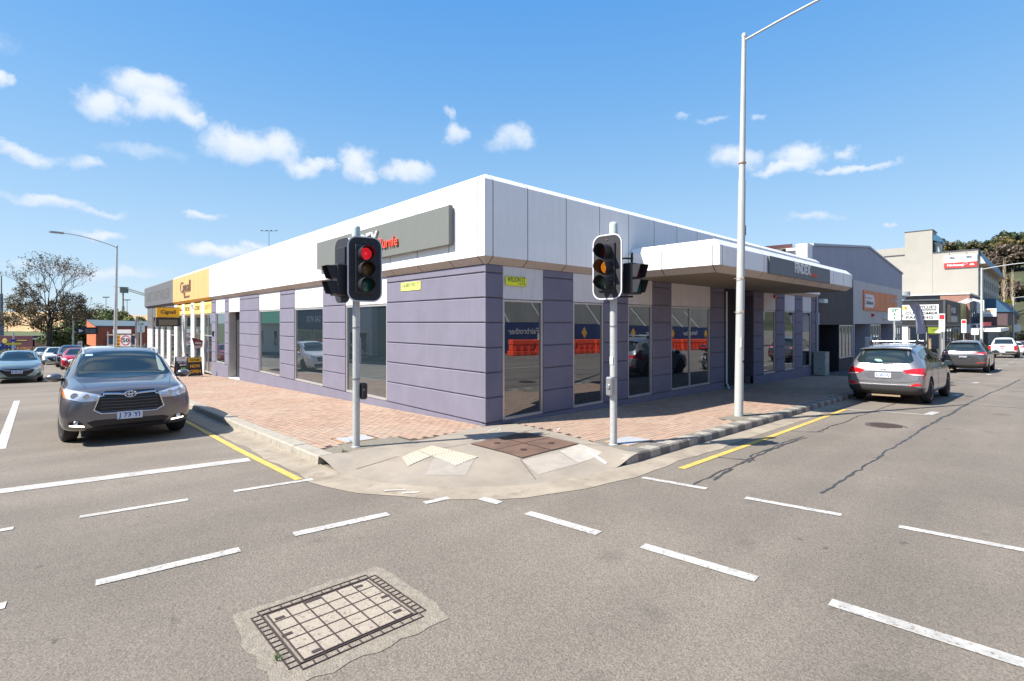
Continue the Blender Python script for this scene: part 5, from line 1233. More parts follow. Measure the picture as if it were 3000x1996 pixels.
def plate_on(root, x, z, txt, yawsign, w=.372, h=.134, bg=None, tcol=None, tilt=0):
    mb = MB(); mb.box(-.004, .004, -w/2, w/2, -h/2, h/2, bv=.002); p = ob('number_plate', mb, bg or M_plate, root); p.location = (x, 0, z); p.rotation_euler = (0, 0, 0 if yawsign > 0 else PI)
    tm = text_mesh(txt, h*.82, width=w*.84, depth=.0008, bold=.002); tm.v = [(.006+q[2], q[0], q[1]) for q in tm.v]; ob('lettering', tm, tcol or M_ptxt, p, fix=False)
    return p
def mirrors(root, x, z, y, m, size=(.20, .26, .17)):
    for sg in (1, -1):
        bm = bmesh.new(); bmesh.ops.create_uvsphere(bm, u_segments=14, v_segments=8, radius=1)
        for v in bm.verts:
            c = v.co; v.co = Vector((max(-.4, c.x)*size[0]*.5, c.y*size[1]*.5, c.z*size[2]*.5*(1 - .15*c.y*sg)))
        mb = MB(); mb.bm(bm); mb.v = [(p[0]+x, p[1]+sg*(y+size[1]*.5), p[2]+z) for p in mb.v]; h = ob('door_mirror', mb, m, root, smooth=50)
        mb = MB(); mb.prism(rrect(size[1]*.82, size[2]*.72, .04, 3), lambda u, v_: (x-size[0]*.21, sg*(y+size[1]*.5)+u, z+v_), lambda u, v_: (x-size[0]*.225, sg*(y+size[1]*.5)+u, z+v_)); ob('mirror_glass', mb, M_cglass, h)
        mb = MB(); mb.tube([(x, sg*(y-.04), z-.05), (x, sg*(y+.05), z-.03)], .03, 8); ob('stalk', mb, M_black, h)
BODY = {}
def shell_of(kind, st, L_, W_, wx, wr, paint):
    key = kind
    if key not in BODY: BODY[key] = body_mesh('body', st, L_, W_, wx, wr, paint)
    me, bvh = BODY[key]; me2 = me.copy(); me2.materials[0] = paint
    return me2, bvh
def seam(bvh, root, pts, par, r=.004):
    """a shut line: fine dark tube lying just on the skin; pts in (x,z) on both sides"""
    for sg in (1, -1):
        path = []
        for i in range(len(pts)-1):
            for k in range(6):
                a = Vector(pts[i]).lerp(Vector(pts[i+1]), k/6); h = bvh.ray_cast(Vector((a.x, 3*sg, a.y)), Vector((0, -sg, 0)))[0]
                if h: path.append(h)
        if len(path) > 2: mb = MB(); mb.tube(path, r, 5); ob('shut_line', mb, M_well, par)
# ---- large SUV (stop line)
ST_HI = [(0, .38, .70, .84, .74, .70, .56), (.05, .29, .78, .93, .885, .82, .66), (.16, .24, .86, 1.00, .965, .90, .74), (.40, .22, .93, 1.06, .985, .93, .79), (.95, .22, .99, 1.12, .985, .935, .81),
         (1.24, .22, 1.03, 1.155, .985, .935, .81), (1.36, .22, 1.05, 1.21, .985, .93, .77), (1.75, .22, 1.07, 1.49, .985, .925, .71), (2.12, .22, 1.08, 1.665, .985, .92, .665), (2.7, .22, 1.09, 1.70, .985, .92, .67), (3.5, .22, 1.10, 1.69, .985, .92, .665),
         (4.25, .22, 1.11, 1.65, .975, .91, .64), (4.50, .24, 1.11, 1.58, .965, .89, .62), (4.70, .28, 1.05, 1.28, .93, .85, .62), (4.82, .36, .96, 1.12, .87, .78, .60), (4.88, .42, .80, .96, .74, .66, .50)]
P_hi = carpaint('bronze_grey_paint', (.185, .172, .176), .65, .28)
def suv_large(paint, label, group, detail=True):
    L_ = 4.86; root = empty('parked_car', (0, 0, 0), label, 'car', group); wx = (L_/2-.97, -L_/2+1.10); wr = .375
    me, bvh = shell_of('hi', ST_HI, L_, 1.93, wx, wr+.045, paint); b = ob('body', me, None, root)
    ws = [(-.72, 1.16), (-.765, 1.20), (-.66, 1.585), (-.3, 1.63), (.3, 1.63), (.66, 1.585), (.765, 1.20), (.72, 1.16), (0, 1.13)]
    wsc = pobj('windscreen', bvh, ws, 'f', M_cglass, root, .004)
    pobj('rear_window', bvh, [(-.66, 1.20), (-.55, 1.53), (.55, 1.53), (.66, 1.20)], 'r', M_cglass, root, .004)
    f = L_/2
    pobj('side_window', bvh, [(f-1.70, 1.13), (f-2.75, 1.14), (f-2.75, 1.54), (f-2.35, 1.54), (f-2.0, 1.42)], 's', M_cglass, root, .004, both=True)
    pobj('side_window', bvh, [(f-2.84, 1.14), (f-3.72, 1.15), (f-3.72, 1.53), (f-2.84, 1.54)], 's', M_cglass, root, .004, both=True)
    pobj('side_window', bvh, [(f-3.80, 1.16), (f-4.42, 1.21), (f-4.25, 1.46), (f-3.80, 1.51)], 's', M_cglass, root, .004, both=True)
    # grille, lamps, bumper openings
    gp = [(-.40, .575), (-.50, .63), (-.435, .86), (-.36, .945), (.36, .945), (.435, .86), (.50, .63), (.40, .575)]
    g = pobj('grille', bvh, gp, 'f', M_grl, root, .004)
    def ribbon(name, pts, wd, m, par, off=.014):
        mb = MB(); v = []
        dense = []
        for i in range(len(pts)-1):
            for k in range(7): dense.append(Vector(pts[i]).lerp(Vector(pts[i+1]), k/7))
        dense.append(Vector(pts[-1])); path = []
        for q in dense:
            h, nrm, _, _ = bvh.ray_cast(Vector((4, q.x, q.y)), Vector((-1, 0, 0)))
            if h: path.append(h + Vector((off, 0, 0)))
        mb.tube(path, wd, 8); return ob(name, mb, m, par, smooth=50)
    ribbon('chrome_surround', [(-.37, .875), (-.44, .86), (-.51, .63), (-.40, .56), (0, .55), (.40, .56), (.51, .63), (.44, .86), (.37, .875)], .013, M_chrome, g)
    ribbon('chrome_bar', [(-.385, .905), (-.2, .895), (0, .875), (.2, .895), (.385, .905)], .020, M_chrome, g, .012)
    for z in (.82, .765, .71, .655, .60): ribbon('grille_slat', [(-.42, z), (0, z-.008), (.42, z)], .009, M_alud, g, .012)
    h0 = bvh.ray_cast(Vector((4, 0, .88)), Vector((-1, 0, 0)))[0]
    mb = MB()
    for (ry, rz_, tt) in ((.082, .056, .010),): mb.add([(h0.x+.03, ry*math.cos(2*PI*k/28), .885+rz_*math.sin(2*PI*k/28)) for k in range(28)], [tuple(range(28))])
    ob('badge_field', mb, M_grl, g, fix=False)
    mb = MB()
    def ell(cy, cz, ry, rz_, r): mb.tube([(h0.x+.033, cy+ry*math.cos(2*PI*k/28), cz+rz_*math.sin(2*PI*k/28)) for k in range(29)], r, 6, cap=False)
    ell(0, .885, .082, .056, .008); ell(0, .885, .026, .052, .006); ell(0, .91, .062, .022, .006); ob('badge', mb, M_chrome, g, smooth=50)
    hp = [(.42, .885), (.475, .785), (.68, .785), (.90, .85), (.945, .985), (.84, .985), (.62, .94)]
    for o in pobj('headlight', bvh, hp, 'f', M_hl, root, .006, both=True):
        sg = 1 if sum(v.co.y for v in o.data.vertices) > 0 else -1
        for (cy, cz, rr) in ((.61, .865, .05), (.77, .885, .055)):
            h = bvh.ray_cast(Vector((4, cy*sg, cz)), Vector((-1, 0, 0)))[0]; mb = MB(); mb.lathe([(rr, .012), (rr*.8, .018), (rr*.75, .008), (0, .004)], (h.x, h.y, h.z), 'x', 18); ob('projector', mb, M_hlin, o, smooth=40)
        mb = patch(bvh, [(p[0]*sg, p[1]) for p in [(.875, .845), (.905, .855), (.95, .985), (.92, .985)]], 'f', .010); ob('indicator', mb, M_amb, o, smooth=45)
    pobj('lower_intake', bvh, [(-.60, .415), (-.50, .315), (.50, .315), (.60, .415), (.5, .45), (-.5, .45)], 'f', M_grl, root, .004)
    pobj('skid_panel', bvh, [(-.62, .30), (-.52, .245), (.52, .245), (.62, .30), (.5, .315), (-.5, .315)], 'f', M_clad, root, .005)
    for o in pobj('fog_lamp_bay', bvh, [(.62, .33), (.83, .36), (.84, .44), (.74, .47), (.66, .41)], 'f', M_grl, root, .004, both=True):
        sg = 1 if sum(v.co.y for v in o.data.vertices) > 0 else -1
        h = bvh.ray_cast(Vector((4, .745*sg, .43)), Vector((-1, 0, 0)))[0]; mb = MB(); mb.lathe([(.034, .008), (.028, .016), (.0, .008)], (h.x, h.y, h.z), 'x', 16); ob('fog_lamp', mb, M_hlin, o, smooth=40)
        mb = patch(bvh, [(p[0]*sg, p[1]) for p in [(.63, .343), (.825, .373), (.83, .392), (.64, .368)]], 'f', .012); ob('led_strip', mb, M_drl, o, smooth=45)
    hp_ = bvh.ray_cast(Vector((4, 0, .49)), Vector((-1, 0, 0)))[0]; plate_on(root, hp_.x+.02, .505, 'J 73 YI' if detail else 'B 49 KD', 1)
    # bonnet lines, wiper, sticker, rails
    seam(bvh, root, [(f-1.32, .34), (f-1.36, .95), (f-1.75, 1.14)], b); seam(bvh, root, [(f-2.80, .30), (f-2.80, 1.14)], b); seam(bvh, root, [(f-3.76, .50), (f-3.72, 1.14)], b)
    mb = MB()
    for sg in (1, -1): 
        pa = []
        for k in range(13):
            x = f-.22 - k*.085; h = bvh.ray_cast(Vector((x, sg*(.62+.012*k), 4)), Vector((0, 0, -1)))[0]
            if h: pa.append(h)
        mb.tube(pa, .004, 5)
    ob('bonnet_line', mb, M_well, b, kind='stuff')
    mb = MB(); mb.tube([bvh.ray_cast(Vector((4, y, z)), Vector((-1, 0, 0)))[0] + Vector((.014, 0, .004)) for y, z in ((-.45, 1.175), (-.2, 1.165), (.12, 1.155))], .007, 5); mb.tube([bvh.ray_cast(Vector((4, y, z)), Vector((-1, 0, 0)))[0] + Vector((.014, 0, .004)) for y, z in ((.2, 1.155), (.42, 1.17), (.64, 1.185))], .007, 5); ob('wiper', mb, M_black, wsc)
    ob('registration_label', patch(bvh, [(-.60, 1.54), (-.48, 1.545), (-.48, 1.58), (-.59, 1.575)], 'f', .007), mat('pale_blue_label', (.35, .5, .75), .5), wsc)
    ob('sun_shade_reflection', patch(bvh, [(.58, 1.24), (.65, 1.21), (.69, 1.24), (.63, 1.46), (.58, 1.54), (.57, 1.44)], 'f', .007), mat('pale_green_reflection', (.28, .36, .31), .5), wsc)  # reflection in the windscreen, painted as a pale green patch on the glass
    for sg in (1, -1):
        pa = []
        for k in range(12):
            x = f-2.02 - k*.2; h = bvh.ray_cast(Vector((x, sg*.60, 4)), Vector((0, 0, -1)))[0]
            if h: pa.append(h + Vector((0, sg*.02, .035 if 0 < k < 11 else .0)))
        mb = MB(); mb.tube(pa, .022, 8); ob('roof_rail', mb, mat('silver_rail', (.58, .60, .62), .3, metal=.6), root, smooth=50)
    mirrors(root, f-1.62, 1.14, .93, paint); wheels_on(root, wx, .83, wr, .235, steer=R_(7) if detail else 0)
    pobj('tail_light', bvh, [(.66, .98), (.66, 1.10), (.86, 1.14), (.86, 1.0)], 'r', M_tail, root, .006, both=True)
    return root
hi = suv_large(P_hi, 'dark bronze-grey SUV facing us at the left stop line with daytime lights on', None)
place(hi, -5.20, 6.22, R_(-90 - 1.5))
# ---- compact SUV, seen from behind
ST_IX = [(0, .42, .66, .78, .54, .52, .40), (.05, .30, .74, .90, .78, .72, .56), (.18, .22, .86, 1.0, .88, .83, .66), (.5, .20, .93, 1.06, .905, .86, .70), (.95, .20, .98, 1.12, .912, .87, .72), (1.12, .20, 1.0, 1.17, .912, .865, .69),
         (1.5, .20, 1.02, 1.42, .912, .86, .63), (1.9, .20, 1.03, 1.62, .912, .855, .59), (2.5, .20, 1.05, 1.665, .912, .855, .595), (3.2, .20, 1.07, 1.65, .912, .85, .59), (3.85, .20, 1.09, 1.60, .912, .845, .565), (4.05, .22, 1.09, 1.55, .912, .835, .55),
         (4.20, .25, 1.06, 1.36, .905, .82, .565), (4.32, .28, .99, 1.16, .89, .80, .58), (4.40, .32, .88, 1.0, .85, .77, .56), (4.44, .40, .76, .86, .72, .64, .45)]
def tail_detail_ix(root, bvh, me_b, paint):
    """wrap-round tail lamps, plate recess, dark lower bumper"""
    pass
M_chr2 = M_chrome
def suv_compact(paint, label, group, rear='ix', plate='D 20 GQ', pbg=None, ptc=None, rack=True, front=False, name='parked_car'):
    L_ = 4.42; root = empty(name, (0, 0, 0), label, 'car', group); wx = (L_/2-.86, -L_/2+.92); wr = .355
    me, bvh = shell_of('ix', ST_IX, L_, 1.83, wx, wr+.04, paint); b = ob('body', me, None, root); f = L_/2
    pobj('windscreen', bvh, [(-.66, 1.14), (-.55, 1.56), (0, 1.60), (.55, 1.56), (.66, 1.14), (0, 1.12)], 'f', M_cglass, root, .004)
    rw_ = pobj('rear_window', bvh, [(-.60, 1.13), (-.66, 1.20), (-.555, 1.50), (0, 1.535), (.555, 1.50), (.66, 1.20), (.60, 1.13), (0, 1.085)], 'r', M_cglass, root, .004)
    pobj('side_window', bvh, [(f-1.42, 1.09), (f-2.42, 1.10), (f-2.42, 1.54), (f-2.1, 1.53), (f-1.72, 1.36)], 's', M_cglass, root, .004, both=True)
    pobj('side_window', bvh, [(f-2.50, 1.10), (f-3.30, 1.14), (f-3.26, 1.50), (f-2.50, 1.54)], 's', M_cglass, root, .004, both=True)
    pobj('side_window', bvh, [(f-3.38, 1.16), (f-3.92, 1.26), (f-3.72, 1.42), (f-3.36, 1.47)], 's', M_cglass, root, .004, both=True)
    dk = P_dark_body
    lowr = pobj('lower_bumper', bvh, [(-.84, .30), (-.885, .46), (-.62, .515), (.62, .515), (.885, .46), (.84, .30), (.5, .235), (-.5, .235)], 'r', dk, root, .007, cuts=3)
    if rear == 'ix':
        tp = [(.44, .935), (.50, .86), (.66, .80), (.80, .79), (.885, .80), (.895, .98), (.84, 1.0), (.62, .975)]
        for o in pobj('tail_light', bvh, tp, 'r', M_tail, root, .009, both=True):
            sg = 1 if sum(v.co.y for v in o.data.vertices) > 0 else -1
            ob('clear_section', patch(bvh, [(p[0]*sg, p[1]) for p in [(.56, .845), (.66, .805), (.80, .795), (.87, .80), (.87, .825), (.72, .845)]], 'r', .013), M_tailc, o, smooth=45)
        pobj('tail_light', bvh, [(f-L_+.20, .80), (f-L_+.42, .90), (f-L_+.47, .985), (f-L_+.16, .965)], 's', M_tail, root, .008, both=True)
        for o in pobj('rear_reflector', bvh, [(.56, .50), (.82, .53), (.83, .585), (.72, .60)], 'r', M_tail, root, .010, both=True): pass
        pobj('plate_recess', bvh, [(-.36, .70), (-.44, .80), (-.46, .885), (.46, .885), (.44, .80), (.36, .70)], 'r', mat('shaded_recess_paint', (.20, .20, .215), .35, metal=.5), root, .005)
        def rib(name, pts, r, m, off=.012):
            path = []
            for i in range(len(pts)-1):
                for k in range(8):
                    q = Vector(pts[i]).lerp(Vector(pts[i+1]), k/8); h = bvh.ray_cast(Vector((-4, q.x, q.y)), Vector((1, 0, 0)))[0]
                    if h: path.append(h + Vector((-off, 0, 0)))
            mb = MB(); mb.tube(path, r, 6); return ob(name, mb, m, root, smooth=50)
        rib('tailgate_handle_line', [(-.42, .885), (0, .89), (.42, .885)], .010, M_black, .006)
        rib('shut_line', [(-.46, .98), (-.80, .77), (-.78, .66), (-.55, .615), (0, .60), (.55, .615), (.78, .66), (.80, .77), (.46, .98)], .004, M_well, .000)
        rib('bumper_crease', [(-.82, .545), (0, .535), (.82, .545)], .006, mat('bright_edge', (.16, .16, .17), .4, metal=.5), .0)
        h = bvh.ray_cast(Vector((-4, 0, .95)), Vector((1, 0, 0)))[0]
        mb = MB(); mb.tube([(h.x-.012, .062*math.cos(2*PI*k/24), .955+.036*math.sin(2*PI*k/24)) for k in range(25)], .006, 6, cap=False); mb.tube([(h.x-.012, -.03, .93), (h.x-.012, -.02, .98)], .006, 5); mb.tube([(h.x-.012, .03, .93), (h.x-.012, .02, .98)], .006, 5); mb.tube([(h.x-.012, -.03, .952), (h.x-.012, .03, .958)], .005, 5); ob('badge', mb, M_chrome, root, smooth=50)
        plate_on(root, bvh.ray_cast(Vector((-4, 0, .79)), Vector((1, 0, 0)))[0].x-.018, .79, plate, -1, bg=M_plate)
        mb = MB(); mb.box(-L_/2+.06, -L_/2+.09, -.36, .30, .20, .245); ob('exhaust_tray', mb, mat('tan_heat_shield', (.32, .24, .15), .6, metal=.3), root)
    else:
        for o in pobj('tail_light', bvh, [(.40, .975), (.42, 1.02), (.88, 1.05), (.90, .985), (.82, .94), (.70, .965)], 'r', M_tail, root, .009, both=True):
            sg = 1 if sum(v.co.y for v in o.data.vertices) > 0 else -1
            ob('clear_section', patch(bvh, [(p[0]*sg, p[1]) for p in [(.42, .985), (.44, .955), (.74, .93), (.80, .95), (.70, .975)]], 'r', .012), M_tailc, o, smooth=45)
        pobj('rear_reflector', bvh, [(.48, .50), (.80, .52), (.80, .545), (.48, .53)], 'r', M_tail, root, .012, both=True)
        pobj('tailgate_trim', bvh, [(-.62, .60), (-.58, .66), (.58, .66), (.62, .60)], 'r', M_clad, root, .007)
        plate_on(root, bvh.ray_cast(Vector((-4, 0, .82)), Vector((1, 0, 0)))[0].x-.018, .82, plate, -1, bg=pbg or M_plate, tcol=ptc)
        mb = MB(); h = bvh.ray_cast(Vector((-4, 0, .96)), Vector((1, 0, 0)))[0]; mb.tube([(h.x-.01, .055*math.cos(2*PI*k/20), .96+.035*math.sin(2*PI*k/20)) for k in range(21)], .006, 6, cap=False); ob('badge', mb, M_chrome, root)
    mb = MB(); mb.box(-.02, .03, -.22, .22, 1.545, 1.565); mb.v = [(p[0]-L_/2+.34, p[1], p[2]) for p in mb.v]; ob('high_brake_light', mb, mat('dark_red_lens', (.25, .01, .01), .2), root)
    sp = MB(); sp.prism([(-.62, 1.515), (-.52, 1.55), (0, 1.575), (.52, 1.55), (.62, 1.515), (0, 1.54)], lambda y, z: (-L_/2+.50, y, z+.01), lambda y, z: (-L_/2+.27, y, z-.005)); ob('roof_spoiler', sp, paint, root, smooth=40)
    h1 = [bvh.ray_cast(Vector((-4, y, z)), Vector((1, 0, 0)))[0] for y, z in ((.05, 1.115), (-.15, 1.135), (-.42, 1.145))]
    mb = MB(); mb.tube([p + Vector((-.02, 0, 0)) for p in h1], .010, 6); ob('rear_wiper', mb, M_black, rw_)
    if rear == 'ix': ob('rear_shelf_toy', patch(bvh, [(.02, 1.17), (.13, 1.16), (.22, 1.20), (.20, 1.235), (.08, 1.225)], 'r', .006), mat('mint_blob', (.20, .42, .33), .6), rw_)
    seam(bvh, root, [(f-1.10, .32), (f-1.14, .9), (f-1.44, 1.07)], b); seam(bvh, root, [(f-2.46, .28), (f-2.46, 1.08)], b); seam(bvh, root, [(f-3.30, .50), (f-3.34, 1.12)], b)
    for x in (f-2.15, f-3.05):
        for sg in (1, -1):
            h = bvh.ray_cast(Vector((x, 3*sg, .95)), Vector((0, -sg, 0)))[0]
            if h: mb = MB(); mb.tube([(x-.08, h.y+sg*.01, .95), (x-.06, h.y+sg*.028, .95), (x+.06, h.y+sg*.028, .955), (x+.08, h.y+sg*.01, .955)], .011, 6); ob('door_handle', mb, paint, root, smooth=50)
    if rack:
        for x in (f-2.05, f-3.15):
            mb = MB(); mb.tube([(x, -.56, 1.735), (x, .56, 1.735)], .019, 8); rb = ob('roof_bar', mb, mat('silver_rail', (.58, .60, .62), .3, metal=.6), root, smooth=50)
            mb = MB()
            for sg in (1, -1): mb.box(x-.05, x+.05, sg*.56-.035, sg*.56+.035, 1.62, 1.76, bv=.02)
            ob('bar_feet', mb, M_black, rb)
    mb = MB(); mb.tube([(-L_/2+.62, 0, 1.63), (-L_/2+.52, 0, 1.78)], .004, 5); ob('aerial', mb, M_black, root)
    if front:
        pobj('headlight', bvh, [(.50, .86), (.56, .76), (.80, .80), (.86, .93), (.70, .93)], 'f', M_hl, root, .006, both=True)
        pobj('grille', bvh, [(-.40, .60), (-.46, .82), (.46, .82), (.40, .60)], 'f', M_grl, root, .005); pobj('lower_intake', bvh, [(-.55, .32), (-.62, .46), (.62, .46), (.55, .32)], 'f', M_grl, root, .005)
        mb = MB(); hx = bvh.ray_cast(Vector((4, 0, .72)), Vector((-1, 0, 0)))[0].x
        for z in (.66, .72, .78): mb.box(hx+.0, hx+.014, -.40, .40, z-.008, z+.008)
        ob('grille_bars', mb, M_chrome, root); plate_on(root, bvh.ray_cast(Vector((4, 0, .5)), Vector((-1, 0, 0)))[0].x+.015, .50, 'C 41 HB', 1)
    mirrors(root, f-1.36, 1.06, .87, paint if rear != 'ix' or not rack else M_black, (.19, .24, .16)); wheels_on(root, wx, .79, wr)
    return root
P_dark_body = mat('charcoal_bumper', (.030, .028, .03), .5)
P_sil = carpaint('silver_grey_paint', (.27, .27, .29), .6, .32)
ix = suv_compact(P_sil, 'silver-grey SUV with roof bars parked nearest on the right, seen from behind', 'cars parked along the right kerb')
place(ix, 13.05, -4.47, R_(-1.5))
rv = suv_compact(carpaint('graphite_paint', (.12, .118, .12), .7, .25), 'dark grey SUV with dark number plate parked ahead of the silver-grey one', 'cars parked along the right kerb', rear='rv', plate='DON.867', pbg=mat('black_plate', (.03, .035, .06), .4), ptc=M_signw, rack=False)
place(rv, 31.3, -4.42, R_(-.5)); rv.scale = (1.04, 1.02, 1.02)
wsuv = suv_compact(carpaint('white_paint', (.68, .68, .67), .0, .3), 'white SUV parked directly behind the dark bronze-grey SUV at the left kerb', 'cars parked along the left kerb', rear='rv', plate='K 50 RT', rack=False, front=True)
place(wsuv, -4.55, 21.0, R_(-90))
nsuv = suv_compact(carpaint('navy_paint', (.035, .05, .11), .6, .25), 'navy blue SUV parked behind the red hatchback on the left street', 'cars parked along the left kerb', rear='rv', plate='F 62 LM', rack=False, front=True)
place(nsuv, -4.75, 44.6, R_(-90))
# ---- hatchbacks
ST_HA = [(0, .36, .56, .66, .54, .52, .42), (.05, .26, .62, .78, .76, .70, .55), (.18, .19, .72, .87, .86, .80, .64), (.5, .17, .80, .94, .882, .83, .68), (.90, .17, .86, 1.0, .89, .84, .70), (1.08, .17, .88, 1.05, .89, .835, .67),
         (1.5, .17, .90, 1.28, .89, .83, .60), (1.9, .17, .91, 1.43, .89, .825, .56), (2.4, .17, .93, 1.47, .89, .825, .56), (3.0, .17, .95, 1.45, .89, .82, .555), (3.6, .17, .97, 1.38, .885, .81, .53), (3.85, .19, .97, 1.30, .88, .80, .52),
         (4.05, .22, .95, 1.10, .86, .78, .54), (4.18, .26, .86, .96, .80, .73, .52), (4.26, .34, .72, .80, .68, .60, .42)]
def hatch(paint, label, group, fplate='E 38 GF', rplate=None, kind='blue'):
    L_ = 4.30; root = empty('parked_car', (0, 0, 0), label, 'car', group); wx = (L_/2-.88, -L_/2+.80); wr = .32
    me, bvh = shell_of('ha', ST_HA, L_, 1.78, wx, wr+.04, paint); b = ob('body', me, None, root); f = L_/2
    wsc = pobj('windscreen', bvh, [(-.66, 1.01), (-.55, 1.38), (0, 1.42), (.55, 1.38), (.66, 1.01), (0, .985)], 'f', M_cglass, root, .004)
    pobj('rear_window', bvh, [(-.60, 1.02), (-.52, 1.30), (0, 1.33), (.52, 1.30), (.60, 1.02)], 'r', M_cglass, root, .004)
    pobj('side_window', bvh, [(f-1.45, .96), (f-2.36, .97), (f-2.36, 1.36), (f-2.05, 1.36), (f-1.72, 1.24)], 's', M_cglass, root, .004, both=True)
    pobj('side_window', bvh, [(f-2.43, .97), (f-3.30, 1.02), (f-3.2, 1.30), (f-2.43, 1.36)], 's', M_cglass, root, .004, both=True)
    for o in pobj('headlight', bvh, [(.50, .66), (.60, .62), (.80, .68), (.87, .82), (.78, .82), (.62, .735)], 'f', M_hl, root, .006, both=True):
        sg = 1 if sum(v.co.y for v in o.data.vertices) > 0 else -1
        ob('indicator', patch(bvh, [(p[0]*sg, p[1]) for p in [(.74, .76), (.80, .74), (.85, .81), (.79, .81)]], 'f', .010), M_amb, o, smooth=45)
        h = bvh.ray_cast(Vector((4, .66*sg, .69)), Vector((-1, 0, 0)))[0]; mb = MB(); mb.lathe([(.035, .012), (.028, .018), (.0, .008)], (h.x, h.y, h.z), 'x', 14); ob('projector', mb, M_hlin, o, smooth=40)
    g = pobj('grille', bvh, [(-.30, .30), (-.50, .48), (-.58, .60), (-.40, .655), (.40, .655), (.58, .60), (.50, .48), (.30, .30)], 'f', M_grl, root, .005)
    path = [bvh.ray_cast(Vector((4, y, .645 - .06*(1-(y/.55)**2))), Vector((-1, 0, 0)))[0] + Vector((.01, 0, 0)) for y in [(-.54 + 1.08*k/12) for k in range(13)]]
    mb = MB(); mb.tube(path, .010, 6); ob('grille_bar', mb, M_chrome, g, smooth=50); path = [p - Vector((0, 0, .035)) for p in path[1:-1]]; mb = MB(); mb.tube(path, .007, 6); ob('grille_bar', mb, M_chrome, g, smooth=50)
    for o in pobj('fog_lamp_bay', bvh, [(.60, .30), (.78, .36), (.80, .46), (.70, .42)], 'f', M_grl, root, .005, both=True): pass
    plate_on(root, bvh.ray_cast(Vector((4, 0, .50)), Vector((-1, 0, 0)))[0].x+.02, .50, fplate, 1)
    pobj('tail_light', bvh, [(.50, .82), (.52, .93), (.80, .96), (.82, .80)], 'r', M_tail, root, .008, both=True)
    if rplate: plate_on(root, bvh.ray_cast(Vector((-4, 0, .75)), Vector((1, 0, 0)))[0].x-.02, .75, rplate, -1)
    seam(bvh, root, [(f-1.10, .30), (f-1.15, .8), (f-1.5, .94)], b); seam(bvh, root, [(f-2.40, .26), (f-2.40, .95)], b)
    mb = MB(); mb.tube([bvh.ray_cast(Vector((4, y, z)), Vector((-1, 0, 0)))[0] + Vector((.012, 0, .004)) for y, z in ((-.5, 1.02), (0, 1.0), (.5, 1.02))], .007, 5); ob('wiper', mb, M_black, wsc)
    mirrors(root, f-1.45, .97, .85, paint, (.17, .22, .15)); wheels_on(root, wx, .77, wr, .205)
    return root
i30 = hatch(carpaint('pale_blue_paint', (.27, .37, .38), .45, .3), 'pale blue hatchback driving towards us at the left edge', None); place(i30, -7.26, 26.6, R_(-90))
redh = hatch(carpaint('red_paint', (.50, .012, .03), .2, .25), 'bright red hatchback parked in the row on the left street', 'cars parked along the left kerb', fplate='G 17 PL'); place(redh, -4.62, 39.3, R_(-90))
for y, lb, cc in ((51.5, 'white hatchback parked behind the navy blue SUV on the left street', (.68, .68, .66)), (58.0, 'pale grey hatchback farthest in the row on the left street', (.5, .5, .47))):
    c = hatch(carpaint('white_paint' if y < 55 else 'pale_grey_paint', cc, 0, .3), lb, 'cars parked along the left kerb', fplate='B 20 WA'); place(c, -5.55 if y < 55 else -6.3, y, R_(-90))
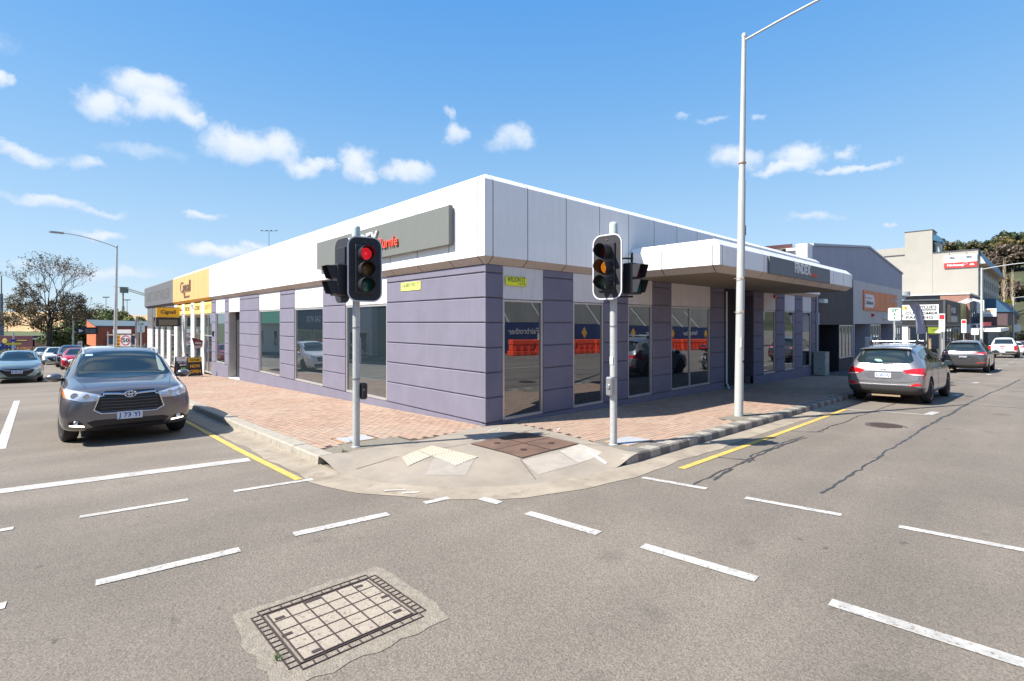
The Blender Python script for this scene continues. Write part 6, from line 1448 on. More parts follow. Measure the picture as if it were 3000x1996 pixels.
# ---- white pickup
ST_UT = [(0, .5, .80, .95, .60, .58, .5), (.06, .36, .90, 1.05, .82, .78, .66), (.3, .32, 1.0, 1.14, .93, .88, .76), (1.1, .32, 1.04, 1.20, .955, .90, .78), (1.4, .32, 1.06, 1.24, .955, .90, .74), (1.95, .32, 1.08, 1.66, .955, .90, .66), (2.3, .32, 1.10, 1.84, .955, .89, .64), (3.2, .32, 1.10, 1.85, .955, .89, .63), (3.45, .32, 1.10, 1.74, .955, .89, .63), (3.56, .32, 1.10, 1.24, .955, .90, .74), (3.62, .32, 1.09, 1.16, .955, .915, .86), (5.2, .34, 1.09, 1.16, .955, .915, .86), (5.3, .36, 1.08, 1.15, .95, .91, .85), (5.33, .50, 1.02, 1.10, .90, .87, .80)]
def ute(paint, label, group):
    L_ = 5.34; root = empty('pickup_truck', (0, 0, 0), label, 'pickup', group); wx = (L_/2-.92, -L_/2+1.18); wr = .40
    me, bvh = shell_of('ut', ST_UT, L_, 1.92, wx, wr+.05, paint); ob('body', me, None, root); f = L_/2; r = -L_/2
    mb = MB(); mb.box(r+.12, r+1.6, -.76, .76, 1.175, 1.185); ob('tonneau_cover', mb, M_black, root)
    mb = MB(); mb.prism([(-.66, 1.26), (-.56, 1.70), (.56, 1.70), (.66, 1.26)][::-1], lambda y, z: (f-3.585 + (z-1.26)*.28, y, z), lambda y, z: (f-3.60 + (z-1.26)*.28, y, z)); ob('rear_window', mb, M_cglass, root)
    pobj('side_window', bvh, [(f-1.9, 1.18), (f-2.65, 1.18), (f-2.65, 1.70), (f-2.3, 1.70)], 's', M_cglass, root, .005, both=True); pobj('side_window', bvh, [(f-2.72, 1.18), (f-3.35, 1.20), (f-3.3, 1.66), (f-2.72, 1.70)], 's', M_cglass, root, .005, both=True)
    mb = MB(); mb.box(r-.02, r+.02, -.74, .74, .62, 1.13, bv=.012); tg = ob('tailgate', mb, paint, root)
    mb = MB(); mb.box(r-.028, r-.018, -.17, .17, 1.0, 1.08); ob('tailgate_handle', mb, M_tail, tg); mb = MB(); mb.lathe([(.10, r-.03), (.0, r-.032)], (0, 0, 0), 'x', 18); mb.v = [(p[0], p[1], p[2]*.45+.88) for p in mb.v]; ob('badge', mb, M_chrome, tg)
    for sg in (1, -1): mb = MB(); mb.box(r-.025, r+.06, sg*.755, sg*.94, .70, 1.10, bv=.015); ob('tail_light', mb, M_tail, root)
    mb = MB(); mb.box(r-.10, r+.06, -.93, .93, .44, .60, bv=.03); bb = ob('rear_bumper', mb, M_clad, root); mb = MB(); mb.tube([(r-.10, 0, .40), (r-.22, 0, .40), (r-.24, 0, .44)], .03, 8); mb.tube([(r+.1, 0, .40), (r-.1, 0, .40)], .04, 8); ob('tow_ball', mb, M_steel, bb)
    plate_on(root, r-.105, .56, 'K 20 XA', -1)
    for sg in (1, -1): mb = MB(); mb.box(wx[1]-.42, wx[1]-.40, sg*.70-.14, sg*.70+.14, .20, .56); ob('mud_flap', mb, M_black, root)
    mirrors(root, f-1.85, 1.22, .93, M_black, (.2, .26, .22)); wheels_on(root, wx, .82, wr, .26)
    return root
P_white = carpaint('white_paint', (.68, .68, .67), .0, .3)
ut = ute(P_white, 'white twin-cab ute with dark bumper parked ahead of the dark grey SUV', 'cars parked along the right kerb'); place(ut, 59.6, -4.45, 0)
for (x, y, cc, nm, lb) in ((69.5, -4.7, (.68, .68, .67), 'white_paint', 'white hatchback parked ahead of the white ute'), (78.0, -5.1, (.30, .015, .03), 'dark_red_paint', 'dark red hatchback parked ahead of the white hatchback'), (87, -5.3, (.45, .46, .47), 'silver_paint', 'silver hatchback farthest along the right kerb')):
    c = hatch(carpaint(nm, cc, .2, .3), lb, 'cars parked along the right kerb', rplate='A 73 FE'); place(c, x, y, R_(0))
c = hatch(carpaint('dark_blue_paint', (.04, .05, .09), .5, .3), 'dark car at the far intersection beyond the parked row', None); place(c, 124, -7.5, R_(100), z=-2.3)
c = suv_compact(carpaint('black_paint', (.02, .02, .022), .4, .2), 'dark SUV driving away far down the right-hand street', None, rear='rv', plate='C 18 DD', rack=False); place(c, 95, -6.4, 0)
# ---- motorcycle between the two grey SUVs
mc = empty('motorcycle', (0, 0, 0), 'dark touring motorcycle with a red-lensed top box in front of the silver-grey SUV', 'motorcycle')
M_mcp = carpaint('plum_black_paint', (.02, .012, .02), .3, .2)
def blob(name, c, s, m, par, rot=0, squ=1.0):
    bm = bmesh.new(); bmesh.ops.create_uvsphere(bm, u_segments=18, v_segments=12, radius=1)
    for v in bm.verts:
        p = v.co; p = Vector((math.copysign(abs(p.x)**squ, p.x)*s[0], math.copysign(abs(p.y)**squ, p.y)*s[1], math.copysign(abs(p.z)**squ, p.z)*s[2]))
        v.co = Vector((c[0] + p.x*math.cos(rot) + p.z*math.sin(rot), c[1] + p.y, c[2] - p.x*math.sin(rot) + p.z*math.cos(rot)))
    mb = MB(); mb.bm(bm); return ob(name, mb, m, par, smooth=60)
for wx_ in (.75, -.72):
    t = MB(); t.lathe([(.21, -.05), (.29, -.065), (.32, -.03), (.325, 0), (.32, .03), (.29, .065), (.21, .05)], (wx_, 0, .325), 'y', 28, closed=True); w_ = ob('tyre', t, M_rub, mc, smooth=50)
    t = MB(); t.lathe([(.21, -.03), (.21, .03), (.17, .03), (.17, -.03)], (wx_, 0, .325), 'y', 28, closed=True)
    for k in range(5): a = 2*PI*k/5; t.tube([(wx_, 0, .325), (wx_+.18*math.cos(a), 0, .325+.18*math.sin(a))], .02, 6)
    ob('rim', t, M_rim, w_)
blob('fuel_tank', (.18, 0, .86), (.34, .17, .16), M_mcp, mc, .1, .8); blob('engine', (.05, 0, .48), (.28, .22, .2), M_steel, mc, 0, .6); blob('seat', (-.32, 0, .82), (.38, .15, .07), M_black, mc, -.1, .7); blob('front_fairing', (.66, 0, .92), (.20, .24, .28), M_mcp, mc, -.4, .8)
blob('top_box', (-.86, 0, 1.12), (.24, .28, .15), M_mcp, mc, 0, .6); blob('top_box_lens', (-1.045, 0, 1.13), (.07, .20, .05), M_tail, mc, 0, .6); blob('tail_light', (-.80, 0, .82), (.06, .12, .045), M_tail, mc, 0, .6); blob('rear_mudguard', (-.86, 0, .66), (.10, .09, .16), M_black, mc, .5, .7)
mb = MB(); mb.tube([(-.70, 0, .95), (-.85, 0, .98)], .05, 8); mb.tube([(.75, -.10, .325), (.56, -.10, .95)], .03, 8); mb.tube([(.75, .10, .325), (.56, .10, .95)], .03, 8); mb.tube([(-.72, .1, .325), (-.1, .12, .42)], .03, 8); mb.tube([(-.72, -.1, .325), (-.1, -.12, .42)], .03, 8); ob('frame_and_fork', mb, M_steel, mc, smooth=50)
mb = MB(); mb.tube([(.42, -.38, 1.05), (.52, -.15, 1.08), (.52, .15, 1.08), (.42, .38, 1.05)], .014, 8); ob('handlebar', mb, M_black, mc)
mb = MB(); mb.tube([(.0, -.16, .35), (-.5, -.22, .36), (-.95, -.24, .42)], [.03, .045, .055], 10); ob('exhaust', mb, M_chrome, mc, smooth=50)
mb = MB(); mb.prism([(-.22, 1.05), (-.16, 1.38), (.16, 1.38), (.22, 1.05)], lambda y, z: (.80-(z-1.05)*.6, y, z), lambda y, z: (.81-(z-1.05)*.6, y, z)); ob('windshield', mb, M_cglass, mc)
for sg in (1, -1): mb = MB(); mb.tube([(.45, sg*.3, 1.06), (.5, sg*.40, 1.22)], .008, 6); ob('mirror_stalk', mb, M_black, mc); blob('mirror', (.5, sg*.44, 1.25), (.03, .09, .05), M_mcp, mc)
plate_on(mc, -.965, .62, 'ZM 441', -1, w=.22, h=.11)
place(mc, 19.2, -4.35, R_(4))
# ================================================================== BUILDINGS DOWN THE RIGHT STREET
def wall_box(name, x0, x1, y0, y1, z0, z1, m, par, **k):
    mb = MB(); mb.box(x0, x1, y0, y1, z0, z1); return ob(name, mb, m, par, world=True, **k)
def fG(Y):
    return lambda d, s, z: (s, Y - d, z)
# ---- slate and grey clinic with the gable front
gb = empty('gabled_building', (31.5, 6, -.8), 'slate-blue and grey gabled building with an orange sign board, beyond the canopy', 'building')
M_slate = mat('slate_render', (.34, .345, .40), .85, var=.06, vscale=1.2, streak=.15, bump=.2, bscale=60)
M_gw = mat('warm_grey_render', (.54, .515, .475), .85, var=.06, vscale=1.2, streak=.25, bump=.2, bscale=60)
M_brn2 = mat('dark_brown_render', (.085, .073, .07), .85, var=.12, vscale=1.5, streak=.3)
M_dnavy = mat('blackish_navy', (.012, .014, .022), .8)
GY = .35
def gp(pts, y0, y1, m, name, par=gb):
    mb = MB(); mb.prism(pts, lambda x, z: (x, y1, z), lambda x, z: (x, y0, z)); return ob(name, mb, m, par, world=True)
gp([(21.0, 4.62), (28.2, 4.5), (42.0, 4.53), (42.0, 5.72), (31.8, 6.74), (21.0, 5.76)][::1], GY, GY+.3, M_slate, 'upper_wall')
gp([(20.95, 5.77), (31.8, 6.76), (42.1, 5.74), (42.1, 5.86), (31.8, 6.88), (20.95, 5.89)], GY-.06, GY+.36, mat('pale_grey_flashing', (.36, .38, .42), .5), 'roof_edge')
mb = MB(); mb.add([(20.95, .7, 5.8), (31.8, .7, 6.8), (31.8, 26, 6.8), (20.95, 26, 5.8), (42.1, .7, 5.78), (42.1, 26, 5.78)], [(0,1,2,3), (1,4,5,2)]); ob('roof', mb, mat('roof_sheet', (.45, .45, .46)), gb, world=True, fix=False)
wall_box('side_wall', 41.95, 42.1, .66, 26, -1.6, 5.7, M_slate, gb); wall_box('side_wall', 20.45, 20.6, .5, 26, -1.2, 5.7, M_whitetrim, gb)
wall_box('brown_wall', 21.4, 28.2, GY-.004, GY+.3, 1.93, 4.56, M_brn2, gb); wall_box('grey_wall', 28.21, 42.0, GY-.008, GY+.3, 1.96, 4.53, M_gw, gb)
wall_box('entry_wall', 22.0, 25.35, GY+.9, GY+1.0, -1.2, 1.95, M_dnavy, gb); wall_box('brown_pier', 21.35, 21.95, GY, GY+.3, -1.2, 1.93, M_brn2, gb)
wall_box('brown_dado', 25.36, 28.2, GY-.004, GY+.3, -1.4, .02, M_brn2, gb); wall_box('entry_return', 25.3, 25.36, GY-.002, GY+1.0, -1.2, 1.93, M_dnavy, gb)
wall_box('grey_pier', 28.21, 28.5, GY-.008, GY+.3, -1.4, 1.96, M_slate, gb)
frame(fG(GY), 25.45, 28.1, .06, 1.9, mull=(26.1, 26.8, 27.45), gm=M_glass, fw=.06, par=gb, d=-.04, m=M_alu)
for (a, b) in ((28.5, 32.2), (35.2, 38.7)):
    wall_box('entry_wall', a, b, GY+1.1, GY+1.2, -1.6, 1.96, M_slate, gb); wall_box('entry_return', b, b+.1, GY-.006, GY+1.2, -1.6, 1.96, M_slate, gb)
for (a, b) in ((32.3, 35.0), (38.8, 41.7)):
    frame(fG(GY), a, b, -.95, 1.92, mull=(a+.75, a+1.5, a+2.2), gm=M_glass, fw=.08, par=gb, d=-.04)
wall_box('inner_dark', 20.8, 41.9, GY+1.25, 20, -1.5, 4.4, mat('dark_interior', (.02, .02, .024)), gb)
wall_box('end_pier', 41.72, 42.0, GY-.008, GY+.3, -1.6, 1.96, M_gw, gb)
sg_ = wall_box('sign_board', 30.3, 35.95, GY-.08, GY-.01, 2.81, 4.03, mat('orange_sign_board', (.72, .20, .06), .45, var=.25, vscale=1.2), gb); wall_box('sign_board', 35.99, 39.7, GY-.08, GY-.01, 2.81, 4.03, mat('orange_sign_board', (.5, .15, .045)), gb)
gp([(30.5, 2.98), (32.55, 2.98), (32.95, 3.38), (32.55, 3.80), (30.5, 3.80)], GY-.095, GY-.082, M_signw, 'white_tag', sg_)
lettering('Lifeblood', (31.6, GY-.10, 3.28), (1, 0, 0), (0, 0, 1), .34, mat('brown_text', (.10, .06, .05)), sg_, width=1.75, depth=.002, bold=.006)
lettering('Australian Red Cross', (31.6, GY-.10, 3.58), (1, 0, 0), (0, 0, 1), .12, M_redink, sg_, width=1.3, depth=.002)
mb = MB(); mb.box(30.62, 30.68, GY-.10, GY-.097, 3.45, 3.72); mb.box(30.55, 30.75, GY-.101, GY-.0975, 3.56, 3.62); ob('red_cross_mark', mb, M_redink, sg_, world=True)
lettering('Burnie', (38.75, GY-.09, 3.62), (1, 0, 0), (0, 0, 1), .42, mat('pale_pink_text', (.75, .6, .55)), sg_, width=1.5, depth=.002, bold=.004); lettering('Tasmania', (38.75, GY-.09, 3.05), (1, 0, 0), (0, 0, 1), .2, mat('pale_pink_text', (.75, .6, .55)), sg_, width=1.2, depth=.002)
for X_ in (21.9, 35.6): wall_box('flood_light', X_, X_+.55, GY-.25, GY-.01, 3.02 if X_ < 25 else 2.30, 3.22 if X_ < 25 else 2.52, M_whitetrim, gb)
wall_box('alarm_light', 32.4, 32.6, GY-.15, GY-.01, 2.42, 2.6, mat('red_plastic', (.6, .03, .03)), gb)
wall_box('letter_box', 24.3, 24.9, GY+.80, GY+.89, .75, 1.2, M_black, gb)
# sawtooth roof with the louvred glass, behind
st = empty('sawtooth_roof', (18, 3, 4.8), 'red-edged sawtooth roof with white-framed clerestory glass behind the white fascia', 'roof')
wall_box('clerestory_end', 20.2, 20.95, GY, GY+.5, 3.0, 5.82, M_whitetrim, st)
mb = MB(); mb.prism([(12.5, 4.62), (20.2, 5.68), (20.2, 5.86), (12.5, 4.80)], lambda x, z: (x, 2.6, z), lambda x, z: (x, 1.0, z)); ob('roof_edge', mb, mat('faded_red_metal', (.45, .09, .05), .5), st, world=True)
mb = MB(); mb.prism([(12.5, 4.1), (20.2, 4.1), (20.2, 5.66), (12.5, 4.60)], lambda x, z: (x, 1.5, z), lambda x, z: (x, 1.3, z)); ob('louvre_glass', mb, mat('dusty_glass', (.30, .32, .30), .3, var=.2), st, world=True)
for k in range(9):
    x = 13.5 + k*.8; zt_ = 4.6 + (x-12.5)*.137; wall_box('louvre_frame', x, x+.12, 1.22, 1.29, 4.1, zt_-.02, M_alud, st)
# ---- corrugated corner shop
wy = empty('corner_shop', (69, 5, -1.4), 'dark corrugated corner shop with a large white customer parking sign and lime door panel', 'building')
M_corr = mat('dark_corrugated_steel', (.085, .085, .09), .45, metal=.4, var=.1, vscale=3)
mb = MB(); z = 1.80
while z < 4.26:
    mb.box(60.40, 60.5, .02, 9.0, z, z+.055); z += .11
ob('corrugation', mb, M_corr, wy, world=True, kind='stuff')
mb = MB(); z = 1.80
while z < 4.26:
    mb.box(60.5, 72.1, -.08, -.0, z, z+.055); z += .11
ob('corrugation', mb, M_corr, wy, world=True, kind='stuff')
wall_box('upper_wall', 60.47, 78.5, -.03, 9.0, 1.76, 4.28, mat('corrugation_valley', (.03, .03, .033)), wy)
wall_box('parapet', 60.35, 78.6, -.10, 9.1, 4.28, 4.38, M_alud, wy); wall_box('corner_trim', 60.36, 60.52, -.10, .06, 1.7, 4.3, M_alud, wy)
wall_box('soffit_beam', 60.38, 78.6, -.06, 9.0, 1.62, 1.76, M_alud, wy)
pn = wall_box('sign_board', 60.30, 60.38, .40, 4.4, 2.30, 3.88, M_signw, wy)
Xs = 60.29
lettering("WYLLIE'S", (Xs, 1.42, 3.62), (0, -1, 0), (0, 0, 1), .40, M_black, pn, width=1.75, depth=.003, bold=.012)
mb = MB(); mb.box(Xs-.003, Xs, .60, 2.35, 3.28, 3.42); bar = ob('black_band', mb, M_black, pn, world=True); lettering('BATHROOMS + FLOORS', (Xs-.006, 1.46, 3.35), (0, -1, 0), (0, 0, 1), .11, M_signw, bar, width=1.6, depth=.002)
lettering('CUSTOMER', (Xs, 1.78, 2.98), (0, -1, 0), (0, 0, 1), .38, M_black, pn, width=2.7, depth=.003, bold=.01); lettering('PARKING', (Xs, 1.95, 2.55), (0, -1, 0), (0, 0, 1), .38, M_black, pn, width=2.2, depth=.003, bold=.01)
mb = MB(); mb.prism([(3.95, 2.76), (3.5, 2.5), (3.58, 2.68), (3.3, 2.68), (3.3, 2.84), (3.58, 2.84), (3.5, 3.02)], lambda y, z: (Xs, y, z), lambda y, z: (Xs-.006, y, z)); ob('arrow', mb, M_black, pn, world=True)
for k, cc in enumerate(((.05, .45, .12), (.75, .65, .05), (.8, .25, .03))): mb = MB(); mb.prism([(3.75-k*.3, 3.40), (3.5-k*.3, 3.40), (3.6-k*.3, 3.74), (3.85-k*.3, 3.74)], lambda y, z: (Xs, y, z), lambda y, z: (Xs-.005, y, z)); ob('logo_stripe', mb, mat('logo_stripe_%d' % k, cc), pn, world=True)
wall_box('white_wall', 60.42, 60.7, 2.9, 9.0, -2.2, 1.62, M_whitetrim, wy)
frame(lambda d, s, z: (60.5 - d, s, z), 1.35, 2.85, -1.7, 1.55, mull=(2.1,), gm=M_glassd, fw=.10, par=wy, m=mat('grey_frame', (.2, .2, .2)))
lime = wall_box('lime_panel', 60.44, 60.5, .32, 1.28, .92, 1.56, mat('lime_panel', (.20, .27, .01), .5), wy); lettering('OPEN', (60.43, .8, 1.28), (0, -1, 0), (0, 0, 1), .16, M_black, lime, depth=.002)
frame(lambda d, s, z: (60.5 - d, s, z), .32, 1.28, -1.5, .88, gm=M_glassd, fw=.09, par=wy, m=M_alud, name='door')
wall_box('corner_pier', 60.42, 60.9, -.05, .28, -2.2, 1.62, mat('grey_frame', (.2, .2, .2)), wy)
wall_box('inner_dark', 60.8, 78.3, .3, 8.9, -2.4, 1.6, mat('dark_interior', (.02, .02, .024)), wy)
for a, b in ((62.5, 66.5), (67.0, 71.0), (71.5, 77.5)): frame(fG(0), a, b, -1.7, 1.5, mull=((a+b)/2,), gm=M_glassd, fw=.15, par=wy, m=M_alud)
wall_box('dado', 60.9, 78.4, -.02, .25, -2.5, -1.7, mat('grey_frame', (.2, .2, .2)), wy)
po = wall_box('poster', 61.5, 64.2, -.12, -.085, 2.1, 3.9, mat('tan_poster', (.36, .22, .12), .6, var=.4, vscale=1.5), wy); lettering('WYLLIES', (66.2, -.12, 3.35), (1, 0, 0), (0, 0, 1), .8, M_signw, po, width=3.4, depth=.005, bold=.01); wall_box('poster', 64.4, 69.5, -.12, -.085, 2.1, 2.75, mat('pale_poster', (.42, .41, .38), .6, var=.3, vscale=2), wy)
wall_box('gold_panel', 72.3, 78.3, -.12, -.035, 1.9, 4.3, mat('gold_mirror_panel', (.40, .38, .14), .3, metal=.3, var=.45, vscale=1.3), wy)
mb = MB(); mb.lathe([(.42, 4.2), (.28, 4.9), (.28, 5.1), (.72, 5.12), (.72, 5.55), (.0, 5.55)], (66, 4.3, 0), seg=18); ob('roof_vent', mb, M_galv, wy, world=True, smooth=40)
wall_box('roof_unit', 64, 65, 5.6, 6.9, 4.35, 4.75, M_whitetrim, wy); wall_box('roof_unit', 66, 68, 6.9, 7.6, 4.3, 4.8, mat('old_brick', (.28, .12, .08)), wy)
# ---- brick building
bk = empty('brick_building', (84, 4, -1.8), 'red brick two-storey building with dark painted street front and white awning', 'building')
M_brick = mat('red_brick', (.33, .125, .075), .85, var=.2, vscale=14, bump=.3, bscale=50)
def _brick(m):
    t = m.node_tree; n = t.nodes; l = t.links; p = n['Principled BSDF']; tcn = n.new('ShaderNodeTexCoord'); sp = n.new('ShaderNodeSeparateXYZ'); l.new(tcn.outputs['Object'], sp.inputs[0])
    ad = n.new('ShaderNodeMath'); l.new(sp.outputs[0], ad.inputs[0]); l.new(sp.outputs[1], ad.inputs[1]); cb = n.new('ShaderNodeCombineXYZ'); l.new(ad.outputs[0], cb.inputs[0]); l.new(sp.outputs[2], cb.inputs[1])
    b = n.new('ShaderNodeTexBrick'); l.new(cb.outputs[0], b.inputs['Vector']); b.inputs['Scale'].default_value = 2.2; b.inputs['Color1'].default_value = (.36, .13, .075, 1); b.inputs['Color2'].default_value = (.24, .09, .06, 1); b.inputs['Mortar'].default_value = (.30, .25, .21, 1); b.inputs['Mortar Size'].default_value = .03
    l.new(b.outputs[0], p.inputs['Base Color'])
_brick(M_brick)
wall_box('side_wall', 78.0, 78.3, -.42, 2.4, -2.4, 5.55, M_brick, bk); wall_box('body', 78.3, 93.2, -.38, 9, -2.4, 5.50, mat('dark_painted_front', (.10, .105, .12), .8, var=.2, vscale=1), bk)
wall_box('coping', 77.9, 93.3, -.5, 9.1, 5.55, 5.72, mat('pale_coping', (.5, .48, .45)), bk); wall_box('rear_parapet', 78.1, 79.2, 2.4, 8.5, 4.0, 4.9, M_brick, bk)
wall_box('white_band', 77.96, 78.31, -.46, 1.6, .72, 1.85, M_whitetrim, bk)
for k in range(5):
    x = 80.2 + k*2.4; frame(fG(-.38), x, x+1.5, 1.9, 3.6, gm=M_glassd, fw=.12, par=bk, m=mat('teal_frame', (.03, .08, .10)), d=.03)
    if k in (0, 2): mb = MB(); mb.box(x-.1, x+1.4, -.95, -.40, 1.35, 1.85); ac = ob('air_conditioner', mb, M_whitetrim, bk, world=True); mb = MB(); mb.box(x-.12, x-.1, -.85, -.5, 1.42, 1.75); ob('ac_grille', mb, M_alud, ac, world=True)
aw = wall_box('awning', 79.5, 96.5, -3.1, -.42, .90, 1.32, M_whitetrim, bk); wall_box('awning_soffit', 79.6, 96.4, -3.0, -.45, .86, .90, mat('grey_soffit', (.3, .3, .29)), bk)
for k in range(4): x = 80.5 + k*3.2; frame(fG(-.38), x, x+2.7, -1.9, .5, mull=(x+1.35,), gm=M_glassd, fw=.15, par=bk, m=M_alu, d=.03)
rs = wall_box('red_sign', 80.5, 92.0, -1.5, -1.3, 1.55, 2.1, M_redink, bk); 
lettering("DAVIES", (80.49, -.95, 1.83), (0, -1, 0), (0, 0, 1), .3, M_signw, rs, depth=.002)
for k in range(5):
    mb = MB(); y0 = -.5; x = 70 + k*1.6; mb.tube([(x, -.1, 4.3), (x+.6, -.9, 4.75), (x+1.2, -1.3, 4.7)], .035, 6); mb.box(x+1.05, x+1.4, -1.45, -1.2, 4.55, 4.75); ob('sign_light', mb, M_whitetrim, wy, world=True)
vt = wall_box('vertical_sign', 84.0, 84.5, -1.3, -.6, 3.3, 5.0, M_signw, bk)
# ---- the hotel
ht = empty('hotel', (112, 8, -2), 'tall beige painted-brick hotel with blue mansard roof and large sign on its blank side wall', 'building')
M_beige = mat('beige_painted_brick', (.36, .338, .295), .85, var=.06, vscale=.5, streak=.08, bump=.3, bscale=8)
M_beiges = mat('beige_front', (.36, .335, .29), .85, var=.05, vscale=.5)
M_bmet = mat('blue_metal_roof', (.045, .13, .21), .4, metal=.3, var=.1, vscale=2)
wall_box('side_wall', 93.0, 93.4, -.05, 11.1, -2.6, 12.6, M_beige, ht); wall_box('stair_tower', 92.96, 97, 5.1, 8.46, -2.6, 16.15, M_beige, ht); wall_box('body', 93.4, 132.8, .25, 14, -2.6, 11.9, M_beiges, ht)
wall_box('coping', 92.9, 93.5, -.1, 5.08, 12.6, 12.72, M_alud, ht); wall_box('coping', 92.9, 93.5, 8.48, 11.15, 12.6, 12.72, M_alud, ht); wall_box('coping', 92.9, 97.1, 5.0, 8.5, 16.15, 16.26, M_alud, ht)
wall_box('side_wall', 93.4, 98, 8.5, 12.5, 9, 13.9, M_beige, ht)
mb = MB(); mb.prism([(5.08, 15.4), (5.05, 14.6), (4.0, 14.2), (4.55, 15.3)], lambda y, z: (97.5, y, z), lambda y, z: (93.1, y, z)); ob('tower_hood', mb, M_bmet, ht, world=True); wall_box('tower_glass', 93.8, 96.5, 4.35, 5.0, 12.7, 14.4, mat('pale_glass', (.35, .42, .48), .3), ht)
mb = MB(); mb.tube([(93.6, 4.9, 12.8), (93.6, 4.9, 14.0), (93.6, 4.5, 13.9), (93.6, 4.2, 12.8)], .06, 6); mb.tube([(93.6, 4.7, 12.8), (93.6, 4.7, 13.9)], .05, 6); ob('roof_ladder', mb, M_alud, ht, world=True)
wn_x = [95.3 + k*3.62 for k in range(11)]
for (z0, z1) in ((9.75, 10.5), (7.6, 8.95), (5.5, 6.85), (3.4, 4.7)):
    for x in wn_x:
        mb = MB(); mb.box(x, x+1.75, .06, .2, z0, z1); w_ = ob('window', mb, mat('hotel_window_frame', (.10, .10, .11), .5), ht, world=True)
        mb = MB(); mb.box(x+.1, x+1.65, .045, .055, z0+.1, z1-.1); ob('pane', mb, M_glassd, w_, world=True)
    # piers between
for x in [93.4] + [x_+1.75 for x_ in wn_x]:
    mb = MB(); mb.box(x, min(x+1.87, 132.8), -.012, .24, -2.6, 11.6); ob('pier', mb, M_beiges, ht, world=True)
for (z0, z1) in ((10.5, 11.9), (8.95, 9.75), (6.85, 7.6), (4.7, 5.5), (-2.6, 3.4)): mb = MB(); mb.box(93.42, 132.78, -.006, .24, z0, z1); ob('spandrel', mb, M_beiges, ht, world=True)
mb = MB(); mb.prism([(-.85, 10.62), (.6, 10.62), (.6, 12.5), (-.15, 12.5)], lambda y, z: (133.5, y, z), lambda y, z: (93.6, y, z)); mr_ = ob('mansard', mb, M_bmet, ht, world=True)
mb = MB()
for k in range(40):
    x = 93.8 + k*.98; mb.add([(x, -.88, 10.64), (x+.12, -.88, 10.64), (x+.12, -.18, 12.5), (x, -.18, 12.5), (x, -.82, 10.6), (x+.12, -.82, 10.6)], [(0,1,2,3), (0,4,5,1)])
ob('roof_ribs', mb, mat('blue_metal_rib', (.08, .20, .30), .4), mr_, world=True, fix=False, kind='stuff')
wall_box('eaves_soffit', 93.6, 133.4, -.82, .2, 10.52, 10.61, mat('tan_soffit', (.40, .30, .18)), ht)
mb = MB(); mb.prism([(-.80, 10.62), (-.06, 10.62), (-.16, 11.9)], lambda y, z: (93.59, y, z), lambda y, z: (93.52, y, z)); ob('mansard_end', mb, mat('pale_end_panel', (.5, .52, .5)), ht, world=True)
sgn = wall_box('sign_board', 92.8, 92.95, .05, 3.72, 10.95, 12.06, M_signw, ht); rd_ = wall_box('red_sign_panel', 92.8, 92.95, .05, 3.72, 10.17, 10.94, mat('nightcap_red', (.62, .03, .03), .5), ht)
M_gold = mat('pale_gold_text', (.50, .47, .38))
lettering('BURNIE CENTRAL', (92.78, 1.85, 11.62), (0, -1, 0), (0, 0, 1), .30, M_gold, sgn, width=2.3, depth=.004); lettering('TOWNHOUSE', (92.78, 1.85, 11.28), (0, -1, 0), (0, 0, 1), .26, M_gold, sgn, width=1.8, depth=.004)
lettering('Nightcap', (92.78, 2.42, 10.55), (0, -1, 0), (0, 0, 1), .46, M_signw, rd_, width=1.9, depth=.004, bold=.014)
mb = MB(); mb.tube([(92.77, 1.35+.26*math.cos(2*PI*k/20), 10.72+.14*math.sin(2*PI*k/20)) for k in range(21)], .02, 5, cap=False); mb.box(92.77, 92.79, .35, .85, 10.42, 10.52); mb.box(92.77, 92.79, .42, .78, 10.54, 10.66); ob('bed_mark', mb, M_signw, rd_, world=True, kind='stuff')
for y in (1.2, 3.1): mb = MB(); mb.tube([(93.0, y, 12.2), (92.1, y, 12.5)], .03, 5); mb.box(92.0, 92.2, y-.3, y+.3, 12.4, 12.5); ob('sign_light', mb, M_alud, ht, world=True)
# ---- pizza shop with the blue canopy and the cream building with the yellow tubes
pz = empty('pizza_shop', (103, -1, -2.1), 'low shop front with dark blue sloping awning and white pizza sign under the hotel', 'building')
mb = MB(); mb.prism([(-3.2, 3.6), (-.12, 3.6), (-.12, 5.6), (-1.6, 5.6)], lambda y, z: (124, y, z), lambda y, z: (97, y, z)); ob('blue_awning', mb, mat('blue_awning', (.03, .09, .16), .6), pz, world=True)
wall_box('front', 97.2, 124, -2.9, -.15, 1.6, 3.6, mat('maroon_brown', (.09, .055, .06), .7), pz); wall_box('lower_front', 97.2, 118, -.8, -.13, -2.4, 1.6, mat('grey_frame', (.2, .2, .2)), pz)
ds = wall_box('sign_board', 94.9, 95.0, -1.85, -.40, 2.92, 4.08, M_signw, pz); lettering("EXPRESS", (94.88, -1.15, 3.78), (0, -1, 0), (0, 0, 1), .26, M_ory, ds, width=.9, depth=.003, bold=.012, shear=.3); lettering("Domino's", (94.88, -1.1, 3.15), (0, -1, 0), (0, 0, 1), .34, mat('pizza_blue', (.02, .14, .34)), ds, width=1.25, depth=.003, bold=.008)
mb = MB(); mb.tube([(95, -.1, 3.5), (95, -.42, 3.5)], .04, 6); ob('sign_arm', mb, M_steel, pz, world=True)
cb2 = empty('cream_building', (138, 1, -2.6), 'cream rounded-corner building with yellow roof tubes at the far end', 'building')
M_cream = mat('cream_render', (.55, .44, .28), .8, var=.06, vscale=1)
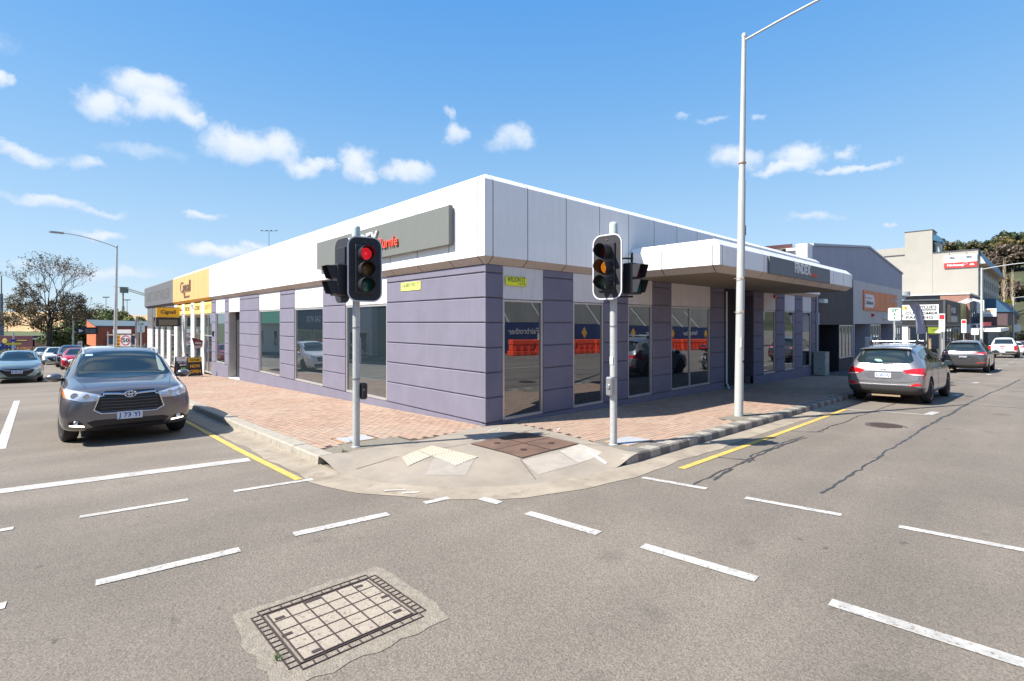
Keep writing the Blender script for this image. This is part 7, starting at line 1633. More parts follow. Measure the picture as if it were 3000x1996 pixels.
def rounded(x0, x1, y0, y1, r):
    pts = [(x1, y1), (x0, y1)]; 
    for k in range(9): a = R_(180 + 90*k/8); pts.append((x0+r+r*math.cos(a), y0+r+r*math.sin(a)))
    pts.append((x1, y0)); return pts
for (z0, z1, e_, mm, nm) in ((-3, .6, 0, M_cream, 'ground_floor'), (.6, .9, .5, mat('yellow_ledge', (.65, .42, .12)), 'ledge'), (.9, 2.3, 0, mat('ochre_band', (.52, .36, .13)), 'wall'), (2.3, 2.5, .25, M_cream, 'ledge'), (2.5, 4.2, -.1, M_cream, 'wall'), (4.2, 4.4, .25, M_cream, 'ledge'), (4.4, 5.6, -.1, M_cream, 'wall'), (5.6, 5.8, .1, M_cream, 'coping')):
    mb = MB(); mb.prism(rounded(134-e_, 145, -1.9-e_, 6, 1.3), lambda x, y: (x, y, z0), lambda x, y: (x, y, z1)); ob(nm, mb, mm, cb2, world=True, smooth=30)
for y in (-.9, .2): mb = MB(); mb.box(133.98, 134.12, y-.35, y+.35, 2.6, 4.15); w_ = ob('window', mb, mat('mauve_frame', (.30, .20, .24)), cb2, world=True); mb = MB(); mb.box(133.95, 133.97, y-.28, y+.28, 2.7, 4.05); ob('pane', mb, M_glassd, w_, world=True)
for (y, ln) in ((.15, 1.3), (-.75, 1.6), (-1.4, 1.0)): mb = MB(); mb.tube([(135, y, 5.7), (135, y-.35*ln, 5.75+ln*.6)], .26, 12); ob('yellow_tube', mb, mat('yellow_tube', (.80, .62, .01), .45), cb2, world=True, smooth=40)
for sx_, col_s in ((151, (.02, .25, .10)),):
    g_ = empty('direction_sign', (sx_, -3.6, -2.6), 'green direction sign at the far intersection', 'sign'); wall_box('panel', sx_, sx_+.1, -5.2, -3.2, 1.0, 1.9, mat('green_sign', col_s), g_); mb = MB(); mb.tube([(sx_+.05, -3.6, -2.9), (sx_+.05, -3.6, 1.0)], .06, 6); mb.tube([(sx_+.05, -4.9, -2.9), (sx_+.05, -4.9, 1.0)], .06, 6); ob('post', mb, M_steel, g_, world=True)
tl = empty('traffic_light', (146, -5.2, rz(146, -5.2)), 'distant dark traffic light at the far intersection', 'traffic light'); mb = MB(); mb.tube([(0, 0, 0), (0, 0, 4.6)], .1, 8); ob('pole', mb, M_galv, tl); mb = MB(); mb.box(-.2, .05, -.45, .45, 2.9, 4.5, bv=.15); ob('target_board', mb, M_black, tl)
# ================================================================== LEFT BACKGROUND
rb_ = empty('red_building', (2, 62, -2), 'orange-red panelled office with sloping grey roof at the end of the left street', 'building')
M_terra = mat('terracotta_panel', (.42, .10, .045), .6, var=.05, vscale=1); M_terr2 = mat('brick_panel', (.34, .085, .05), .7)
M_bg = mat('bluegrey_cladding', (.10, .12, .15), .6)
for k in range(3):
    for j in range(4):
        z0 = -.55 + k*.75; wall_box('cladding_panel', -2.32 + j*3.2, -2.32 + (j+1)*3.2 - .03, 59.9, 60.1, z0+.01, z0+.74, M_terra, rb_)
wall_box('body', -2.3, 10.5, 60.1, 64, -.55, 1.5, M_terr2, rb_); wall_box('lower_wall', -.9, 10.5, 60.4, 72, -3.2, -.56, M_terr2, rb_)
mb = MB(); mb.add([(-2.33, 59.95, -.56), (-2.85, 64, -.3), (-2.85, 64, 2.32), (-2.33, 59.95, 1.70)], [(0,1,2,3)]); mb.add([(-2.3, 60.0, -.56), (-2.8, 64, -.3), (-2.8, 64, 2.32), (-2.3, 60.0, 1.70)], [(3,2,1,0)]); ob('angled_wall', mb, mat('terracotta_bright', (.55, .15, .06), .6), rb_, world=True, fix=False)
mb = MB(); mb.add([(-2.4, 59.8, 1.72), (10.6, 59.8, 1.55), (10.6, 64, 1.9), (-2.9, 64, 2.36)], [(0,1,2,3)]); mb.add([(-2.4, 59.8, 1.66), (10.6, 59.8, 1.49), (10.6, 64, 1.84), (-2.9, 64, 2.30)], [(3,2,1,0)]); mb.add([(-2.4, 59.8, 1.72), (-2.4, 59.8, 1.6), (10.6, 59.8, 1.43), (10.6, 59.8, 1.55)], [(0,1,2,3)]); ob('roof', mb, mat('darkgreen_grey_roof', (.10, .13, .14), .5), rb_, world=True, fix=False)
wall_box('grey_bay', -1.5, .9, 59.6, 59.88, -2.8, .45, M_bg, rb_); wall_box('white_band', 4.2, 7, 59.6, 59.88, -.1, .35, M_signw, rb_)
for k in range(3): wall_box('window', 3.2+k*2.2, 5.0+k*2.2, 59.84, 59.89, -1.6, -.3, M_glassd, rb_)
dsn = wall_box('black_sign', -3.85, -2.2, 59.2, 59.35, .85, 1.95 - .4, M_black, rb_); mb = MB(); mb.prism([(-3.7, 1.05), (-3.35, 1.2), (-3.7, 1.38)], lambda x, z: (x, 59.19, z), lambda x, z: (x, 59.18, z)); ob('arrow_mark', mb, M_signw, dsn, world=True); lettering('Service', (-2.8, 59.18, 1.28), (1, 0, 0), (0, 0, 1), .16, M_signw, dsn, width=.8, depth=.002); lettering('Tasmania', (-2.8, 59.18, 1.08), (1, 0, 0), (0, 0, 1), .16, M_signw, dsn, width=.8, depth=.002)
fn = empty('metal_fence', (-.4, 52, -1.8), 'pale grey upright metal fence panels in front of the red building', 'fence')
for k in range(7): wall_box('fence_panel', -2.3+k*.33, -2.02+k*.33, 54-.55*k, 54.05-.55*k, -1.9, -.55+.04*k, mat('pale_bluegrey_metal', (.36, .40, .43), .5), fn)
gt = empty('wire_gate', (.6, 46, -1.6), 'pale tangled wire mesh gate behind the 50 sign', 'gate')
mb = MB(); rr = random.Random(2)
for k in range(26):
    x = -.65 + k*.07; mb.tube([(x + rr.uniform(-.06, .06), 47, -1.6 + j*.42) for j in range(5)], .013, 4)
ob('mesh_wires', mb, mat('pale_green_wire', (.50, .56, .50), .6), gt, world=True, kind='stuff'); mb = MB()
for x in (-.68, .25, 1.2): mb.tube([(x, 47, -1.8), (x, 47, .2)], .04, 6)
ob('posts', mb, M_postt, gt, world=True)
# rail wagons behind the trees
wg = empty('rail_wagon', (-10, 138, -4), 'maroon freight wagon with a yellow roundel behind the bare tree', 'rail wagon', 'freight wagons behind the trees')
def tr(p): # along a line across the view
    return (-12.78 + p*.732, 141.6 - p*.681)
def wagon(a, b, z0, z1, m, par, nm, th=2.4):
    (x0, y0), (x1, y1) = tr(a), tr(b); n_ = (.681*th, .732*th); mb = MB(); c = [(x0, y0), (x1, y1), (x1+n_[0], y1+n_[1]), (x0+n_[0], y0+n_[1])]
    mb.prism(c, lambda x, y: (x, y, z0), lambda x, y: (x, y, z1)); return ob(nm, mb, m, par, world=True)
wagon(-9, 6.8, -3.2, -.75, mat('maroon_wagon', (.09, .02, .035), .7, var=.15, vscale=1), wg, 'body'); wagon(-9, 6.8, -3.7, -3.25, M_black, wg, 'bogies')
mb = MB(); q_ = tr(1.0); mb.lathe([(.55, 0), (.45, -.03), (0, -.03)], seg=20); mb.v = [(q_[0] + p[0]*.732 + p[2]*.681*1, q_[1] - p[0]*.681 + p[2]*.732, -1.8 + p[1]) for p in mb.v]; ob('roundel', mb, mat('wagon_gold', (.45, .35, .08)), wg, world=True, fix=False); wagon(2.4, 5.6, -1.75, -1.6, mat('wagon_gold', (.45, .35, .08)), wg, 'gold_stripe', -.05)
wg2 = empty('rail_wagon', (-4, 133, -4), 'brown and orange open freight wagon behind the bare tree', 'rail wagon', 'freight wagons behind the trees')
wagon(7.2, 15.5, -3.0, -1.6, mat('brown_wagon', (.08, .045, .03), .8, var=.4, vscale=1), wg2, 'body'); wagon(2.5, 7.1, -3.9, -3.1, mat('rust_orange_wagon', (.28, .12, .03), .8, var=.5, vscale=.7), wg2, 'lower_deck', -.5); wagon(7.2, 16.5, -3.9, -3.05, mat('rust_orange_wagon', (.28, .12, .03)), wg2, 'frame'); wagon(5, 12, -1.5, -1.2, mat('grey_green_load', (.18, .24, .20)), wg2, 'load')
# woodchip stockpile, conveyor, floodlight towers
cp = empty('woodchip_pile', (0, 460, -4), 'huge tan woodchip stockpile on the wharf behind the trees', 'stockpile')
mb = MB(); nx2, ny2 = 60, 10; v = []
for i in range(nx2+1):
    t = i/nx2; x = -75 + 135*t; y = 520 - 130*t
    for j in range(ny2+1):
        s_ = j/ny2; hgt = (13.3 if t < .62 else 13.3 - (t-.62)*16)*min(1, s_*1.6) * (1 + .05*math.sin(i*.9)*math.sin(j)) + noise.noise((i*.4, j*.4, 0))*1.1
        v.append((x + 30*s_*.68, y + 30*s_*.73, -4.2 + hgt))
mb.add(v, [(i*(ny2+1)+j, (i+1)*(ny2+1)+j, (i+1)*(ny2+1)+j+1, i*(ny2+1)+j+1) for i in range(nx2) for j in range(ny2)]); ob('heap', mb, mat('woodchip', (.52, .34, .17), .95, var=.15, vscale=.15, bump=1, bscale=2, bdist=.5), cp, world=True, smooth=80, fix=False)
for (x, y, h_, lb) in ((21.5, 376, 21, 'distant floodlight mast left of the conveyor crane'), (27.4+3.5, 370, 19.5, 'distant floodlight mast right behind the tall grey lamp'), (92.3, 310.2, 60.5, 'very tall floodlight mast rising behind the white fascia'), (-21.5, 416, 18, 'thin floodlight mast above the woodchip pile at far left')):
    t = empty('floodlight_mast', (x, y, -4), lb, 'light mast', 'floodlight masts on the wharf'); mb = MB(); mb.tube([(0, 0, 0), (0, 0, h_)], [.28, .14], 6); ob('mast', mb, M_steel, t)
    k_ = 1.0 if h_ < 50 else 2.6
    mb = MB(); mb.tube([(-1.7*k_*.73, 1.7*k_*.68, h_-.2), (1.7*k_*.73, -1.7*k_*.68, h_-.2)], .12, 5)
    for s_ in (-1, -.3, .3, 1): px, py = 1.7*k_*.73*s_, -1.7*k_*.68*s_; mb.box(px-.4, px+.4, py-.4, py+.4, h_-.1, h_+.25)
    ob('floodlights', mb, M_alud, t)
cv = empty('conveyor_crane', (28.9, 369, -4), 'ship loader conveyor boom on a lattice tower beyond the grey shop end', 'crane')
mb = MB(); mb.tube([(0, 0, 15.6), (0, 0, 27)], .45, 6); mb.tube([(0, 0, 12.5), (0, 0, 15.6)], .8, 6); ob('spout', mb, mat('ochre_steel', (.36, .30, .22), .7), cv)
mb = MB(); mb.box(-1.6, 2.4, -1.6, 1.6, 23.6, 27.0); ob('drive_house', mb, mat('conveyor_steel', (.25, .22, .19), .7), cv)
mb = MB(); d_ = Vector((9.45, -8.8, -3.9)); 
for oo in (0, 1.3): mb.tube([Vector((1, -1, 26.6-oo)), Vector((1, -1, 26.6-oo)) + d_*1.5], .22, 5)
for k in range(22):
    a = Vector((1, -1, 26.6)) + d_*1.5*k/22; b = a + d_*1.5/22 - Vector((0, 0, 1.3)); mb.tube([a, b], .12, 4)
ob('boom', mb, mat('conveyor_steel', (.25, .22, .19), .7), cv); mb = MB(); mb.tube([(-4, 3.5, 27.2), (0, 0, 26.6)], .2, 5); ob('tail', mb, M_steel, cv)
tw = empty('port_tower', (-12.85, 148.5, -4), 'tall dark steel lattice mast at the far left edge', 'mast'); mb = MB(); mb.tube([(0, 0, -.5), (0, 0, 8), (0, 0, 8.01), (0, 0, 12.3), (0, 0, 12.31), (0, 0, 16.2)], [.42, .40, .30, .28, .12, .1], 8); ob('mast', mb, mat('dull_zinc', (.20, .21, .22), .6, var=.3, vscale=1), tw); mb = MB(); mb.box(-.3, .9, -.2, .2, 11.1, 11.3); ob('step', mb, M_steel, tw)
# ================================================================== ACROSS THE STREETS (behind the camera, seen in the glass)
bt = []
M_ob = mat('orange_barrier_plastic', (.80, .075, .02), .45)
def barrier():
    t = empty('water_barrier', (0, 0, 0), 'orange-red water-filled plastic barrier, first of the row across the right-hand road', 'barrier', 'orange barriers across the road')
    mb = MB(); mb.box(-1.0, 1.0, -.26, .26, 0, .30, bv=.03); mb.box(-.97, .97, -.17, .17, .30, .66, bv=.03); mb.box(-.99, .99, -.20, .20, .66, .98, bv=.04); ob('shell', mb, M_ob, t)
    mb = MB()
    for x in (-.6, 0, .6): mb.box(x-.14, x+.14, .17, .27, .34, .60); mb.box(x-.12, x+.12, .26, .30, .04, .22)
    ob('moulded_ribs', mb, mat('darker_orange_plastic', (.5, .04, .015), .5), t); return t
b0 = barrier()
for k in range(13):
    x = 15.4 + k*2.05; o = b0 if k == 0 else copy_tree(b0); o['label'] = 'orange-red plastic barrier, %s of the row across the right-hand road' % ['first', 'second', 'third', 'fourth', 'fifth', 'sixth', 'seventh', 'eighth', 'ninth', 'tenth', 'eleventh', 'twelfth', 'last'][k]; o.location = (x, -14.8 - (k % 2)*.06, rz(x, -14.8)); o.rotation_euler = (0, .02, random.uniform(-.04, .04))
fe = empty('hoarding_fence', (28, -15.4, 0), 'temporary fence with blue fabric banners across the right-hand road', 'fence')
M_bfab = mat('blue_mesh_banner', (.02, .045, .13), .8, var=.2, vscale=1)
for k in range(9):
    x0 = 14.6 + k*3.1; wall_box('banner', x0, x0+3.05, -15.45, -15.42, rz(x0, -15)+.10, rz(x0, -15)+2.05, M_bfab, fe)
    mb = MB(); mb.tube([(x0, -15.5, rz(x0, -15)), (x0, -15.5, rz(x0, -15)+2.1)], .025, 6); mb.tube([(x0+.4, -15.5, rz(x0, -15)+2.0), (x0+1.1, -17.4, rz(x0, -15)+3.6)], .03, 6); ob('brace', mb, M_galv, fe, world=True)
    if k % 2 == 1 or k == 0:
        lettering('Fairbrother', (x0+1.6, -15.40, rz(x0, -15)+1.45), (-1, 0, 0), (0, 0, 1), .55, mat('grey_white_print', (.45, .47, .52)), fe, width=2.7, depth=.002, bold=.01)
    else:
        mb = MB(); c_ = (x0+1.5, rz(x0, -15)+1.4); mb.prism([(c_[0]-.32, c_[1]), (c_[0], c_[1]-.42), (c_[0]+.32, c_[1]), (c_[0], c_[1]+.42)], lambda x, z: (x, -15.41, z), lambda x, z: (x, -15.395, z)); ob('diamond_logo', mb, mat('logo_ochre', (.6, .35, .05)), fe, world=True)
cw = empty('concrete_building', (32, -20, 0), 'bare grey concrete building under construction across the right-hand road', 'building')
for k in range(8): wall_box('concrete_panel', 17.5+k*5.0, 22.45+k*5.0, -20.4, -20.0, -1.5, 7.5, mat('raw_concrete', (.33, .31, .27), .85, var=.15, vscale=.8, streak=.3), cw)
ct = empty('shipping_container', (11, -19, 0), 'orange shipping container across the right-hand road', 'container'); wall_box('body', 9.5, 15.6, -20.5, -18.1, rz(12, -19)+2.6, rz(12, -19)+5.1, mat('orange_container', (.60, .09, .02), .6), ct); wall_box('lower_body', 9.5, 15.6, -20.5, -18.1, rz(12, -19), rz(12, -19)+2.55, mat('white_container', (.6, .6, .58)), ct)
sv = empty('charity_shop', (-16, 38, 0), 'dark blue charity shop front across the left street', 'building'); wall_box('fascia', -13.0, -12.4, 35, 46, 1.4, 3.2, mat('salvos_navy', (.02, .045, .10), .6), sv); wall_box('wall', -22, -13.0, 30, 47, -2, 3.4, mat('pale_grey_front', (.35, .36, .38)), sv)
for k in range(4): frame(lambda d, s, z: (-13.0 + d, s, z), 30.6+k*3.9, 33.9+k*3.9, -1.0, 1.3, gm=M_glassd, fw=.1, par=sv, d=.05)
lettering('SALVOS', (-12.38, 40.4, 2.35), (0, 1, 0), (0, 0, 1), .8, M_signw, sv, width=3.4, depth=.01); mb = MB(); mb.box(-12.39, -12.36, 37.4, 38.1, 2.0, 2.7); ob('red_mark', mb, M_redink, sv, world=True)
gh = empty('green_roof_house', (-16, 56, 0), 'cream weatherboard house with green corrugated roof across the left street', 'building'); wall_box('wall', -20, -12.6, 48.5, 62, -2.5, 2.0, mat('cream_board', (.52, .52, .44), .7), gh)
mb = MB(); mb.prism([(-20.6, 1.95), (-12.0, 1.95), (-16.3, 4.6)], lambda x, z: (x, 62.4, z), lambda x, z: (x, 48.1, z)); ob('roof', mb, mat('green_roof', (.10, .30, .16), .6), gh, world=True)
for y in (51, 56): frame(lambda d, s, z: (-12.6 + d, s, z), y, y+1.2, -.6, 1.2, gm=M_glassd, fw=.1, par=gh, d=.05)
ds_ = empty('dark_shop', (-17, 20, 0), 'dark grey shop with roller shutter across the left street', 'building'); wall_box('wall', -24, -13.0, -1, 29, -1.6, 4.5, mat('charcoal_front', (.05, .055, .06), .7, var=.1), ds_)
mb = MB(); z = -1.0
while z < 2.6: mb.box(-13.0, -12.94, 20, 25.5, z, z+.07); z += .10
ob('roller_shutter', mb, mat('shutter_grey', (.09, .095, .10), .5), ds_, world=True, kind='stuff'); wall_box('pale_poster', -12.99, -12.93, 14.2, 15.8, .3, 2.2, mat('poster_pink', (.35, .25, .24), .5, var=.4, vscale=2), ds_)
of_ = empty('opposite_office', (-22, -24, 0), 'plain low rendered building on the corner behind the camera', 'building'); wall_box('wall', -40, -16, -40, -18, -.5, 5.2, mat('buff_render', (.30, .27, .23), .8, var=.1, vscale=1), of_); wall_box('roof_edge', -40.2, -15.8, -40.2, -17.8, 5.2, 5.5, M_whitetrim, of_)
for k in range(4): wall_box('window', -38+k*5.4, -34+k*5.4, -18.0, -17.95, .6, 2.6, M_glassd, of_)
brd_ = empty('brick_store', (-5, -30, 0), 'brown brick store on the corner behind the camera', 'building'); wall_box('wall', -8, 9, -40, -19.0, -.5, 6, M_brick, brd_); wall_box('roof_edge', -8.2, 9.2, -40.2, -18.8, 6, 6.3, M_whitetrim, brd_)
slab('opposite_footpath', [(-13.0, -12), (-10.8, -12), (-10.8, 60), (-13.0, 60)], 0.0, M_dasph, kind='structure'); slab('opposite_footpath', [(-12, -19), (60, -19), (60, -16.1), (-12, -16.1)], 0.0, M_dasph, kind='structure')
# ================================================================== TREES, HILL, SHRUBS, PERSON
def leafmat(name, dark, light, trans=.25):
    if name in MATS: return MATS[name]
    m = bpy.data.materials.new(name); m.use_nodes = True; MATS[name] = m
    t = m.node_tree; n = t.nodes; l = t.links; p = n['Principled BSDF']; p.inputs['Roughness'].default_value = .6
    g = n.new('ShaderNodeNewGeometry'); mx = n.new('ShaderNodeMix'); mx.data_type = 'RGBA'; l.new(g.outputs['Random Per Island'], mx.inputs[0]); mx.inputs[6].default_value = (*dark, 1); mx.inputs[7].default_value = (*light, 1)
    nz_ = n.new('ShaderNodeTexNoise'); nz_.inputs['Scale'].default_value = .5; l.new(g.outputs['Position'], nz_.inputs['Vector'])
    mr = n.new('ShaderNodeMapRange'); mr.inputs[1].default_value = .35; mr.inputs[2].default_value = .65; mr.inputs[3].default_value = .65; mr.inputs[4].default_value = 1.3; l.new(nz_.outputs[0], mr.inputs[0])
    m2 = n.new('ShaderNodeMix'); m2.data_type = 'RGBA'; m2.blend_type = 'MULTIPLY'; m2.inputs[0].default_value = 1; l.new(mx.outputs[2], m2.inputs[6]); l.new(mr.outputs[0], m2.inputs[7]); l.new(m2.outputs[2], p.inputs['Base Color'])
    tr = n.new('ShaderNodeBsdfTranslucent'); l.new(m2.outputs[2], tr.inputs[0]); ms = n.new('ShaderNodeMixShader'); ms.inputs[0].default_value = trans; l.new(p.outputs[0], ms.inputs[1]); l.new(tr.outputs[0], ms.inputs[2]); l.new(ms.outputs[0], n['Material Output'].inputs[0])
    return m
M_bark = mat('dark_bark', (.045, .035, .028), .9, bump=.4, bscale=10); M_barkp = mat('pale_bark', (.26, .21, .16), .9)
def leafset(mb, rr, c, n, rad, size, squash=1.0):
    for _ in range(n):
        d = Vector((rr.gauss(0, 1), rr.gauss(0, 1), rr.gauss(0, 1))).normalized(); k = rr.random()**.4
        p = Vector(c) + Vector((d.x*rad, d.y*rad, d.z*rad*squash))*k
        nrm = (d + Vector((rr.gauss(0, .6), rr.gauss(0, .6), rr.gauss(0, .6)))).normalized(); a = nrm.orthogonal().normalized(); b = nrm.cross(a); th = rr.random()*6.28
        a, b = a*math.cos(th)+b*math.sin(th), b*math.cos(th)-a*math.sin(th); s = size*rr.uniform(.6, 1.35)
        mb.add([p-a*s*.5-b*s*.25, p+a*s*.15-b*s*.4, p+a*s*.55, p+a*s*.1+b*s*.4, p-a*s*.45+b*s*.3], [(0,1,2,3,4)])
def crown_mesh(name, seed, R_c, H_c, lobes, per, size, m, zc=0, lobe_r=.42):
    rr = random.Random(seed); mb = MB()
    for k in range(lobes):
        d = Vector((rr.gauss(0, 1), rr.gauss(0, 1), rr.gauss(0, 1))).normalized(); q = rr.random()**.5*.78
        c = (d.x*R_c*q, d.y*R_c*q, zc + d.z*H_c*q); leafset(mb, rr, c, per, min(R_c, H_c)*lobe_r*rr.uniform(.7, 1.3), size, .75)
    return mesh_of(name, mb, m, fix=False)
def limbs(mb, rr, p, d, ln, r, depth, tips, spread=.6, up=.15, seg=5):
    path = [p]; cur = Vector(p); dd = Vector(d).normalized()
    for k in range(3):
        dd = (dd + Vector((rr.gauss(0, .12), rr.gauss(0, .12), rr.gauss(0, .10) + up*.3))).normalized(); cur = cur + dd*ln/3; path.append(cur.copy())
    mb.tube(path, [r, r*.85, r*.72, r*.6], seg if depth > 2 else 4, cap=False)
    if depth <= 0: tips.append((cur, dd)); return
    if depth <= 2: tips.append((cur, dd))
    for k in range(rr.choice([2, 3, 3])):
        ax = Vector((rr.gauss(0, 1), rr.gauss(0, 1), rr.gauss(0, .5))).normalized(); nd = (dd + ax*spread + Vector((0, 0, up))).normalized()
        limbs(mb, rr, cur, nd, ln*rr.uniform(.62, .85), r*.6, depth-1, tips, spread, up, seg)
# the big, half-bare tree
bt_ = empty('bare_tree', (-5.84, 76.45, -2.35), 'large half-bare tree with sparse brown-green leaves at the end of the left street', 'tree')
rr = random.Random(21); mb = MB(); tips = []
mb.tube([(0, 0, -.2), (0, 0, 1.2), (.1, 0, 2.4), (.15, .1, 5.0), (.0, .0, 7.4)], [.5, .38, .33, .16, .05], 10)
for k in range(15):
    a = k*2.4; d = Vector((math.cos(a)*(.9 if k > 2 else .12), math.sin(a)*(.9 if k > 2 else .12), (.5 - .05*(k % 4)) if k > 2 else 1.5)); limbs(mb, rr, (.05, 0, 2.0 + .28*k), d, (1.65 if k < 9 else 1.25) if k > 2 else 3.3, .11, 5, tips, .60, .08)
ob('trunk', mb, M_bark, bt_, fix=False)
mb = MB()
for (p, d) in tips:
    if rr.random() < .8: leafset(mb, rr, p, 5, .30, .12)
    if p.z < 5.2 and rr.random() < .9: leafset(mb, rr, p, 11, .6, .15)
ob('crown', mb, leafmat('autumn_leaf', (.055, .05, .02), (.17, .12, .06)), bt_, fix=False)
for (x, y, zb, R_c, H_c, zc, m_, lb, sd, n_, sz) in (
    (-.9, 97, -2.9, 4.6, 3.8, 4.3, leafmat('dark_green_leaf', (.022, .04, .012), (.17, .20, .055)), 'dense dark green round tree left of the orange-red building', 31, 62, .26),
    (-4.6, 93, -2.8, 2.6, 2.4, 2.5, leafmat('dark_green_leaf', (.018, .035, .010), (.12, .15, .045)), 'lower dark green tree between the bare tree and the dense round tree', 32, 22, .26),
    (3.6, 113, -3.4, 2.9, 2.6, 5.4, leafmat('yellow_green_leaf', (.07, .085, .015), (.26, .27, .06)), 'yellow-green tree above the roof of the orange-red building, left one', 33, 30, .25),
    (6.8, 110, -3.4, 2.6, 2.2, 4.8, leafmat('yellow_green_leaf', (.07, .085, .015), (.26, .27, .06)), 'yellow-green tree above the roof of the orange-red building, right one', 34, 26, .25)):
    t = empty('leafy_tree', (x, y, zb), lb, 'tree', 'trees at the end of the left street'); rr = random.Random(sd); mb = MB(); mb.tube([(0, 0, -.3), (0, 0, zc*.6), (.2, 0, zc)], [.35, .26, .15], 8)
    for k in range(6): a = k*1.05; mb.tube([(0, 0, zc*.5), (math.cos(a)*R_c*.4, math.sin(a)*R_c*.4, zc*.85), (math.cos(a)*R_c*.7, math.sin(a)*R_c*.7, zc*1.2)], [.14, .09, .04], 5)
    ob('trunk', mb, M_bark, t); me = crown_mesh('crown', sd, R_c, H_c, n_, 210, sz, m_, zc); ob('crown', me, None, t)
# undergrowth below them
for k, (x, y, r) in enumerate([(-9.5, 95, 1.5), (-6.8, 92, 1.4), (-4.9, 88, 1.6), (-3.6, 86, 1.7), (-2.6, 84, 1.3)]):
    mb = MB(); leafset(mb, random.Random(k), (x, y, rz(x, y)+.5), 500, r, .22, .6); tag(ob('shrub', mb, leafmat('undergrowth_leaf', (.02, .025, .012), (.09, .08, .04)), fix=False), '%s dark low shrub in the row under the trees by the wagons' % ['leftmost', 'second from left', 'middle', 'fourth from left', 'rightmost'][k], 'shrub', 'shrubs under the trees by the wagons')
mb = MB(); c = [(-16, 68), (-3.9, 68), (-3.9, 82), (-16, 86)]; mb.prism(c, lambda x, y: (x, y, gz(x, y) - .2), lambda x, y: (x, y, gz(x, y) + .02)); ob('grass_verge', mb, mat('bright_grass', (.13, .17, .04), .9, var=.4, vscale=1.5, bump=1, bscale=20, bdist=.05), kind='structure')
# ---- hill on the right
def hillz(x, y):
    t = sm((x-165)/190); return -2.6 + 36*t*(1 - .25*sm((-y-30)/80)) + noise.noise((x*.02, y*.02, 1))*3*t
mb = MB(); v = []; NX, NY = 34, 26
for i in range(NX+1):
    for j in range(NY+1):
        x = 160 + i*9; y = -130 + j*11; v.append((x, y, hillz(x, y)))
mb.add(v, [(i*(NY+1)+j, (i+1)*(NY+1)+j, (i+1)*(NY+1)+j+1, i*(NY+1)+j+1) for i in range(NX) for j in range(NY)]); ob('hill', mb, mat('hillside', (.055, .06, .028), .95, var=.5, vscale=.05, spots=(.12, .6, (.11, .12, .045)), bump=1, bscale=1, bdist=.5), kind='structure', smooth=80, fix=False)
LM = [leafmat('hill_olive_leaf', (.022, .03, .012), (.12, .11, .045)), leafmat('hill_green_leaf', (.015, .03, .015), (.07, .11, .045)), leafmat('hill_golden_leaf', (.07, .06, .02), (.24, .19, .07)), leafmat('hill_brown_leaf', (.06, .045, .03), (.19, .14, .10))]
HM = [crown_mesh('crown', 50+k, 6.6, 5.0, 40, 110, .66, LM[k % 4], 5.6, .34) for k in range(4)]
tmb = MB(); tmb.tube([(0, 0, -1.5), (0, 0, 5), (.6, 0, 9)], [.45, .32, .15], 6); 
for k in range(5): a = k*1.26; tmb.tube([(0, 0, 4+.4*k), (math.cos(a)*2, math.sin(a)*2, 7.2), (math.cos(a)*3.6, math.sin(a)*3.6, 9)], [.2, .13, .06], 4)
TM = mesh_of('trunk', tmb, M_bark)
rr = random.Random(77); kind_l = ['olive-green', 'dark green', 'golden-green', 'brown']
ordn = 0
spots = []
for i in range(7):
    x = 352 - i*24
    for j in range(11): spots.append((x + rr.uniform(-8, 8), 46 - j*9.5 + rr.uniform(-3, 3) - (352-x)*.05, i))
for (x, y, i) in spots:
    k = rr.choice([0, 1, 0, 2]) if i < 3 else rr.choice([2, 3, 2, 0, 3])
    s_ = rr.uniform(.8, 1.35) * (1.25 if i == 0 and -8 < y < 12 else 1) * (.62 if i > 3 else 1)
    lb = '%s tree on the right-hand hillside, %s' % (kind_l[k], ['on the ridge line', 'just below the ridge', 'on the upper slope', 'in the middle of the slope', 'on the lower slope', 'near the foot', 'at the foot of the hill'][i])
    t = empty('hillside_tree', (x, y, hillz(x, y)), lb, 'tree', '%s trees %s' % (kind_l[k], ['on the ridge', 'below the ridge', 'on the upper slope', 'on the middle slope', 'on the lower slope', 'near the hill foot', 'at the hill foot'][i])); t.rotation_euler = (0, 0, rr.random()*6.28); t.scale = (s_, s_, s_*rr.uniform(.85, 1.15))
    for nm, me in (('trunk', TM), ('crown', HM[k])): o = bpy.data.objects.new(nm, me); COL.objects.link(o); o.parent = t
# bare pale poplars in front of the slope
mb = MB(); r2 = random.Random(8); mb.tube([(0, 0, -1), (0, 0, 7), (.1, 0, 14)], [.28, .18, .05], 5)
for k in range(46):
    z = 2 + k*.24; a = k*2.4; l_ = 1.5*(1 - k/60); mb.tube([(0, 0, z), (math.cos(a)*l_*.4, math.sin(a)*l_*.4, z+1.3), (math.cos(a)*l_*.55, math.sin(a)*l_*.55, z+2.8)], [.06, .04, .015], 3, cap=False)
PM = mesh_of('branches', mb, mat('pale_branches', (.38, .30, .21), .9), fix=False)
for k in range(14):
    x, y = 222 + r2.uniform(-8, 8), 22 - k*2.6 + r2.uniform(-1, 1)
    t = empty('poplar', (x, y, hillz(x, y)), 'tall bare pale poplar in the row in front of the right-hand hill', 'tree', 'bare poplars in front of the hill'); o = bpy.data.objects.new('branches', PM); COL.objects.link(o); o.parent = t; s_ = r2.uniform(.85, 1.2); t.scale = (s_, s_, s_)
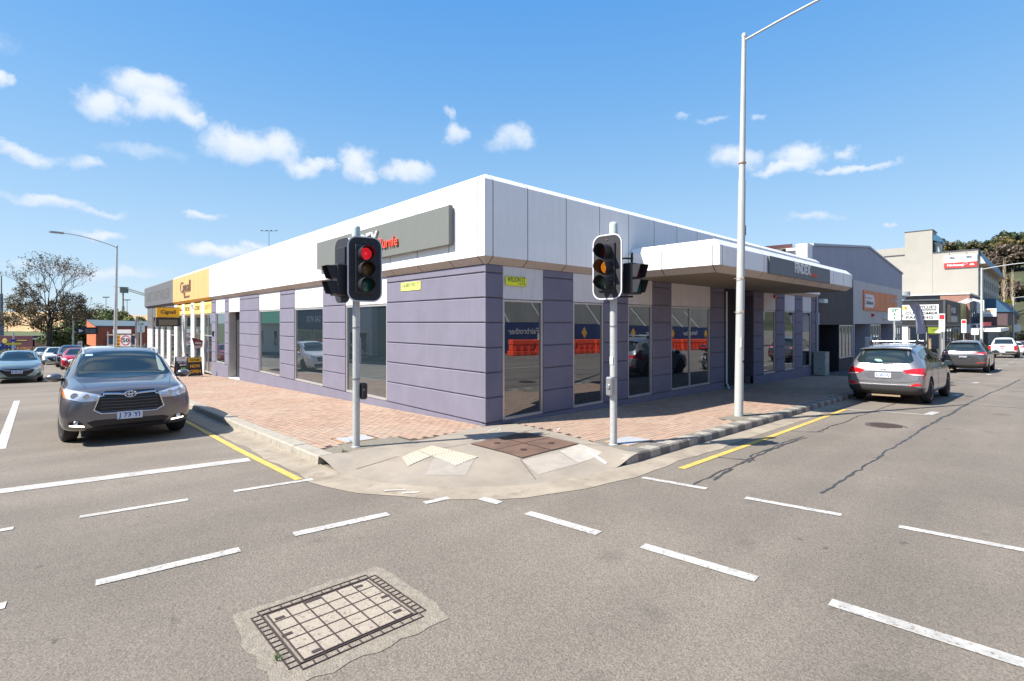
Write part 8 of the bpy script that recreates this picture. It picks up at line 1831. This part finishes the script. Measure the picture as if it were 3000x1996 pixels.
# distant wooded hill on the left
mb = MB(); v = []
for i in range(41):
    for j in range(7):
        x = 60 + i*9; u = i/40; h = 27*sm(u/.30)*(1 - .35*sm((u-.6)/.4)) * (.0, .45, .8, .97, 1, .9, .6)[j]
        v.append((x + j*20, 1150 - x*.93*.5 + j*30 - 30, -4 + h + noise.noise((i*.9, j*.9, 3))*2.2*(h > 2)))
mb.add(v, [(i*7+j, (i+1)*7+j, (i+1)*7+j+1, i*7+j+1) for i in range(40) for j in range(6)]); ob('hill', mb, mat('far_hill', (.075, .10, .115), .95, var=.3, vscale=.03, bump=1, bscale=.3, bdist=2), kind='structure', smooth=80, fix=False)
# shrubs by the far right corner
for (x, y, r, sq, m_, lb) in ((131, -3.4, 2.3, .75, leafmat('golden_shrub_leaf', (.09, .05, .015), (.28, .19, .06)), 'golden-brown rounded shrub by the far right corner'), (119, -1.9, 1.9, .5, leafmat('hedge_leaf', (.015, .03, .01), (.07, .10, .03)), 'low dark green hedge under the cream building'), (136, -5.0, 2.0, .7, leafmat('golden_shrub_leaf', (.09, .05, .015), (.28, .19, .06)), 'second golden-brown shrub, right of the rounded one')):
    mb = MB(); leafset(mb, random.Random(int(x)), (x, y, gz(x, y) + r*sq*.7), 1400, r, .22, sq); tag(ob('shrub', mb, m_, fix=False), lb, 'shrub')
# ---- pedestrian, seen from behind, walking away on the right footpath
pe = empty('person', (59, -1.75, gz(59, -1.75)), 'person in a dark top and dark trousers walking away on the right footpath', 'person'); pe.rotation_euler = (0, 0, R_(10))
J_ = dict(pel=(0, 0, .95), ch=(0, 0, 1.22), sh=(.02, 0, 1.44), nk=(.03, 0, 1.54), hd=(.05, 0, 1.66), hp=(.05, 0, 1.74),
          ls=(.02, .19, 1.42), le=(-.04, .26, 1.15), lw=(.06, .27, .90), lh=(.09, .27, .80), rs=(.02, -.19, 1.42), re=(-.02, -.26, 1.15), rw=(.10, -.27, .92), rh=(.14, -.27, .83),
          lp=(0, .10, .90), lk=(.12, .11, .50), la=(.10, .11, .10), lt=(.26, .12, .04), rp=(0, -.10, .90), rk=(.0, -.11, .50), ra=(-.22, -.11, .14), rt=(-.10, -.12, .05))
RD = dict(pel=.15, ch=.15, sh=.13, nk=.062, hd=.095, hp=.07, ls=.075, le=.052, lw=.036, lh=.04, rs=.075, re=.052, rw=.036, rh=.04, lp=.105, lk=.068, la=.045, lt=.042, rp=.105, rk=.068, ra=.045, rt=.042)
ED = [('pel','ch'),('ch','sh'),('sh','nk'),('nk','hd'),('hd','hp'),('sh','ls'),('ls','le'),('le','lw'),('lw','lh'),('sh','rs'),('rs','re'),('re','rw'),('rw','rh'),('pel','lp'),('lp','lk'),('lk','la'),('la','lt'),('pel','rp'),('rp','rk'),('rk','ra'),('ra','rt')]
ks = list(J_); me = bpy.data.meshes.new('body'); me.from_pydata([J_[k] for k in ks], [(ks.index(a), ks.index(b)) for a, b in ED], [])
o = bpy.data.objects.new('tmp', me); COL.objects.link(o); s_ = o.modifiers.new('s', 'SKIN'); s_.use_smooth_shade = True; sb_ = o.modifiers.new('b', 'SUBSURF'); sb_.levels = 2
for i, k in enumerate(ks): me.skin_vertices[0].data[i].radius = (RD[k], RD[k]); me.skin_vertices[0].data[i].use_root = (k == 'pel')
bpy.context.view_layer.update(); m2 = bpy.data.meshes.new_from_object(o.evaluated_get(bpy.context.evaluated_depsgraph_get())); bpy.data.objects.remove(o); m2.name = 'body'
for m_ in (mat('navy_shirt', (.015, .018, .035), .8), mat('dark_trousers', (.025, .025, .03), .8), mat('skin', (.42, .25, .17), .55), mat('dark_hair', (.02, .015, .012), .7), M_black): m2.materials.append(m_)
for p in m2.polygons:
    c = p.center; p.material_index = 1 if c.z < .96 and abs(c.y) < .22 else 0
    if c.z < .12: p.material_index = 4
    if c.z > 1.55: p.material_index = 3 if (c.z > 1.70 or c.x < .04) else 2
    if c.z < .93 and abs(c.y) > .215: p.material_index = 2
ob('body', m2, None, pe)
for sg in (1, -1):   # five fingers on each hand
    bx = J_['lh' if sg > 0 else 'rh']; mb = MB()
    for f_, ln in enumerate((.065, .078, .082, .075)): mb.tube([(bx[0]-.025+.017*f_, bx[1], bx[2]-.01), (bx[0]-.022+.018*f_, bx[1], bx[2]-.04-ln*.4), (bx[0]-.015+.018*f_, bx[1]-sg*.012, bx[2]-.03-ln)], [.010, .009, .007], 5)
    mb.tube([(bx[0]+.02, bx[1]-sg*.02, bx[2]+.01), (bx[0]+.045, bx[1]-sg*.03, bx[2]-.03)], [.011, .008], 5); ob('fingers', mb, mat('skin', (.42, .25, .17)), pe, kind='stuff')
